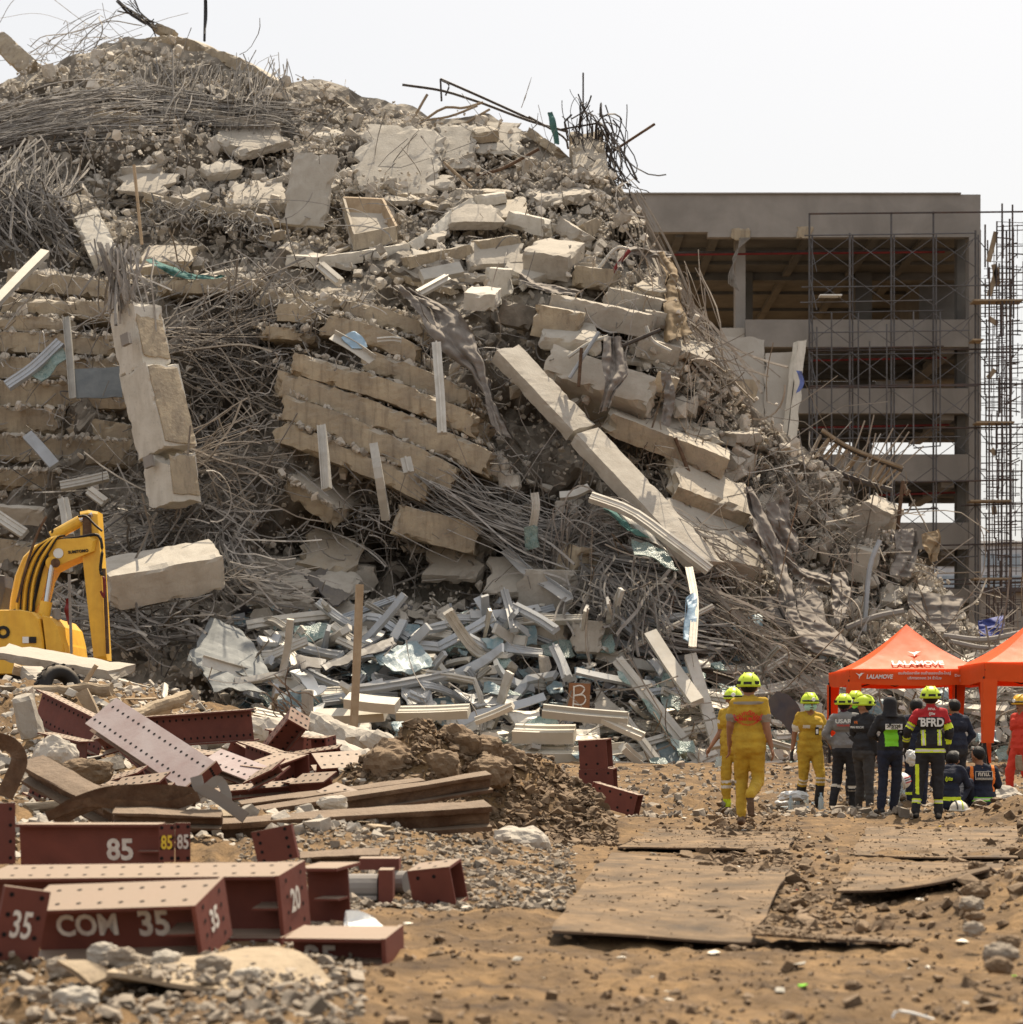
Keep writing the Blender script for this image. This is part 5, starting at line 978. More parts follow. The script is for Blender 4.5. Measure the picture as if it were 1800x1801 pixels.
# ------------------------------------------------------------------ foreground: steel members
def on_ground(x, y): return float(gh(np.array([x]), np.array([y]))[0])
def hole_mesh(mb, c, R, r, n=8):              # short dark plug, 2 mm proud, axis = local z of R
    th = np.arange(n) / n * 6.2832; ring = np.stack([np.cos(th) * r, np.sin(th) * r, 0 * th + .002], -1)
    V = ring @ np.asarray(R).T + np.asarray(c); mb.add(V, [list(range(n))])
def member(name, label, A, B, H, Bd, roll=0, m='oxide', plates=(1, 1), holes=True, box_=False, txt=None, ptxt=None, group=None, tf=.018, tw=.012, stiff=True, hr=.013, row=.11, vholes=False, ptop=None):
    """I-section from A to B: A,B = ends of the top front edge; depth Bd, height H"""
    A = Vector(A); B = Vector(B); L = (B - A).length; R = frame(A, B, roll=roll); A_ = np.array(A)
    base = A_ + R @ np.array([L / 2, Bd / 2, -H]); r = thing(name, base, label, 'steel beam', group)
    def pt(nm, x0, x1, y0, y1, z0, z1, mm=m):
        V, Fc = bx(x0, x1, y0, y1, z0, z1); mb = MB(); mb.add(V @ R.T + A_, Fc, RNG.random()); return mb.build(nm, MT[mm], r)
    tp = pt('top_flange', 0, L, 0, Bd, -tf, 0, ptop or m); pt('bottom_flange', 0, L, 0, Bd, -H, -H + tf)
    if box_: pt('side_web', 0, L, .001, tw, -H + tf, -tf); pt('side_web', 0, L, Bd - tw, Bd - .001, -H + tf, -tf)
    else: pt('web', 0, L, Bd * .45, Bd * .45 + tw, -H + tf, -tf)
    if plates[0]: pt('end_plate', -.022, -.001, -.015, Bd + .015, -H - .012, .006)
    if plates[1]: pe = pt('end_plate', L + .001, L + .022, -.015, Bd + .015, -H - .012, .006)
    if stiff and not box_: pt('stiffener', L - .16, L - .003, .01, Bd * .45, -H * .55, -H * .55 + .012)
    if holes:
        hb = MB(); I3 = R
        for x in np.arange(row * .6, L - .03, row):
            for y in (Bd * .22, Bd * .75): hole_mesh(hb, A_ + R @ np.array([x + (.03 if y > Bd / 2 else 0), y, .0]), R, hr)
        if plates[1]:
            Rx = R @ np.array([[0, 0, 1], [0, 1, 0], [-1, 0, 0]])
            for z in np.linspace(-.12 * H, -.88 * H, 4):
                for y in (Bd * .2, Bd * .8): hole_mesh(hb, A_ + R @ np.array([L + .022, y, z]), Rx, hr)
        if vholes or box_:
            Rz = R @ np.array([[1, 0, 0], [0, 0, -1], [0, 1, 0]])
            for x in np.arange(row * .6, L - .03, row):
                for z in (-.2 * H, -.8 * H): hole_mesh(hb, A_ + R @ np.array([x, (0.0 if box_ else Bd * .45), z]), Rz, hr)
        if hb.n: hb.build('bolt_holes', MT['hole'], r)['kind'] = 'stuff'
    Tx = R @ TXT
    if txt:
        for (s, x, sz, mm, sxx) in txt: text(s, sz, MT[mm], r, A_ + R @ np.array([x, Bd * .45 - .003, -H * .52]), Tx, bold=.006 * sz / .2, sx=sxx, ex=.001)
    if ptxt: text(ptxt[0], ptxt[1], MT[ptxt[2]], r, A_ + R @ np.array([L + .025, Bd * .5, -H * .5]), R @ np.array([[0, 0, 1], [1, 0, 0], [0, 1, 0]]), bold=.004, sx=.75, ex=.001)
    return r
M_ = member
M_('steel_girder', 'red oxide girder stencilled COM 35 in the front left corner', at(30, 1603, 9.9), at(338, 1593, 9.7), .285, .38, 15, txt=[('COM', .27, .15, 'whitepaint', .95), ('35', .62, .18, 'whitepaint', .95)], ptxt=('35', .15, 'whitepaint'), plates=(0, 1), ptop='oxide')
M_('steel_girder', 'long red oxide girder with 20 on its end plate behind the first', at(-40, 1546, 11.2), at(486, 1541, 10.7), .34, .34, 9, ptxt=('20', .17, 'whitepaint'), plates=(0, 1))
M_('steel_girder', 'red oxide girder stencilled 85 further back on the left', at(28, 1450, 13.4), at(280, 1450, 13.2), .34, .12, 4, txt=[('85', .70, .19, 'whitepaint', 1.0)], plates=(0, 0), holes=False)
def plate_post(label, px0, px1, py0, py1, Y, yaw, s, m='whitepaint'):
    r = thing('end_plate_stub', at((px0 + px1) / 2, py1, Y), label, 'steel plate'); w_ = (px1 - px0) * Y / F; h = (py1 - py0) * Y / F
    R = np.array(Matrix.Rotation(yaw, 3, 'Z')); c = np.array(at((px0 + px1) / 2, (py0 + py1) / 2, Y))
    mb = MB(); mb.add(*box(c, (w_, .03, h), R)); mb.build('plate', MT['oxide'], r)
    hb = MB()
    for z in np.linspace(-.4, .4, 4):
        for x in (-.33, .33): hole_mesh(hb, c + R @ np.array([x * w_, -.0155, z * h]), R @ TXT @ np.eye(3), .012)
    hb.build('bolt_holes', MT['hole'], r)['kind'] = 'stuff'
    if s: text(s, h * .5, MT[m], r, c + R @ np.array([0, -.019, 0]), R @ TXT, sx=.6, bold=.003, ex=.001)
    return r
plate_post('end plate with yellow 85 on the girder stencilled 85', 280, 307, 1449, 1516, 13.15, .2, '85', 'yellowpaint')
plate_post('end plate with white 85 beside the yellow numbered one', 309, 335, 1447, 1516, 13.3, .2, '85')
r_ = plate_post('tilted red plate with white 35 at the far left front', -18, 64, 1560, 1694, 9.45, .5, '35'); r_.rotation_euler = (0, math.radians(11), 0)
plate_post('red girder end cut by the left edge of the picture', -30, 28, 1412, 1520, 13.0, .7, None)
M_('steel_girder', 'short open red girder end facing front beside the numbered girder', at(520, 1527, 11.6), at(592, 1527, 11.5), .34, .3, 3, stiff=True, plates=(0, 0), holes=False)
M_('steel_girder', 'half-buried red girder stencilled 35 at the front', at(500, 1650, 10.1), at(672, 1652, 10.0), .25, .32, 6, txt=[('35', .14, .16, 'whitepaint', 1.1)], plates=(0, 1), holes=False)
M_('steel_girder', 'red girder under the girder numbered 20, only its end showing', at(300, 1650, 10.9), at(492, 1650, 10.7), .2, .3, 6, ptxt=('00', .12, 'whitepaint'), plates=(0, 1), holes=False)
sheet('stack of bright plastic film on the half-buried girder', [(598, 1618, .2), (668, 1614, .3), (682, 1640, 0), (590, 1642, 0)], 'plastic', Yabs=10.3, th=.06, crump=.02, seed=70, name='film_stack', cat='plastic')
plate_post('red plate standing tilted behind the numbered girder', 452, 530, 1455, 1515, 13.2, -.3, None).rotation_euler = (0, math.radians(-12), 0)
def pipe_piece():
    r = thing('flanged_pipe', at(690, 1595, 13), 'short grey flanged pipe with red box ends on the gravel', 'pipe'); Y = 13.1
    mb = MB(); tube(mb, [at(600, 1560, Y), at(665, 1560, Y)], .085, 16); mb.build('pipe', MT['plaster'], r)
    mb = MB(); tube(mb, [at(694, 1552, Y + .25), at(718, 1552, Y + .2)], .075, 16); mb.build('pipe', MT['plaster'], r)
    for (x0, x1, y0, y1, yo, m) in ((668, 693, 1528, 1592, 0, 'oxide'), (634, 704, 1508, 1528, .35, 'oxide')):
        a = at(x0, y1, Y + yo); b = at(x1, y0, Y + yo); mb = MB(); mb.add(*bx(a.x, b.x, Y + yo - .12, Y + yo + .12, a.z, b.z)); mb.build('end_box', MT[m], r)
    mb = MB(); mb.add(*bx(at(610, 0, Y).x, at(665, 0, Y).x, Y - .13, Y - .09, at(0, 1580, Y).z, at(0, 1574, Y).z)); mb.build('rib', MT['plaster'], r)
pipe_piece()
M_('steel_box', 'red drilled box section standing on the gravel right of the pipe', at(716, 1532, 13), at(790, 1524, 12.9), .27, .22, 8, box_=True, plates=(0, 0), stiff=False)
# the marked stack of red drilled boxes near the path
M_('steel_box', 'upper red drilled box on the stack beside the path', at(1017, 1303, 28.6), at(1066, 1300, 28.5), .42, .38, 2, box_=True, plates=(0, 0), stiff=False, hr=.018, row=.16)
M_('steel_box', 'lower red drilled box on the stack beside the path', at(1018, 1354, 28.6), at(1078, 1352, 28.5), .3, .38, 2, box_=True, plates=(0, 0), stiff=False, hr=.018, row=.16)
M_('steel_box', 'red drilled channel lying at the foot of the box stack', at(1046, 1376, 27.8), at(1122, 1398, 27.5), .30, .2, 6, box_=True, plates=(1, 0), stiff=False, hr=.018, row=.16)
M_('steel_box', 'tilted red channel left of the box stack foot', at(968, 1382, 28.4), at(1038, 1384, 28.2), .26, .2, 10, plates=(0, 0), stiff=False, hr=.018, row=.16)
for k in range(3):
    sheet(f'thin red plate leaning at the box stack, {NTH[k]} from the left', [(990 + 10 * k, 1392 + 5 * k, .1), (1004 + 10 * k, 1390 + 5 * k, .1), (1040 + 6 * k, 1418 + 2 * k, -.1), (1000 + 10 * k, 1412 + 3 * k, -.1)], 'oxide', Yabs=27.9 - .1 * k, th=.02, crump=0, ragged=0, seed=75, n=3, name='red_plate', cat='steel plate')
# heap of drilled red connectors on the berm
def conn(label, p0, p1, Y0, Y1, H, Bd, roll, **kw):
    return M_('steel_connector', label, at(*p0, Y0), at(*p1, Y1), H * (Y0 + Y1) / 2 / F, Bd, roll, stiff=False, hr=.017, row=.1, **kw)
conn('long dark red connector pointing right at the top of the heap', (238, 1262), (432, 1248), 24.5, 23.6, 56, .2, 4, vholes=True, plates=(0, 0))
conn('pale-topped red connector lying diagonally at the front of the heap', (150, 1272), (322, 1388), 22.0, 20.8, 22, .44, 62, ptop='oxidepale', plates=(0, 1))
conn('dark red connector at the back left of the heap', (64, 1212), (178, 1268), 26.2, 25.2, 62, .25, 6, vholes=True, plates=(0, 0))
conn('red connector edge-on crossing behind the pale-topped one', (182, 1252), (318, 1376), 22.8, 21.6, 34, .12, 6, plates=(0, 0))
conn('second red connector edge-on beside the first', (218, 1262), (330, 1362), 23.0, 21.8, 26, .12, 6, plates=(0, 0))
conn('red box connector with window openings in the heap', (290, 1318), (366, 1328), 22.6, 22.2, 50, .25, 10, vholes=True, plates=(0, 1))
conn('red connector tilted right of the window box', (418, 1304), (492, 1330), 23.2, 22.4, 52, .25, 12, vholes=True, plates=(0, 0))
conn('bright red connector facing front right of the heap', (472, 1352), (540, 1328), 21.2, 21.8, 50, .36, 24, plates=(0, 1), vholes=True)
conn('small red end box behind the bright connector', (540, 1298), (572, 1298), 23.5, 23.4, 40, .2, 8, vholes=True, plates=(0, 1))
conn('low red connector half sunk at the right of the heap', (566, 1352), (650, 1346), 22.4, 22.6, 26, .4, 26, plates=(0, 0))
conn('long low red channel under the heap', (262, 1402), (510, 1382), 20.6, 20.8, 18, .16, 20, plates=(0, 0))
conn('red channel behind rocks at the left of the heap', (66, 1288), (140, 1304), 24.0, 23.2, 46, .2, 8, plates=(0, 0))
conn('drilled red strip low on the right of the heap', (352, 1340), (450, 1378), 21.6, 21.0, 18, .3, 40, ptop='oxidepale', plates=(0, 0))
for k in range(16):
    x = RNG.uniform(40, 620); y = RNG.uniform(1268, 1400); Yk = 26.5 - (y - 1268) / 132 * 7; dx = RNG.uniform(35, 85); dy = RNG.normal(0, 26)
    conn(f"{'long' if dx > 60 else 'short'} {'rising' if dy < 0 else 'falling'} red steel offcut {('left of', 'under', 'right of')[0 if x < 180 else 1 if x < 400 else 2]} the pale-topped connector, {'upper' if y < 1330 else 'lower'} part of the heap", (x, y), (x + dx, y + dy), Yk, Yk - .3, RNG.uniform(18, 48), RNG.uniform(.1, .3), RNG.uniform(2, 40), vholes=RNG.random() < .6, plates=(0, int(RNG.random() < .5)), group='offcuts in the red heap')
# rails and channels
def rail(label, p0, p1, Y0, Y1, th, dep, roll=12, m='rust', name='steel_rail', cat='rail'):
    A = at(*p0, Y0); B = at(*p1, Y1); L = (B - A).length; R = frame(A, B, roll=roll); H = th * (Y0 + Y1) / 2 / F; mb = MB()
    for (y0, y1, z0, z1) in ((0, dep, -H * .25, 0), (dep * .3, dep * .7, -H * .8, -H * .25), (-.01, dep + .01, -H, -H * .8)):
        V, Fc = rough_box(L, y1 - y0, z1 - z0, int(p0[0]) + 7, .2, .006, .015, (.05, .05)); V = V + np.array([L / 2, (y0 + y1) / 2, (z0 + z1) / 2]); mb.add(V @ R.T + np.array(A), Fc)
    return mb.build(name, MT[m], label=label, cat=cat)
rail('long rusty rail lying in front of the dirt mound, upper', (360, 1440), (866, 1362), 18.6, 19.4, 34, .2)
rail('shorter rusty rail behind the long upper one', (420, 1415), (752, 1372), 19.6, 20.2, 20, .2)
rail('thick rusty channel lying in front, lower', (335, 1452), (868, 1418), 16.8, 17.4, 46, .2, 16)
rail('dusty channel running left behind the numbered girders', (190, 1428), (390, 1436), 16.2, 16.2, 26, .2, 14)
rail('short dusty channel on the gravel behind the flanged pipe', (520, 1508), (672, 1502), 14.6, 14.6, 18, .16, 14)
rail('rusted channel leaning at the left of the heap', (30, 1342), (182, 1425), 18.5, 17.2, 40, .25, 35)
rail('flat dusty bar under the left heap', (150, 1395), (240, 1440), 17.4, 16.6, 18, .2, 40)
def ribbon(label, pts, Y, w_, m='rust', name='bent_plate'):
    E = spline([at(x, y, Y + (q[0] if q else 0)) for x, y, *q in pts], 22); T = np.gradient(E, axis=0); T /= np.linalg.norm(T, axis=1)[:, None]
    s = np.cross(T, np.array([0, 1., .35])); s /= np.linalg.norm(s, axis=1)[:, None]; V = np.stack([E - s * w_ / 2, E + s * w_ / 2], 1); n = np.array([0, .015, -.006])
    W = np.concatenate([V, V[:, ::-1] + n], 1).reshape(-1, 3); mb = MB(); mb.add(W, grid_faces(22, 4, True)); return mb.build(name, MT[m], label=label, cat='steel strip')
ribbon('wide rusty strip of bent plate curving across the left front', [(95, 1442), (135, 1418), (200, 1398), (290, 1396), (345, 1402)], 16.6, .16)
ribbon('thin dusty strip of bent plate below the wide one', [(82, 1436), (150, 1412), (210, 1414), (290, 1418), (350, 1400)], 16.4, .08)
ribbon('drilled strap twisted up in a loop left of the rails', [(345, 1365), (352, 1385), (380, 1400), (432, 1438)], 16.4, .10, 'plaster')
ribbon('drilled strap crossing under the looped one', [(295, 1432), (330, 1410), (365, 1385), (385, 1372), (398, 1395), (398, 1420)], 16.6, .08, 'plaster')
ribbon('curled rusty plate at the far left edge', [(-10, 1300), (20, 1310), (34, 1335), (22, 1370), (8, 1400)], 17.5, .14)
# concrete pile stumps, logs, tyre, slabs on the berm
def log(label, p0, p1, Y0, Y1, r, m, name, cat, k=12, amp=.03):
    A = np.array(at(*p0, Y0)); B = np.array(at(*p1, Y1)); t = np.linspace(0, 1, 14)[:, None]; P = A * (1 - t) + B * t
    V, Fc, idx = tubes(P[None], r, k); V = V + amp * np.stack([vn(V, 5, 81), vn(V, 5, 82), vn(V, 5, 83)], -1) + amp * .6 * np.stack([vn(V, 12, 84), vn(V, 12, 85), vn(V, 12, 86)], -1)
    mb = MB(); mb.add(V, Fc); mb.F.append(np.array([idx[0, 0, ::-1], idx[0, -1]])); mb.M.append(np.zeros(2)); return mb.build(name, MT[m], label=label, cat=cat)
log('rough cylindrical concrete pile stump lying before the debris, front', (482, 1290), (652, 1352), 27.2, 26.2, .21, 'rubble', 'pile_stump', 'pile stump', 16, .06)
log('rough concrete pile stump lying behind the front one', (550, 1278), (690, 1318), 28.6, 27.8, .19, 'rubble', 'pile_stump', 'pile stump', 16, .06)
log('short concrete pile stump under the long red connector', (330, 1300), (470, 1282), 27.4, 27.6, .2, 'rubble', 'pile_stump', 'pile stump', 16, .06)
log('round log lying level on the berm at the left', (-10, 1222), (198, 1212), 30.5, 30.2, .09, 'oldwood', 'log', 'log')
log('second log leaning behind the red heap', (212, 1268), (334, 1222), 27.2, 28.2, .085, 'oldwood', 'log', 'log')
log('smaller log lying under the second one', (195, 1272), (250, 1262), 27, 27.3, .07, 'oldwood', 'log', 'log')
def post2(label, p0, p1, Y, w_, m='oldwood', name='concrete_post', cat='post'):
    A = at(*p0, Y); B = at(*p1, Y); R = frame(A, B); V, Fc = rough_box((B - A).length, w_, w_, int(p0[0]), .08, .012, .03, (.04, .04)); mb = MB(); mb.add(V @ R.T + np.array((A + B) / 2), Fc); return mb.build(name, MT[m], label=label, cat=cat)
post2('short slotted concrete post leaning at the left of the red heap', (38, 1222), (58, 1300), 24.2, .27, 'grey')
post2('broken concrete stub with sprouting bars before the debris', (541, 1212), (541, 1270), 30, .17, 'grey')
post2('tilted timber behind the red heap', (145, 1215), (168, 1262), 28.5, .17)
post2('thin timber leaning among the berm rubble', (172, 1168), (140, 1215), 31.5, .07, 'wood', 'timber', 'timber')
bundle('rebar_sprout', 'spray of rusty bars sprouting from the concrete stub', [strands(12, at(475, 1235, 29.8), at(555, 1275, 29.6), (.25, .1, .1), (.2, .1, .06), 0, .05), strands(6, at(480, 1205, 29.8), at(530, 1262, 29.6), (.12, .1, .1), (.15, .1, .06), 0, .05)], .011, 'rust')
slab('broken_slab', 'long thin concrete slab with sunlit top lying before the excavator', 'concrete slab', (-30, 1150), (208, 1190), 16, .8, m='grey', roll=14, Yabs=(36.5, 36), chip=.04, amp=.01)
slab('broken_slab', 'tilted grey slab piece on the berm at the left edge', 'concrete slab', (32, 1178), (66, 1205), 22, .4, m='grey', roll=20, Yabs=(32.5, 32), chip=.04, amp=.01)
def tyre():
    P = [(.16, -.1), (.27, -.12), (.34, -.1), (.36, -.04), (.36, .04), (.34, .1), (.27, .12), (.16, .1), (.16, -.1)]
    c = at(104, 1210, 31.5); R = np.array(Matrix.Rotation(.7, 3, 'Z') @ Matrix.Rotation(1.35, 3, 'X')); r = thing('tyre', c - Vector((0, 0, .3)), 'old dusty tyre half buried in the berm rubble', 'tyre')
    V, Fc = lathe(P, 28, R, c); mb = MB(); mb.add(V, Fc); mb.build('carcass', MT['rubber'], r, True)
    mb = MB()
    for k in range(28):
        a = k / 28 * 6.2832; Rk = R @ np.array(Matrix.Rotation(a, 3, 'Z')); mb.add(*box(np.array(c) + Rk @ np.array([.362, 0, .03 * (-1) ** k]), (.02, .04, .14), Rk))
    mb.build('tread', MT['rubber'], r)['kind'] = 'stuff'
tyre()
# big rocks
def rock(label, px, py, Y, s, m='rubble', sq=(1, .8, .75), seed=1, name='rock', cat='rock'):
    bm = bmesh.new(); bmesh.ops.create_icosphere(bm, subdivisions=4, radius=1); V = np.array([v.co for v in bm.verts]); Fc = np.array([[v.index for v in f.verts] for f in bm.faces]); bm.free()
    V = V * (1 + .3 * fbm(V, 1.0, seed, 2)[:, None]); V = np.sign(V) * np.abs(V) ** .85
    V = V * (1 + .12 * fbm(V, 3.2, seed + 3, 4)[:, None] + (.07 if m == 'mud' else .02) * np.abs(fbm(V, 7, seed + 8, 2))[:, None]) * np.array(sq) * s; mb = MB(); mb.add(V + np.array(at(px, py, Y)), Fc); return mb.build(name, MT[m], label=label, cat=cat)
rock('big pale boulder at the right foot of the dirt mound', 918, 1488, 18.3, .27, 'rubble', (.85, .7, .72), 3)
rock('boulder below the big pale one', 965, 1530, 16.8, .1, 'mud', seed=5)
rock('angular rock in front of the red connector heap', 98, 1330, 20.5, .2, 'rubble', (1, .7, .9), 7)
rock('dark boulder in the shade under the pale-topped connector', 150, 1362, 20.2, .2, 'mud', (1.2, .7, .7), 9)
rock('pale stone lying on the upper rail', 585, 1412, 18.5, .1, 'rubble', (1.3, .8, .7), 11)
for k_ in range(9): rock(f'rough stone on the low bank at the right edge, {NTH[k_]} from the front' if k_ else 'frontmost rough stone on the low bank at the right edge', 1700 + RNG.uniform(-10, 90), 1700 - k_ * 22, gy(1720 - k_ * 22, .12), RNG.uniform(.03, .075), 'gravel' if k_ % 2 else 'mud', (1.2, .8, .7), 140 + k_)
rock('grey stone on the right edge heap', 1742, 1650, 11.4, .075, 'grey', (1.1, .8, .8), 13)
rock('brown stone on the path in the foreground', 1350, 1742, 8.8, .035, 'mud', seed=15)
rock('second brown stone on the path, further left', 1498, 1736, 8.9, .035, 'mud', seed=17)
rock('dark clod standing on the path to the right', 1568, 1617, 12.2, .04, 'mud', seed=19)
rock('stone beside the path by the box stack', 1068, 1452, 25, .12, 'rubble', (1.2, .8, .7), 21)
rock('large grey rock at the right edge behind the rubble', 1772, 1425, 29.5, .32, 'rubble', (1, .8, .8), 23)
rock('pale rock at the red-suited person feet', 1700, 1432, 28, .12, 'rubble', seed=25)
for k, (x, y, Y, s) in enumerate(((690, 1345, 21.4, .34), (735, 1338, 21.8, .3), (775, 1350, 21.4, .26), (800, 1312, 22.0, .34), (850, 1325, 22.2, .3), (890, 1340, 22.4, .24), (860, 1360, 21.6, .28), (665, 1395, 20.8, .12))):
    rock(f'dark crusted mud lump on the crest of the dirt mound, {NTH[k]} from the left' if k else 'leftmost dark crusted mud lump on the crest of the dirt mound', x, y, Y, s * .8, 'mud', (1, .8, .8), 30 + k, 'mud_lump', 'mud lump')
# ------------------------------------------------------------------ steel sheets on the path
def road_plate(label, cs, th=.014, lift=.05, warp=.03, seed=0):
    E = []
    for (x, y) in cs: Yd = gy(y, lift + .03); E.append(np.array(at(x, y, Yd)))
    n = 26; U, W = np.meshgrid(np.linspace(0, 1, n), np.linspace(0, 1, n)); A, B, C, D = E
    G = A * ((1 - U) * (1 - W))[..., None] + B * (U * (1 - W))[..., None] + C * (U * W)[..., None] + D * ((1 - U) * W)[..., None]
    g0 = gh(G[..., 0], G[..., 1], False); G[..., 2] = g0 + lift + warp * fbm(G * np.array([1, .5, 0]), .8, 500 + seed, 2) + .008 * vn(G, 3, 505 + seed)
    G[..., 0] += .03 * vn(G, 1.5, 510 + seed) * np.exp(-np.minimum(U, 1 - U) / .05)
    V = np.concatenate([G.reshape(-1, 3), (G - np.array([0, 0, th])).reshape(-1, 3)]); f = grid_faces(n, n); i = np.arange(n * n).reshape(n, n)
    ring = np.concatenate([i[0, :], i[1:, -1], i[-1, -2::-1], i[-2:0, 0]]); rf = np.stack([ring, np.roll(ring, -1), np.roll(ring, -1) + n * n, ring + n * n], -1)
    mb = MB(); mb.add(V, np.concatenate([f, f[:, ::-1] + n * n])); mb.add(np.zeros((0, 3)), np.zeros((0, 4), int)); mb.F.append(rf); mb.M.append(np.ones(len(rf)))
    ob = mb.build('steel_sheet', [MT['plate'], MT['plateedge']], label=label, cat='steel sheet')
    n2 = 700; ii = RNG.integers(0, n, (2, n2)); Q = G[ii[0], ii[1]] + np.stack([RNG.normal(0, .05, n2), RNG.normal(0, .15, n2), np.full(n2, .004)], -1); k = RNG.random(n2) < .25 + .75 * (vn(Q, 1.4, 520 + seed) > .1); Q = Q[k]
    cb = MB(); scatter_chunks(cb, Q, np.clip(RNG.lognormal(-4.8, .6, len(Q)), .003, .035), .6); cb.build('sheet_dirt', MT['mud'], ob)['kind'] = 'stuff'
    return ob
road_plate('large muddy steel sheet on the path, nearest', [(966, 1632), (1328, 1638), (1394, 1512), (1078, 1496)], seed=1, lift=.045)
road_plate('muddy steel sheet on the path behind the nearest one', [(1085, 1490), (1382, 1492), (1408, 1460), (1150, 1452)], seed=2, lift=.03)
road_plate('raised muddy steel sheet on the right with dark gap beneath', [(1470, 1562), (1738, 1574), (1770, 1506), (1505, 1506)], seed=3, lift=.085)
road_plate('thin buried steel sheet between the other two', [(1325, 1640), (1600, 1648), (1590, 1636), (1330, 1626)], seed=4, lift=.04)
road_plate('muddy steel sheet far right toward the people', [(1500, 1500), (1790, 1506), (1790, 1452), (1530, 1448)], seed=5, lift=.02)
# broken board and slabs in the very front
sheet('broken dusty panel lying in the front left corner', [(250, 1695, .5), (490, 1680, .6), (610, 1752, -.25), (190, 1725, -.2)], 'oldwood', Yabs=9.0, th=.02, crump=.03, seed=80, name='dusty_board', cat='board', ragged=.04)
sheet('small tilted board left of the broken panel', [(100, 1690, .1), (150, 1690, .1), (200, 1718, -.1), (160, 1738, -.1)], 'oldwood', Yabs=8.9, th=.02, crump=.01, seed=81, name='dusty_board', cat='board', ragged=.03)
for k, (x, y, Y, s) in enumerate(((105, 1700, 9.2, .07), (180, 1680, 9.5, .08), (215, 1690, 9.4, .09), (290, 1690, 9.3, .08), (375, 1700, 9.1, .07), (440, 1715, 9.0, .06), (60, 1755, 8.6, .08), (130, 1760, 8.5, .09))):
    rock(f'grey stone in the front left corner, {NTH[k]} from the left' if k else 'leftmost grey stone in the front left corner', x, y, Y, s * .8, 'grey' if k % 2 else 'gravel', (1.2, .8, .8), 60 + k)
mb = MB(); n = 420; u = RNG.random(n); v = RNG.random(n); q = [np.array(at(x, y, 9.0 + d)) for x, y, d in ((250, 1695, .5), (490, 1680, .6), (600, 1750, -.25), (195, 1724, -.2))]
P = q[0] * ((1 - u) * (1 - v))[:, None] + q[1] * (u * (1 - v))[:, None] + q[2] * (u * v)[:, None] + q[3] * ((1 - u) * v)[:, None]; scatter_chunks(mb, P + np.array([0, 0, .022]), np.clip(RNG.lognormal(-4.3, .6, n), .006, .05), .8)
mb.build('board_debris', MT['gravel'], label='small rubble lying on the broken dusty panel in front', cat='gravel', kind='stuff')
# ------------------------------------------------------------------ loose ground cover
def ground_scatter(n, fx, size, mt, name, label, sink=.3, flat=.8):
    X, Y = fx(n); Z = gh(X, Y); s = size(len(X)); mb = MB(); scatter_chunks(mb, np.stack([X, Y, Z + s * (.5 - sink)], -1), s, flat); mb.build(name, MT[mt], label=label, cat='gravel', kind='stuff')
def fan(y0, y1, p0, p1):
    def f(n): 
        Y = y0 + (y1 - y0) * RNG.random(n) ** 1.4; px = RNG.uniform(p0, p1, n); return (px - 900) / F * Y, Y
    return f
ground_scatter(5500, fan(12.5, 19.5, 420, 1010), lambda n: np.clip(RNG.lognormal(-3.9, .45, n), .008, .07), 'gravel', 'gravel', 'grey gravel spread below the dirt mound')
def moundf(n): X = RNG.uniform(-1.75, 1.1, n); Y = 21.2 + (X + 1) * .4 + RNG.normal(0, .75, n); return X, Y
ground_scatter(6500, moundf, lambda n: np.clip(RNG.lognormal(-3.6, .55, n), .01, .1), 'mud', 'soil_clods', 'brown soil clods covering the dirt mound')
ground_scatter(12000, fan(7.5, 46, -40, 1840), lambda n: np.clip(RNG.lognormal(-4.5, .6, n), .004, .06), 'mud', 'soil_crumbs', 'small soil crumbs scattered over the trampled ground')
def ruts(n):
    Y = RNG.uniform(11.5, 30, n); X = np.where(RNG.random(n) < .55, 2.05 + (Y - 17) * .09 + RNG.normal(0, .3, n), RNG.normal(3.3, .45, n) * (Y / 12.5)); return X, Y
ground_scatter(3600, ruts, lambda n: np.clip(RNG.lognormal(-3.5, .55, n), .01, .11), 'mud', 'mud_clods', 'mud clods churned up between the steel sheets')
ground_scatter(3000, fan(27, 47, 950, 1850), lambda n: np.clip(RNG.lognormal(-3.1, .5, n), .02, .16), 'gravel', 'loose_stones', 'loose stones around the feet of the people')
def bermf(n): Y = RNG.uniform(16.5, 42, n); px = RNG.uniform(-60, 700, n); return (px - 900) / F * Y, Y
ground_scatter(6000, bermf, lambda n: np.clip(RNG.lognormal(-3.1, .6, n), .02, .16), 'rubble', 'berm_rubble', 'broken rubble heaped on the berm at the left')
ground_scatter(1500, bermf, lambda n: np.clip(RNG.lognormal(-2.9, .5, n), .03, .2), 'oldwood', 'wood_splinters', 'splintered wood bits mixed in the berm rubble', flat=.35)
ground_scatter(2600, fan(7.4, 12.5, -60, 640), lambda n: np.clip(RNG.lognormal(-4.0, .5, n), .008, .07), 'gravel', 'gravel', 'coarse gravel in the front left corner')
for (mt_, n, lb) in (('litter', 120, 'scraps of pale paper littering the ground'), ('green', 4, 'bits of green plastic littering the ground'), ('red', 4, 'bits of red plastic littering the ground'), ('yellowpaint', 4, 'yellow fruit peel bits littering the ground')):
    X, Y = fan(8.5, 40, 650, 1840)(n); Z = gh(X, Y) + .012; mb = MB(); scatter_chunks(mb, np.stack([X, Y, Z], -1), RNG.uniform(.012, .05, n), .35); mb.build('litter', MT[mt_], label=lb, cat='litter', kind='stuff')
pole('white_hose', 'white cable end lying on the path at the bottom right', [(1570, 1790), (1580, 1778), (1620, 1786), (1660, 1800)], 8.05, .006, 'white', 'cable')
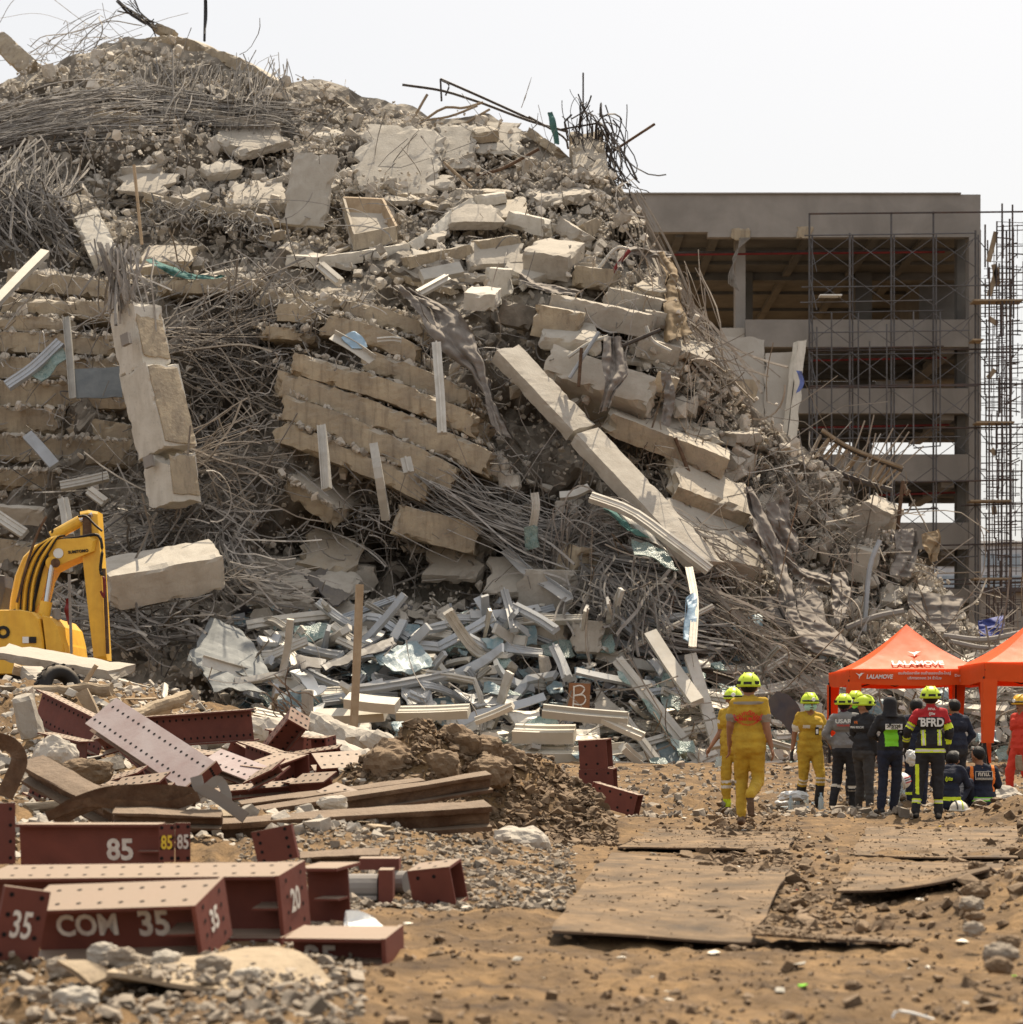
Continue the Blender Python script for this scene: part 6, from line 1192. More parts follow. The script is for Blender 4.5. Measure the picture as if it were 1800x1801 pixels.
def berm_pieces():
    for k in range(46):
        Y = RNG.uniform(20, 40); px = RNG.uniform(-20, 560); X = (px - 900) / F * Y; z = on_ground(X, Y); L = RNG.uniform(.4, 1.6); a = RNG.uniform(0, 3.14); w_ = RNG.uniform(.05, .16)
        R = np.array(Matrix.Rotation(a, 3, 'Z') @ Matrix.Rotation(RNG.normal(0, .25), 3, 'Y') @ Matrix.Rotation(RNG.uniform(0, 3), 3, 'X'))
        V, Fc = rough_box(L, w_, w_ * RNG.uniform(.3, 1), 900 + k, .12, .01, .02, (.05, .05), mx=10); mb = MB(); mb.add(V @ R.T + np.array([X, Y, z + .08]), Fc, RNG.random())
        mb.build('timber_piece', MT[('oldwood', 'wood', 'grey', 'alu')[k % 4]], label=f"broken {('weathered timber', 'pale timber', 'concrete bar', 'metal bar')[k % 4]} {'over' if L > 1 else 'under'} a metre long in the berm rubble, {'left of the tyre' if px < 100 else ('above the red connectors' if px < 420 else 'by the pile stumps')}", cat='timber', group='broken lengths on the berm')
berm_pieces()
# ------------------------------------------------------------------ excavator
def extr(mb, poly, Y0, Y1, m=0, bev=0):       # photo-plane outline with real depth
    a = np.array([list(at(x, y, (Y0 + Y1) / 2)) for x, y in poly]); n = len(a); f = a.copy(); f[:, 1] = Y0; b = a.copy(); b[:, 1] = Y1
    c = a.mean(0); q0 = f.copy(); q1 = b.copy()
    if bev: q0[:, [0, 2]] = c[[0, 2]] + (f[:, [0, 2]] - c[[0, 2]]) * (1 - bev); f[:, 1] += .06; q1 = q0.copy(); q1[:, 1] = Y1; b[:, 1] -= .06
    rings = [q0, f, b, q1] if bev else [f, b]; V = np.concatenate(rings); mb.add(V, grid_faces(len(rings), n, True), .5, m)
    i0 = mb.n - len(V); mb.F.append(np.array([np.arange(n)[::-1] + i0])); mb.M.append(np.array([m])); mb.F.append(np.array([np.arange(n) + i0 + len(V) - n])); mb.M.append(np.array([m]))
    return mb
def excavator():
    Y = 44.0; r = thing('excavator', (at(40, 1160, 45.5).x, 45.5, on_ground(at(40, 1160, 45.5).x, 45.5)), 'yellow excavator with raised boom working at the left of the pile', 'excavator')
    def P(name, poly, y0, y1, m='exyellow', bev=.03, parent=None): mb = MB(); extr(mb, poly, y0, y1, 0, bev); return mb.build(name, MT[m], parent or r)
    body = P('body', [(-120, 1080), (62, 1079), (84, 1083), (95, 1094), (101, 1130), (104, 1190), (-120, 1190)], 43.6, 46.4, bev=.03)
    P('side_cover', [(98, 1088), (112, 1092), (124, 1106), (131, 1135), (134, 1175), (108, 1175), (103, 1130)], 43.7, 46.3)
    P('rear_guard', [(127, 1122), (133, 1138), (138, 1172), (134.5, 1175), (131.5, 1136)], 43.9, 46.2, 'exyellow', .0)
    mb = MB(); mb.add(*bx(at(-130, 0, 45).x, at(150, 0, 45).x, 43.8, 46.2, .9, at(0, 1191, 45).z)); mb.build('undercarriage', MT['rubber'], r)
    boom = P('boom', [(22, 1098), (26, 1055), (34, 1015), (48, 982), (68, 962), (92, 952), (168, 944), (176, 952), (172, 972), (128, 990), (100, 1004), (90, 1022), (82, 1055), (62, 1098)], 44.42, 45.3, bev=.06)
    mb = MB()
    for k, (dx, m) in enumerate(((0, 0), (6, 1), (12, 0), (18, 1), (24, 0), (30, 1))):
        tube(mb, spline([at(30 + dx, 1075, 44.34), at(34 + dx, 1030, 44.34), at(46 + dx, 990, 44.34), at(62 + dx, 964 - k * .5, 44.36), at(84 + dx * .6, 950 - k, 44.4), at(100 + dx * .5, 942, 44.5)], 16), .03 if m == 0 else .02, 6, m)
    mb.build('hydraulic_line', [MT['exyellow'], MT['rubber']], boom)
    mb = MB(); tube(mb, spline([at(26, 1072, 44.4), at(32, 1085, 44.35), at(52, 1085, 44.35), at(60, 1060, 44.4), at(74, 1000, 44.4), at(86, 975, 44.45)], 16), .035, 6); tube(mb, spline([at(70, 935, 44.5), at(72, 922, 44.5), at(80, 926, 44.5), at(84, 945, 44.5)], 10), .025, 6); tube(mb, spline([at(92, 938, 44.5), at(94, 924, 44.5), at(100, 926, 44.5)], 8), .025, 6); mb.build('hose', MT['rubber'], boom)
    st = P('stick', [(145, 902), (160, 899), (177, 902), (181, 960), (186, 1040), (193, 1162), (170, 1165), (158, 1060), (150, 985), (146, 960)], 44.55, 45.15, bev=.05)
    P('stick_rear_face', [(146, 905), (160, 905), (162, 945), (146, 945)], 44.50, 44.545, 'rust', 0, st)
    mb = MB(); tube(mb, [at(92, 944, 44.6), at(142, 916, 44.6)], .125, 14); mb.build('arm_cylinder', MT['exyellow'], r)
    mb = MB(); tube(mb, [at(139, 918, 44.6), at(164, 905, 44.6)], .07, 12); mb.build('arm_rod', MT['chrome'], r)
    mb = MB(); tube(mb, [at(76, 1092, 44.25), at(82, 1058, 44.25)], .13, 14); mb.build('boom_cylinder', MT['exyellow'], r)
    mb = MB(); tube(mb, [at(82, 1060, 44.25), at(92, 994, 44.25)], .065, 12); mb.build('boom_rod', MT['chrome'], r)
    mb = MB(); tube(mb, [at(92, 990, 44.2), at(92, 990, 44.62)], .14, 14); mb.build('pin_boss', MT['exyellow'], r)
    mb = MB(); tube(mb, [at(98, 990, 44.14), at(98, 990, 44.5)], .1, 12); mb.build('pin', MT['rust'], r)
    mb = MB(); tube(mb, spline([at(100, 950, 44.5), at(140, 945, 44.45), at(172, 941, 44.45), at(180, 965, 44.42), at(177, 1000, 44.45), at(180, 1012, 44.45)], 18), .035, 6); tube(mb, spline([at(138, 908, 44.45), at(152, 908, 44.4), at(166, 922, 44.4), at(180, 934, 44.4)], 10), .025, 6); mb.build('hose', MT['rubber'], r)
    mb = MB(); tube(mb, spline([at(183, 1000, 44.5), at(186, 1060, 44.5), at(190, 1150, 44.5)], 8), .04, 6); mb.build('stick_pipe', MT['rust'], st)
    mb = MB(); tube(mb, spline([at(178, 1040, 44.45), at(183, 1050, 44.4), at(184, 1020, 44.4), at(181, 1015, 44.4)], 8), .03, 6); mb.build('bucket_hose', MT['pipered'], st)
    P('exhaust_box', [(-20, 1010), (16, 1014), (18, 1035), (10, 1075), (-20, 1078)], 45.2, 46, 'darkplate', .05)
    mb = MB(); tube(mb, [at(100, 1090, 44.3), at(100, 1072, 44.3)], .09, 10); mb.build('filter_cap', MT['plaster'], r)
    R = np.array(Matrix.Rotation(-.1, 3, 'Y')) @ TXT
    text('SUMITOMO', .085, MT['black'], boom, at(138, 970, 44.40), R, bold=.004, ex=.002)
    V, Fc = lathe([(0, 0), (.11, 0), (.11, .006)], 20, TXT); mb = MB(); mb.add(V + np.array(at(103, 973, 44.405)), Fc); mb.build('round_decal', MT['white'], boom)
    text('O', .34, MT['black'], body, at(6, 1113, 43.57), TXT, bold=.02, ex=.002)
    for (x0, x1, m) in ((40, 51, 'white'), (52, 64, 'black')):
        a = at(x0, 1131, 43.58); b = at(x1, 1120, 43.58); mb = MB(); mb.add(*bx(a.x, b.x, 43.57, 43.59, a.z, b.z)); mb.build('decal', MT[m], body)
    mb = MB(); tube(mb, spline([at(30, 1060, 44.2), at(50, 985, 44.2), at(68, 935, 44.2), at(82, 908, 44.2)], 10), .03, 6); mb.build('guard_rail', MT['rust'], r)
    mb = MB(); tube(mb, [at(122, 1010, 43.4), at(126, 1150, 43.4)], .03, 6); mb.build('whip_pole', MT['rebar'], r)
excavator()
tarp('small red flag hanging on a stick beside the excavator stick', [(114, 1052), (113, 1075), (118, 1100)], [(121, 1050), (122, 1075), (122, 1102)], 0, 'pipered', 1, .03, 33, Yabs=43.3, nu=8, nv=12, name='red_flag', cat='flag')
# ------------------------------------------------------------------ orange canopy tents
BIRD = [(-.5, .30), (-.12, .14), (.02, .16), (.10, .26), (.20, .30), (.30, .26), (.50, .30), (.28, .16), (.16, .02), (.02, -.10), (-.10, -.40), (-.10, -.06), (-.22, .06)]
def bird(s, R, loc, parent):
    a = np.array([(x, y, 0) for x, y in BIRD]) * s; n = len(a); V = np.concatenate([a, a + np.array([0, 0, .003])]) @ np.asarray(R).T + np.asarray(loc); mb = MB()
    mb.add(V, np.stack([np.arange(n), (np.arange(n) + 1) % n, (np.arange(n) + 1) % n + n, np.arange(n) + n], -1)); mb.F.append(np.array([np.arange(n) + n, np.arange(n)[::-1]])); mb.M.append(np.zeros(2)); return mb.build('bird_emblem', MT['white'], parent)
def tent(label, xl, W_, y0, D_, zg, ze, zp, zv, writing):
    r = thing('canopy_tent', (xl + W_ / 2, y0 + D_ / 2, zg), label, 'tent'); xc = xl + W_ / 2; yc = y0 + D_ / 2
    C = [np.array(c) for c in ((xl, y0, ze), (xl + W_, y0, ze), (xl + W_, y0 + D_, ze), (xl, y0 + D_, ze))]; pk = np.array([xc, yc, zp]); n = 18
    rf = MB()
    for k in range(4):
        a, b = C[k], C[(k + 1) % 4]; t = np.linspace(0, 1, n)[:, None, None]; u = np.linspace(0, 1, n)[None, :, None]
        e = a * (1 - u) + b * u; e = e - np.array([0, 0, .05]) * np.sin(np.pi * u); P = e * (1 - t) + pk * t
        P[..., 2] -= .42 * (t * (1 - t))[..., 0] * (1 - .25 * np.cos(2 * np.pi * (u[..., 0] - .5))) 
        rf.add(np.concatenate([P.reshape(-1, 3), P.reshape(-1, 3) - np.array([0, 0, .012])]), np.concatenate([grid_faces(n, n), grid_faces(n, n)[:, ::-1] + n * n]))
    canopy = rf.build('canopy', MT['orange'], r, True)
    for k in range(4):
        a, b = C[k], C[(k + 1) % 4]; m = 30; u = np.linspace(0, 1, m)[:, None]; q = a * (1 - u) + b * u; nn = np.cross(b - a, (0, 0, 1)); nn = nn / np.linalg.norm(nn)
        rows = []
        for z in np.linspace(0, 1, 5):
            p = q + np.array([0, 0, .02]) + np.array([0, 0, -1]) * z * (ze - zv + .06 * np.sin(np.pi * u)) ; p = p + nn * (.018 * vn(p, 1.6, 600 + k)[:, None] * z + .012); rows.append(p)
        P = np.stack(rows); mb = MB(); Q = P.reshape(-1, 3); mb.add(np.concatenate([Q, Q - nn * .008]), np.concatenate([grid_faces(5, m), grid_faces(5, m)[:, ::-1] + 5 * m])); mb.build('valance', MT['orange'], r, True)
    for k, c in enumerate(C):
        mb = MB(); mb.add(*bx(c[0] - .03, c[0] + .03, c[1] + (.02 if k < 2 else -.08), c[1] + (.08 if k < 2 else -.02), zg, zv + .1)); mb.build('leg', MT['black'], r)
        sx_ = 1 if k in (0, 3) else -1
        for ax in (0, 1):                     # cloth wraps on the legs
            dv = np.array([sx_, 0, 0]) if ax == 0 else np.array([0, 1 if k < 2 else -1, 0]); m = 12
            z = np.linspace(zv + .05, zg + (.05 if k in (1, 2) else .6), m); wd = np.linspace(.30, .05 if k in (1,) else .22, m)
            A = np.stack([np.full(m, c[0]), np.full(m, c[1]), z], -1) - dv * .045; A[:, 1 - ax] += (-1 if (ax == 0 and k < 2) or (ax == 1 and k in (0, 3)) else 1) * .045
            B = A + dv * wd[:, None]; V = np.stack([A, B], 1); V2 = V + np.array([.004, .004, 0]); mb = MB(); mb.add(np.concatenate([V.reshape(-1, 3), V2.reshape(-1, 3)]), np.concatenate([grid_faces(m, 2), grid_faces(m, 2)[:, ::-1] + 2 * m])); mb.build('leg_cloth', MT['orange'], r)
    for k in range(4):
        a, b = C[k], C[(k + 1) % 4]; 
        for j in range(4):
            p, q = a + (b - a) * j / 4, a + (b - a) * (j + 1) / 4; lo = np.array([0, 0, zv - ze + .02]); hi = np.array([0, 0, zv - ze + .26])
            inn = (np.array([xc, yc, 0]) - (a + b) / 2) * np.array([1, 1, 0]); inn = inn / np.linalg.norm(inn) * .06
            for (s_, e_) in ((lo, hi), (hi, lo)): mb = MB(); tube(mb, [p + s_ + inn, q + e_ + inn], .016, 4); mb.build('truss_bar', MT['black'], r)
    for (a, b) in ((0, 2), (1, 3)):
        for s_ in (.5,): mb = MB(); tube(mb, [C[a] + np.array([0, 0, -.15]), pk - np.array([0, 0, .5])], .016, 4); tube(mb, [C[b] + np.array([0, 0, -.15]), pk - np.array([0, 0, .5])], .016, 4); mb.build('roof_bar', MT['black'], r)
    if writing:
        zc = (ze + zv) / 2; f = y0 - .05
        bird(.20, TXT, (xl + W_ * .07, f, zc + .03), r); text('LALAMOVE', .13, MT['white'], r, (xl + W_ * .21, f, zc + .0), TXT, shear=.2, bold=.004, sx=.9)
        text('ขนส่งมืออาชีพ ขนย้ายของเล็ก-ใหญ่', .085, MT['white'], r, (xl + W_ * .535, f, zc + .08), TXT, bold=.001)
        text('บริการตลอด 24 ชั่วโมง', .085, MT['white'], r, (xl + W_ * .535, f, zc - .03), TXT, bold=.001)
        text('Download Now!', .085, MT['white'], r, (xl + W_ * .845, f, zc + .03), TXT, bold=.001)
        for dx in (-.08, .12):
            mb = MB(); 
            for (x0, x1, z0, z1) in ((-.09, .09, .03, .036), (-.09, .09, -.036, -.03), (-.09, -.084, -.03, .03), (.084, .09, -.03, .03)): mb.add(*bx(xl + W_ * .845 + dx + x0, xl + W_ * .845 + dx + x1, f - .002, f, zc - .075 + z0, zc - .075 + z1))
            mb.build('badge_outline', MT['white'], r)
        Rs = lambda t: np.array(Matrix.Rotation(-(math.pi / 2 - math.atan2(.05 + zp - ze - .315 * (1 - 2 * t), D_ / 2)), 3, 'X')) @ TXT
        def onroof(t): return np.array([xc + .02, y0 + D_ / 2 * t, ze - .05 * (1 - t) + (zp - ze) * t - .42 * t * (1 - t) * .75 + .05])
        text('LALAMOVE', .24, MT['white'], r, onroof(.18), Rs(.18), bold=.006, sx=.98); bird(.30, Rs(.38), onroof(.40), r)
    return r
TY = 46.0; S_ = F / TY
xl_ = (1495 - 900) / S_; tent('orange canopy tent with white bird emblem and lettering behind the rescuers', xl_, 3.12, TY, 3.0, on_ground(xl_ + 1.5, TY + 1), HC + (HY - 1178) / S_, HC + (HY - 1098) / (F / (TY + 1.5)), HC + (HY - 1203) / S_, True)
T2 = 43.6; S2 = F / T2
tent('second orange canopy tent cut off by the right edge', (1733 - 900) / S2, 3.0, T2, 3.0, on_ground(10.5, 44), HC + (HY - 1166) / S2, HC + (HY - 1082) / (F / (T2 + 1.5)), HC + (HY - 1198) / S2, False)
# ------------------------------------------------------------------ people
def capsule(p, q, rp, rq, k=12):
    p = np.array(p, float); q = np.array(q, float); d = q - p; L = np.linalg.norm(d)
    Z = d / L if L > 1e-6 else np.array([0, 0, 1.]); a = np.array([1., 0, 0]) if abs(Z[2]) > .8 else np.array([0, 0, 1.]); X = np.cross(a, Z); X /= np.linalg.norm(X); Yv = np.cross(Z, X)
    th = np.linspace(np.pi / 2, 0, 5); pr = [(rp * np.cos(t) + 1e-4, -rp * np.sin(t)) for t in th] + [(rq * np.cos(t) + 1e-4, L + rq * np.sin(t)) for t in th[::-1]]
    V, Fc = lathe(pr, k); n = len(V); V = V @ np.stack([X, Yv, Z]) + p
    return V, np.concatenate([Fc, ]), [list(range(k))[::-1], list(range(n - k, n))]
BASE = dict(pelvis=(0, 0, .93), chest=(0, 0, 1.28), neck=(0, .01, 1.455), head=(0, -.015, 1.575),
            shL=(.158, .01, 1.388), elL=(.20, .035, 1.12), wrL=(.205, -.05, .89), shR=(-.158, .01, 1.388), elR=(-.20, .035, 1.12), wrR=(-.205, -.05, .89),
            hipL=(.09, 0, .92), knL=(.10, -.02, .50), anL=(.10, .02, .09), hipR=(-.09, 0, .92), knR=(-.10, -.02, .50), anR=(-.10, .02, .09), toeL=None, toeR=None)
def person(label, px, pyf, yaw=0, sc=1.0, pose=None, mats=None, paint=(), sleeve=.62, hat=None, hatm='neon', hair=False, extras=None, dz=0, Yabs=None, hood=False, neckm='skin', boot_h=.0, flare=0.0, group='rescuers by the tents'):
    J = {k: (np.array(v, float) if v is not None else None) for k, v in BASE.items()}
    for k, v in (pose or {}).items(): J[k] = np.array(v, float)
    Yd = Yabs or gy(pyf, .0)
    for _ in range(4): Xw = (px - 900) / F * Yd; zg = on_ground(Xw, Yd); Yd = Yabs or .5 * Yd + .5 * gy(pyf, zg)
    Xw = (px - 900) / F * Yd; zg = on_ground(Xw, Yd) + dz
    M = dict(shirt='khaki', legs='khaki', boots='rubber', arm='skin', hand='skin', sleeve=None); M.update(mats or {})
    M['sleeve'] = M['sleeve'] or M['shirt']
    names = ['skin', M['shirt'], M['legs'], M['boots'], M['arm'], M['sleeve'], M['hand'], neckm] + [p[-1] for p in paint]
    mi = {}; ml = []
    for n in names:
        if n not in mi: mi[n] = len(ml); ml.append(MT[n])
    S = []                                    # name, p, q, rp, rq, material
    ch, pe, nk, hd = J['chest'], J['pelvis'], J['neck'], J['head']; up = (nk - pe) / np.linalg.norm(nk - pe)
    lat = J['shL'] - J['shR']; lat = lat / np.linalg.norm(lat)
    S.append(('shoulder', J['shR'] * .86 + ch * .14 * np.array([1, 1, 0]) + np.array([0, 0, ch[2] * .0]) if False else J['shR'] + lat * .03 - up * .005, J['shL'] - lat * .03 - up * .005, .074, .074, M['shirt']))
    S.append(('chest', ch - lat * .07, ch + lat * .07, .122, .122, M['shirt']))
    ab = pe * .55 + ch * .45; S.append(('waist', ab - lat * .06, ab + lat * .06, .112, .112, M['shirt']))
    hp = pe + up * .05; S.append(('hem', hp - lat * .07, hp + lat * .07, .122, .122, M['shirt']))
    S.append(('hips', pe - lat * .07 - up * .05, pe + lat * .07 - up * .05, .122, .122, M['legs']))
    S.append(('shoulder', nk - up * .035 - lat * .04, nk - up * .035 + lat * .04, .062, .062, M['shirt']))
    S.append(('neck', nk - up * .05, hd - np.array([0, 0, .05]), .062, .056, neckm))
    S.append(('skull', hd + np.array([0, .012, .0]), hd + np.array([0, 0, .045]), .088, .084, 'skin')); 
    fwd = J.get('face', np.array([0, -1., 0])); 
    S.append(('jaw', hd + fwd * .03 - np.array([0, 0, .055]), hd + fwd * .045 - np.array([0, 0, .07]), .058, .042, 'skin')); S.append(('nose', hd + fwd * .085 - np.array([0, 0, .005]), hd + fwd * .1 - np.array([0, 0, .03]), .012, .016, 'skin'))
    fl = np.array([-fwd[1], fwd[0], 0]); 
    for s_ in (-1, 1): S.append(('ear', hd + fl * .088 * s_ - np.array([0, 0, .01]), hd + fl * .09 * s_ - np.array([0, 0, .035]), .016, .013, 'skin'))
    for sd in 'LR':
        sh, el, wr, hi, kn, an = (J[k + sd] for k in ('sh', 'el', 'wr', 'hip', 'kn', 'an'))
        cut = sh + (el - sh) * sleeve * 1.0 if sleeve <= 1 else el
        S.append(('uarm' + sd, sh, cut, .064, .058 + flare, M['sleeve']))
        if sleeve < 1: S.append(('uarm2' + sd, cut, el, .047, .042, M['arm']))
        if sleeve <= 1: S.append(('farm' + sd, el, wr, .042, .028, M['arm']))
        else: S.append(('farm' + sd, el, wr, .056, .043, M['sleeve']))
        S.append(('thigh' + sd, hi - np.array([0, 0, .03]), kn, .100, .074, M['legs'])); S.append(('calf' + sd, kn, an + np.array([0, 0, .03]), .074, .060, M['legs']))
        toe = J['toe' + sd] if J['toe' + sd] is not None else an + np.array([.02 if sd == 'L' else -.02, -.16, -.05])
        S.append(('ankle' + sd, an + (kn - an) * (boot_h + .02), an, .058 if boot_h else .05, .05, M['boots'])); heel = an + (an - toe) * .3 * np.array([1, 1, 0]) + np.array([0, 0, -.045])
        S.append(('foot' + sd, heel, toe, .045, .04, M['boots']))
    mb = MB()
    for s_ in S:
        V, Fc, caps = capsule(*s_[1:5]); n0 = mb.n; mb.add(V, Fc); mb.F.append(np.array(caps) + n0); mb.M.append(np.zeros(2))
    me = mb.mesh('tmp', []); ob = bpy.data.objects.new('tmp', me); COL.objects.link(ob)
    md = ob.modifiers.new('r', 'REMESH'); md.mode = 'VOXEL'; md.voxel_size = .0135; md.adaptivity = 0
    sm = ob.modifiers.new('s', 'SMOOTH'); sm.iterations = 5; sm.factor = .5
    bpy.context.view_layer.update(); em = bpy.data.meshes.new_from_object(ob.evaluated_get(bpy.context.evaluated_depsgraph_get())); bpy.data.objects.remove(ob)
    V = np.zeros(len(em.vertices) * 3); em.vertices.foreach_get('co', V); V = V.reshape(-1, 3); Fc = np.array([list(p.vertices) for p in em.polygons if len(p.vertices) == 4])
    N = np.zeros(len(em.vertices) * 3); em.vertices.foreach_get('normal', N); N = N.reshape(-1, 3)
    def near(C):
        best = np.full(len(C), 1e9); w_ = np.zeros(len(C), int); tt = np.zeros(len(C))
        for i, s_ in enumerate(S):
            p, q = s_[1], s_[2]; d = q - p; t = np.clip(((C - p) @ d) / (d @ d + 1e-9), 0, 1); ds = np.linalg.norm(C - p - t[:, None] * d, axis=1) - (s_[3] + (s_[4] - s_[3]) * t)
            k = ds < best; best[k] = ds[k]; w_[k] = i; tt[k] = t[k]
        return w_, tt
    wi, tv = near(V); cloth = np.array([s_[5] != 'skin' and s_[0][:4] not in ('skul', 'jaw', 'nose', 'ear') for s_ in S])[wi]
    rs = int(px) % 50
    V = V + N * (cloth * (.010 * fbm(V, 9, 700 + rs, 2) + .006 * vn(V * np.array([1, 1, 2.2]), 16, 710 + rs)))[:, None]
    C = V[Fc].mean(1); wf, tf_ = near(C); fm = np.array([mi[s_[5]] for s_ in S])[wf]; nm = np.array([s_[0] for s_ in S])
    for p in paint:
        if callable(p[0]): k = p[0](C) & np.isin(nm[wf], p[1]) if p[1] else p[0](C)
        else: k = (nm[wf] == p[0]) & (tf_ >= p[1]) & (tf_ <= p[2])
        fm[k] = mi[p[-1]]
    R = np.array(Matrix.Rotation(math.radians(yaw), 3, 'Z')); o = np.array([Xw, Yd, zg + .012])
    def tw(P): return np.asarray(P, float) @ R.T * sc + o
    r = thing('person', o, label, 'person', group)
    bm_ = MB()
    for k in np.unique(fm): pass
    bm_.add(tw(V), Fc); bm_.M = [fm]
    # hands: palm, four bent fingers and a thumb
    for sd in 'LR':
        el, wr = J['el' + sd], J['wr' + sd]; d = (wr - el); d = d / np.linalg.norm(d); d = J.get('hdir' + sd, d); d = d / np.linalg.norm(d); sgn = 1 if sd == 'L' else -1
        side = np.cross(d, np.array([sgn * 1., 0, .2])); side /= np.linalg.norm(side) + 1e-9; nrm = np.cross(d, side)
        pal = wr + d * .05; hm = mi[M['hand']]
        V2, F2, cp = capsule(wr - d * .02, wr + d * .08, .03, .034, 10); V2 = (V2 - pal) @ (np.eye(3) - .45 * np.outer(nrm, nrm)) + pal; n0 = bm_.n; bm_.add(tw(V2), F2, .5, hm); bm_.F.append(np.array(cp) + n0); bm_.M.append(np.full(2, hm))
        for j in range(4):
            b0 = wr + d * .085 + side * (.027 - .018 * j); ln = (.068, .078, .072, .055)[j]; cu = nrm * (-sgn) * .5
            b1 = b0 + d * ln * .5 + cu * ln * .25; b2 = b1 + d * ln * .38 + cu * ln * .7; tube(bm_, [tw(x) for x in (b0 - d * .02, b0, b1, b2)], np.array([.010, .010, .009, .007]) * sc, 6, hm)
        b0 = wr + d * .03 + side * .03; tube(bm_, [tw(x) for x in (b0 - side * .01, b0 + side * .02 + d * .025, b0 + side * .025 + d * .06)], np.array([.012, .011, .008]) * sc, 6, hm)
    body = bm_.build('body', ml, r, True)
    for p in body.data.polygons: pass
    def part(name, m, *geo, smooth=True, parent=None):
        b_ = MB()
        for g_ in geo: b_.add(tw(g_[0]), g_[1])
        return b_.build(name, MT[m], parent or r, smooth)
    if hat:
        Z = J.get('hup', np.array([0, 0, 1.])); c = hd + np.array([0, .005, .03]); k = 24; th = np.arange(k) / k * 6.2832; rows = []
        for t in np.linspace(0, 1, 9):
            ph = t * np.pi / 2; rows.append(np.stack([.128 * np.cos(th) * np.cos(ph), .155 * np.sin(th) * np.cos(ph), np.full(k, .135 * np.sin(ph)) + .008 * np.cos(th * 2) * 0], -1))
        br = rows[0].copy() * np.array([1.10, 1.12, 1]); br[:, 2] = -.012 + .01 * np.cos(th - 1.57); lo = rows[0] * np.array([.95, .95, 1]); lo[:, 2] = -.03
        P = np.stack([lo, br] + rows); P = P + .004 * np.cos(th * 6)[None, :, None] * np.array([1, 1, 0]); f2 = np.array([-fwd[0], -fwd[1]]); a = math.atan2(fwd[0], -fwd[1]); Ra = np.array(Matrix.Rotation(a, 3, 'Z') @ Matrix.Rotation(J.get('htilt', np.array([0.]))[0], 3, 'X'))
        h_ = part('helmet', hatm, (P.reshape(-1, 3) @ Ra.T + c, grid_faces(11, k, True)))
        rid = []
        for x in (-.05, .05):
            t = np.linspace(-.9, 1.0, 9); rid.append(np.stack([np.full(9, x), -.15 * np.sin(t), .131 * np.cos(t) * .97 + .004], -1))
        b_ = MB()
        for q in rid: add_tubes(b_, (tw(q @ Ra.T + c))[None], .007, 5, [.5])
        b_.build('ridge', MT['hivis' if hatm == 'neon' else hatm], h_, True)
        b_ = MB()
        for s_ in (-1, 1): b_.add(*(lambda z: (tw(z[0] @ Ra.T + c), z[1]))(box((.10 * s_, .105, .018), (.05, .03, .035))))
        b_.add(*(lambda z: (tw(z[0] @ Ra.T + c), z[1]))(box((0, .158, .012), (.09, .02, .03)))); b_.build('helmet_clip', MT['black'], h_)
        if hat == 'front': 
            b_ = MB(); b_.add(*(lambda z: (tw(z[0] @ Ra.T + c), z[1]))(lathe([(0, .012), (.026, .012), (.03, 0)], 14, TXT, (0, -.168, .03)))); b_.build('helmet_badge', MT['white'], h_); 
            q = np.stack([.137 * np.cos(np.linspace(3.5, 5.9, 12)), .166 * np.sin(np.linspace(3.5, 5.9, 12)), np.full(12, .012)], -1); b_ = MB(); add_tubes(b_, tw(q @ Ra.T + c)[None], .012, 6, [.5]); b_.build('goggle_strap', MT['black'], h_, True)
    if hair or hat:
        k = 18; th = np.arange(k) / k * 6.2832; rows = []
        for t in np.linspace(-.72, 1, 9):
            ph = t * np.pi / 2; rows.append(np.stack([.098 * np.cos(th) * np.cos(ph), .108 * np.sin(th) * np.cos(ph) + .014, np.full(k, .108 * np.sin(ph))], -1))
        P = np.stack(rows); a = math.atan2(fwd[0], -fwd[1]); front = np.clip(-np.sin(th), 0, 1)[None, :]; P[..., 2] += .085 * front * (P[..., 2] < .05) * 1.0; P[..., 1] += .05 * front * (P[..., 2] < .07)
        Ra = np.array(Matrix.Rotation(a, 3, 'Z')); part('hair', 'hair' if not hood else 'blackcloth', (P.reshape(-1, 3) @ Ra.T + hd + np.array([0, 0, .025]), grid_faces(9, k, True)))
    if hood:
        k = 18; th = np.arange(k) / k * 6.2832; rows = [np.stack([rr * np.cos(th) * 1.0, rr * 1.1 * np.sin(th) + .01, np.full(k, z)], -1) for rr, z in ((.125, -.17), (.098, -.1), (.095, -.03), (.1, .02), (.092, .065), (.07, .098), (.04, .116), (.004, .122))]
        part('hood', 'blackcloth', (np.concatenate(rows) + hd, grid_faces(8, k, True)))
    for s_ in (-1, 1):
        e = hd + fwd * .083 + fl * .032 * s_ + np.array([0, 0, .012]); part('eye', 'hair', capsule(e - fl * .008, e + fl * .008, .007, .007, 8)[:2]); part('eyebrow', 'hair', capsule(e - fl * .016 + np.array([0, 0, .022]), e + fl * .016 + np.array([0, 0, .024]), .005, .005, 6)[:2])
    e = hd + fwd * .092 - np.array([0, 0, .058]); part('mouth', 'maroon', capsule(e - fl * .02, e + fl * .02, .006, .006, 8)[:2])
    ctx = dict(r=r, tw=tw, R=R, J=J, sc=sc, part=part, body=body)
    if extras: extras(ctx)
    return r
RB = np.array([[-1., 0, 0], [0, 0, 1], [0, 1, 0]]).T      # text on a back, read from behind
RB = np.array([[-1., 0, 0], [0, 0, 1.], [0, 1., 0]])
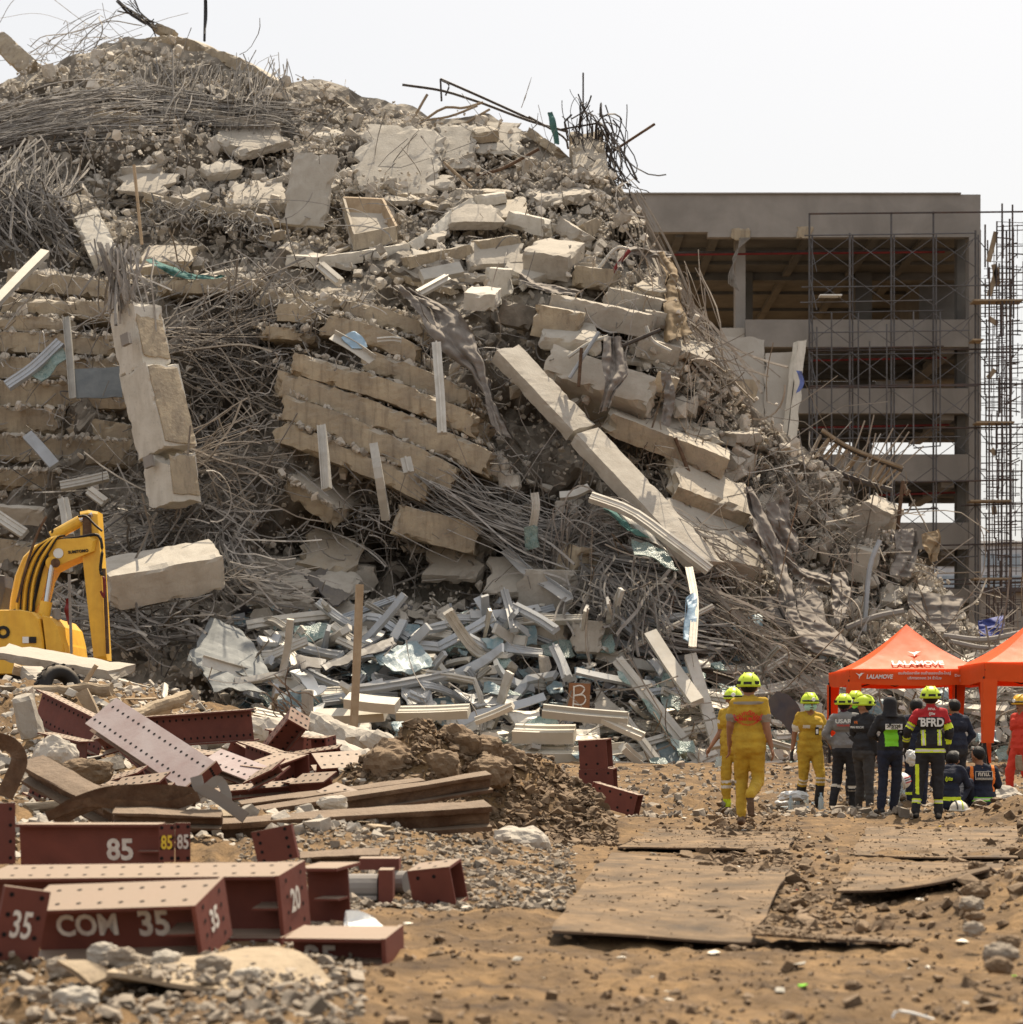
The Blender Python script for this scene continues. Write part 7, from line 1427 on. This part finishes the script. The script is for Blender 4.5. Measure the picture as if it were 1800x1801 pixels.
def T_back(c, s, size, m, z, x=0, y=.152, front=False, **kw):
    Rl = (TXT if front else np.array([[-1, 0, 0], [0, 0, 1], [0, 1, 0]]).astype(float))
    return text(s, size * c['sc'], MT[m], c['r'], c['tw'](np.array([[x, y if not front else -y, z]]))[0], c['R'] @ Rl, ex=.002, **kw)
def patch(c, m, x0, x1, z0, z1, y, name='badge', th=.006):
    return c['part'](name, m, bx(x0, x1, y - th / 2, y + th / 2, z0, z1), smooth=False)
torso = ['chest', 'waist', 'hem', 'shoulder']
# the yellow team
def x1(c):
    T_back(c, 'ร่วมกตัญญู', .068, 'red', 1.27, bold=.002, arc=.16, sx=1.1); T_back(c, '義徳善堂', .042, 'red', 1.20, bold=.001, sx=1.2); T_back(c, 'RUAMKATANYU FOUNDATION', .03, 'red', 1.135, bold=.001, arc=-.17)
person('person in mustard uniform seen from behind walking up the path', 1318, 1462, 168, 1.04, dict(chest=(.015, -.03, 1.28), neck=(.01, -.05, 1.45), head=(.01, -.09, 1.565), knL=(.09, -.14, .52), anL=(.085, .05, .11), toeL=(.09, -.10, .035), knR=(-.09, -.10, .50), anR=(-.05, .36, .33), toeR=(-.05, .36, .15), wrL=(.23, -.08, .90), wrR=(-.25, .02, .89), elL=(.215, .03, 1.13)), dict(boots='rust'), hat='back', flare=.014, extras=x1, dz=.05,
       paint=[(lambda C: (C[:, 1] > 0) & (np.abs(C[:, 2] - 1.385) < .016), torso, 'reflgrey'), ('uarmL', .86, 1, 'reflgrey'), ('uarmR', .86, 1, 'reflgrey')])
def x2(c): sheet('clear plastic bag held by the person behind the walking one', [(1256, 1330), (1268, 1328), (1270, 1350), (1258, 1352)], 'bottle', Yabs=27.6, th=.02, crump=.02, n=5, seed=90, name='plastic_bag', cat='bag')
person('person in mustard uniform and bright helmet half hidden behind the walking one', 1290, 1432, -25, 1.03, dict(face=(.35, -.94, 0), wrR=(-.30, -.08, .92)), dict(boots='black'), hat='front', flare=.012, boot_h=.3, extras=x2,
       paint=[('uarmR', .55, .85, 'reflect'), ('calfR', .1, .2, 'reflect'), ('calfR', .3, .4, 'reflect'), ('calfL', .1, .2, 'reflect'), ('calfL', .3, .4, 'reflect'), ('calfR', .8, 1, 'hivis')])
def x3(c):
    hd = c['J']['head']; P = []
    k = 14; u = np.linspace(-1.25, 1.25, k)
    for z, rr in ((-.005, .098), (-.035, .112), (-.075, .098), (-.10, .07)): P.append(np.stack([hd[0] + rr * .92 * np.sin(u), hd[1] + .012 - rr * np.cos(u), np.full(k, hd[2] + z)], -1))
    c['part']('face_mask', 'mask', (np.concatenate(P), grid_faces(4, k)))
    patch(c, 'black', .03, .08, 1.12, 1.23, -.152, 'id_holder'); patch(c, 'white', .038, .072, 1.135, 1.2, -.158, 'id_card'); patch(c, 'yellowpaint', .09, .125, 1.12, 1.18, -.142, 'shoulder_badge')
    T_back(c, 'RUAM', .02, 'red', 1.285, -.09, .142, True); T_back(c, 'MEDIC', .02, 'red', 1.285, .1, .142, True)
person('person in mustard uniform with green face mask walking toward the camera', 1425, 1428, 10, 1.05, dict(chest=(.0, -.03, 1.28), head=(-.02, -.06, 1.57), knL=(.11, -.16, .52), anL=(.10, -.10, .10), knR=(-.10, .0, .5), anR=(-.10, .20, .13), toeR=(-.11, .06, .04), wrL=(.30, -.10, .92), elL=(.25, .02, 1.13), wrR=(-.24, .08, .89), elR=(-.21, .08, 1.13)), dict(boots='rubber', hand='black'), hat='front', flare=.016, boot_h=.72, extras=x3,
       paint=[('uarmL', .8, 1, 'reflect'), ('uarmR', .8, 1, 'reflect'), (lambda C: (C[:, 1] < -.04) & (np.abs(C[:, 2] - 1.235) < .022) & (np.abs(np.abs(C[:, 0]) - .095) < .05), torso, 'reflect'), ('calfL', .02, .09, 'reflect'), ('calfL', .16, .23, 'reflect'), ('calfR', .02, .09, 'reflect'), ('calfR', .16, .23, 'reflect'), ('calfL', .32, 1, 'rubber'), ('calfR', .32, 1, 'rubber')])
def x4(c): T_back(c, 'USAR', .085, 'white', 1.325, bold=.002, sx=1.15); T_back(c, 'THAILAND', .04, 'red', 1.265, bold=.001)
person('person in grey shirt and maroon neck cloth seen from behind', 1487, 1424, 160, 1.02, dict(chest=(.02, -.02, 1.27), neck=(.03, -.03, 1.45), head=(.03, -.07, 1.57), elL=(.29, .05, 1.14), wrL=(.17, -.04, .98), elR=(-.2, -.05, 1.13), wrR=(-.12, -.25, 1.0), anL=(.17, .06, .09), knL=(.13, -.03, .5), anR=(-.10, -.06, .09)), dict(shirt='greyshirt', legs='blackcloth', boots='rubber', arm='greyshirt'), sleeve=1.2, hat='back', neckm='maroon', extras=x4, boot_h=.5,
       paint=[('calfR', .28, .38, 'reflect'), ('calfL', .28, .38, 'reflect'), ('calfR', .45, .5, 'reflgrey')])
def x5(c): patch(c, 'orangecloth', -.11, -.06, 1.29, 1.33, -.145, 'chest_badge'); T_back(c, 'THAI RESCUE', .045, 'white', 1.26, .0); T_back(c, 'VR', .06, 'orangecloth', 1.33, .02)
person('person in black hooded jacket and visor helmet glancing back at the camera', 1520, 1432, 128, 1.0, dict(face=(.85, .5, 0), elL=(.26, -.05, 1.12), wrL=(.10, -.24, 1.05), knR=(-.11, .02, .5), anR=(-.16, .06, .09), knL=(.11, -.05, .5), anL=(.16, -.06, .09)), dict(shirt='blackcloth', legs='greycloth', boots='black', arm='blackcloth'), sleeve=1.2, hat='front', extras=x5)
person('person mostly hidden behind the black hooded jacket, bright helmet', 1505, 1420, 150, 1.0, None, dict(shirt='blackcloth', legs='blackcloth', boots='rubber', arm='blackcloth'), sleeve=1.2, hat='back', neckm='green', boot_h=.5, Yabs=32.2, paint=[('calfR', .28, .38, 'reflect'), ('calfL', .28, .38, 'reflect')])
def x6(c): patch(c, 'white', -.13, .12, 1.22, 1.30, .150, 'name_strip'); T_back(c, 'วชิราวุธ', .07, 'black', 1.27, 0, .157, bold=.002); T_back(c, 'RESCUE', .022, 'black', 1.232, 0, .157)
person('person in black hood and vest with bright green back panel', 1566, 1428, 188, .95, dict(elL=(.27, -.02, 1.15), wrL=(.12, -.20, 1.10), elR=(-.27, -.02, 1.15), wrR=(-.12, -.22, 1.14), anL=(.14, .02, .09), anR=(-.06, -.04, .09)), dict(shirt='blackcloth', legs='navy', boots='black', arm='blackcloth'), sleeve=1.2, hood=True, extras=x6, neckm='blackcloth',
       paint=[(lambda C: (C[:, 1] > .03) & (np.abs(C[:, 0] - .01) < .10) & (C[:, 2] < 1.22) & (C[:, 2] > .98), torso, 'green')])
person('person with cap and navy jacket partly hidden behind the firefighter', 1612, 1424, 165, .98, dict(wrL=(.30, -.02, .88)), dict(shirt='navy', legs='navy', boots='black', arm='navy'), sleeve=1.2, hair=True, Yabs=30.6, paint=[('shoulder', .0, .35, 'orangecloth'), ('farmL', .6, .75, 'hivis'), ('calfL', .6, .7, 'hivis')])
def x7(c):
    T_back(c, 'BFRD', .15, 'white', 1.26, 0, .158, bold=.005, sx=.85); T_back(c, 'กทม.', .05, 'white', 1.44, 0, .12, bold=.001); T_back(c, 'กู้ชีพ', .045, 'white', 1.375, 0, .135, bold=.001)
    patch(c, 'white', .12, .17, 1.30, 1.325, .10, 'flag_patch')
st_ = 'hivis'
person('firefighter in black coat with red shoulders and letters BFRD on the back', 1637, 1434, 176, 1.02, dict(elL=(.30, .0, 1.15), wrL=(.30, -.16, .96), anL=(.20, .06, .09), knL=(.15, -.02, .5), anR=(-.10, .0, .09), elR=(-.25, .02, 1.14)), dict(shirt='blackcloth', legs='blackcloth', boots='rubber', arm='blackcloth', hand='black'), sleeve=1.2, hat='back', extras=x7, neckm='firered', boot_h=.25,
       paint=[(lambda C: (C[:, 2] > 1.335) & (np.abs(C[:, 0]) > -.1), torso, 'firered'), ('uarmL', 0, .55, 'firered'), ('uarmR', 0, .55, 'firered'), ('uarmL', .58, .85, st_), ('uarmR', .58, .85, st_), ('uarmL', .67, .76, 'reflgrey'), ('farmL', .35, .6, st_), ('farmL', .44, .52, 'reflgrey'), ('farmR', .35, .6, st_),
              (lambda C: (C[:, 1] > 0) & (np.abs(np.abs(C[:, 0]) - .105) < .026) & (C[:, 2] > .96) & (C[:, 2] < 1.17), torso, st_), (lambda C: (C[:, 1] > 0) & (np.abs(np.abs(C[:, 0]) - .105) < .011) & (C[:, 2] > .96) & (C[:, 2] < 1.17), torso, 'reflect'),
              (lambda C: (np.abs(C[:, 2] - .90) < .028), torso + ['hips'], st_), (lambda C: (np.abs(C[:, 2] - .90) < .010), torso + ['hips'], 'reflect'),
              (lambda C: (C[:, 0] > .155) & (C[:, 0] < .2) & (C[:, 2] > .33) & (C[:, 2] < .72), ['thighL', 'calfL'], st_), ('calfL', .62, .78, st_), ('calfR', .62, .78, st_), ('calfL', .68, .73, 'reflect'), ('calfR', .68, .73, 'reflect')])
person('bareheaded person in dark navy shirt standing behind the firefighter', 1683, 1418, 210, 1.0, dict(elR=(-.27, .06, 1.14), wrR=(-.17, -.04, .96), head=(.02, -.05, 1.57), anL=(.15, .05, .09)), dict(shirt='navy', legs='blackcloth', boots='black', arm='navy'), sleeve=1.2, hair=True, Yabs=32.0, neckm='skin')
sit = dict(pelvis=(0, .05, .14), chest=(0, -.02, .46), neck=(0, -.06, .64), head=(0, -.11, .76), shL=(.165, -.05, .57), shR=(-.165, -.05, .57), elL=(.25, -.12, .36), elR=(-.25, -.12, .36), wrL=(.16, -.32, .38), wrR=(-.16, -.32, .38), hipL=(.10, 0, .13), hipR=(-.10, 0, .13), knL=(.18, -.36, .38), knR=(-.18, -.36, .38), anL=(.16, -.52, .08), anR=(-.16, -.52, .08))
def x8(c): T_back(c, 'กู้ภัย', .06, 'hivis', .44, -.05, .12, bold=.002)
person('seated person in navy jacket with orange shoulder strap bending forward', 1668, 1434, 150, 1.0, {**sit, 'head': (0, -.2, .70), 'neck': (0, -.12, .62)}, dict(shirt='navy', legs='navy', boots='black', arm='navy'), sleeve=1.2, hair=True, extras=x8, Yabs=28.4, dz=.02,
       paint=[(lambda C: (C[:, 1] > -.02) & (np.abs(C[:, 0] - .11) < .03) & (C[:, 2] > .3), torso, 'orangecloth'), (lambda C: (np.abs(C[:, 2] - .17) < .025), torso + ['hips'], 'hivis')])
def x9(c):
    patch(c, 'reflect', -.12, .12, .44, .56, .128, 'back_panel', .004); patch(c, 'navy', -.112, .112, .448, .552, .131, 'panel_ground', .004); T_back(c, 'กทม.', .085, 'reflect', .52, 0, .136, bold=.003); T_back(c, 'กรุงเทพมหานคร', .032, 'reflect', .462, 0, .136, bold=.001)
person('seated bareheaded person in navy vest with lettered back panel', 1728, 1428, 178, 1.0, {**sit, 'head': (.05, -.1, .78), 'face': (.6, -.8, 0)}, dict(shirt='navy', legs='navy', boots='black', arm='navy'), sleeve=1.2, hair=True, extras=x9, Yabs=28.8, dz=.02,
       paint=[(lambda C: (C[:, 1] > -.05) & (np.abs(np.abs(C[:, 0]) - .155) < .022) & (C[:, 2] > .28), torso, 'orangecloth'), (lambda C: (np.abs(C[:, 2] - .17) < .03), torso + ['hips'], 'green'), (lambda C: (np.abs(C[:, 2] - .17) < .012), torso + ['hips'], 'reflect')])
person('person in red overalls and yellow helmet cut by the right edge', 1797, 1416, -55, 1.02, dict(anL=(.14, .1, .09), anR=(-.12, -.14, .09), knR=(-.12, -.14, .5)), dict(shirt='redcloth', legs='redcloth', boots='hivis', arm='skin'), hat='front', hatm='helmyellow', sleeve=.7, Yabs=33.5)
# helmets and small kit beside them
def loose_helmet(label, px, py, Y, s, m, stripes=None, tilt=0):
    c = np.array(at(px, py, Y)); k = 22; th = np.arange(k) / k * 6.2832; R = np.array(Matrix.Rotation(tilt, 3, 'Y')); r = thing('helmet', c - np.array([0, 0, .05]), label, 'helmet')
    rows = [np.stack([s * np.cos(th) * np.cos(p), s * 1.2 * np.sin(th) * np.cos(p), np.full(k, s * np.sin(p))], -1) for p in np.linspace(0, 1.57, 8)]; br = rows[0] * np.array([1.14, 1.14, 1]); br[:, 2] = -.012
    V = np.concatenate([rows[0] * .9 - np.array([0, 0, .03]), br] + rows) @ R.T + c; mb = MB(); mb.add(V, grid_faces(10, k, True)); mb.build('shell', MT[m], r, True)
    t = np.linspace(-1.5, 1.5, 14)
    for x, mm in (stripes or ()): mb = MB(); add_tubes(mb, (np.stack([np.full(14, x * s), -s * 1.21 * np.sin(t), s * 1.01 * np.cos(t)], -1) @ R.T + c)[None], .008, 5, [.5]); mb.build('stripe', MT[mm], r, True)
loose_helmet('white and yellow helmet on the ground before the seated pair', 1687, 1424, 27.9, .125, 'reflect', ((.2, 'hivis'), (-.4, 'black')))
loose_helmet('white helmet with red stripes carried at hip height', 1588, 1373, 30.0, .12, 'white', ((.3, 'red'), (-.3, 'red'), (0, 'black')), 1.3)
rock('crumpled white plastic bag held at the firefighter side', 1603, 1332, 28.6, .085, 'plastic', (1, .8, 1.1), 95, 'plastic_bag', 'bag')
mb = MB(); mb.add(*box(at(1500, 1300, 29.1), (.05, .03, .12), np.array(Matrix.Rotation(-.8, 3, 'Y')))); tube(mb, [at(1497, 1298, 29.1), at(1488, 1288, 29.1)], .006, 5); mb.build('radio', MT['black'], label='black handheld radio held by the person in the black jacket', cat='radio')
mb = MB(); V, Fc = rough_box(.3, .15, .26, 77, .05, .02, .03); mb.add(V + np.array(at(1792, 1342, 33.2)), Fc); mb.build('waist_bag', MT['oldwood'], label='brown waist bag on the person in red overalls', cat='bag')
bot = lathe([(0, 0), (.032, 0), (.033, .02), (.033, .14), (.026, .17), (.012, .19), (.012, .21), (0, .21)], 10); bme = MB().add(*bot).mesh('bottle', MT['bottle'], True); cap = MB().add(*lathe([(0, .205), (.015, .205), (.015, .225), (0, .225)], 8)).mesh('cap', MT['film'])
for k in range(22):
    Yb = RNG.uniform(30, 32.6); X = (RNG.choice([1400, 1452, 1515, 1545, 1580]) + RNG.normal(0, 10) - 900) / F * Yb; o = bpy.data.objects.new('water_bottle', bme); COL.objects.link(o); up_ = RNG.random() < .5
    o.location = (X, Yb, on_ground(X, Yb) + (.0 if up_ else .035)); o.rotation_euler = (0 if up_ else 1.57, 0, RNG.uniform(0, 6)); o.scale = (1.2,) * 3; tag(o, 'clear plastic water bottle on the ground behind the standing people', 'bottle', 'water bottles'); c_ = bpy.data.objects.new('cap', cap); COL.objects.link(c_); c_.parent = o
for k, (x, y, s) in enumerate(((1395, 1400, 20), (1380, 1412, 14), (1560, 1412, 14))):
    rock(f'crumpled clear plastic sheet on the ground behind the people, {NTH[k]} from the left' if k else 'leftmost crumpled clear plastic sheet behind the people', x, y, 31 + k * .4, s / 115., 'plastic', (1.3, .7, .45), 120 + k, 'plastic_sheet', 'plastic')
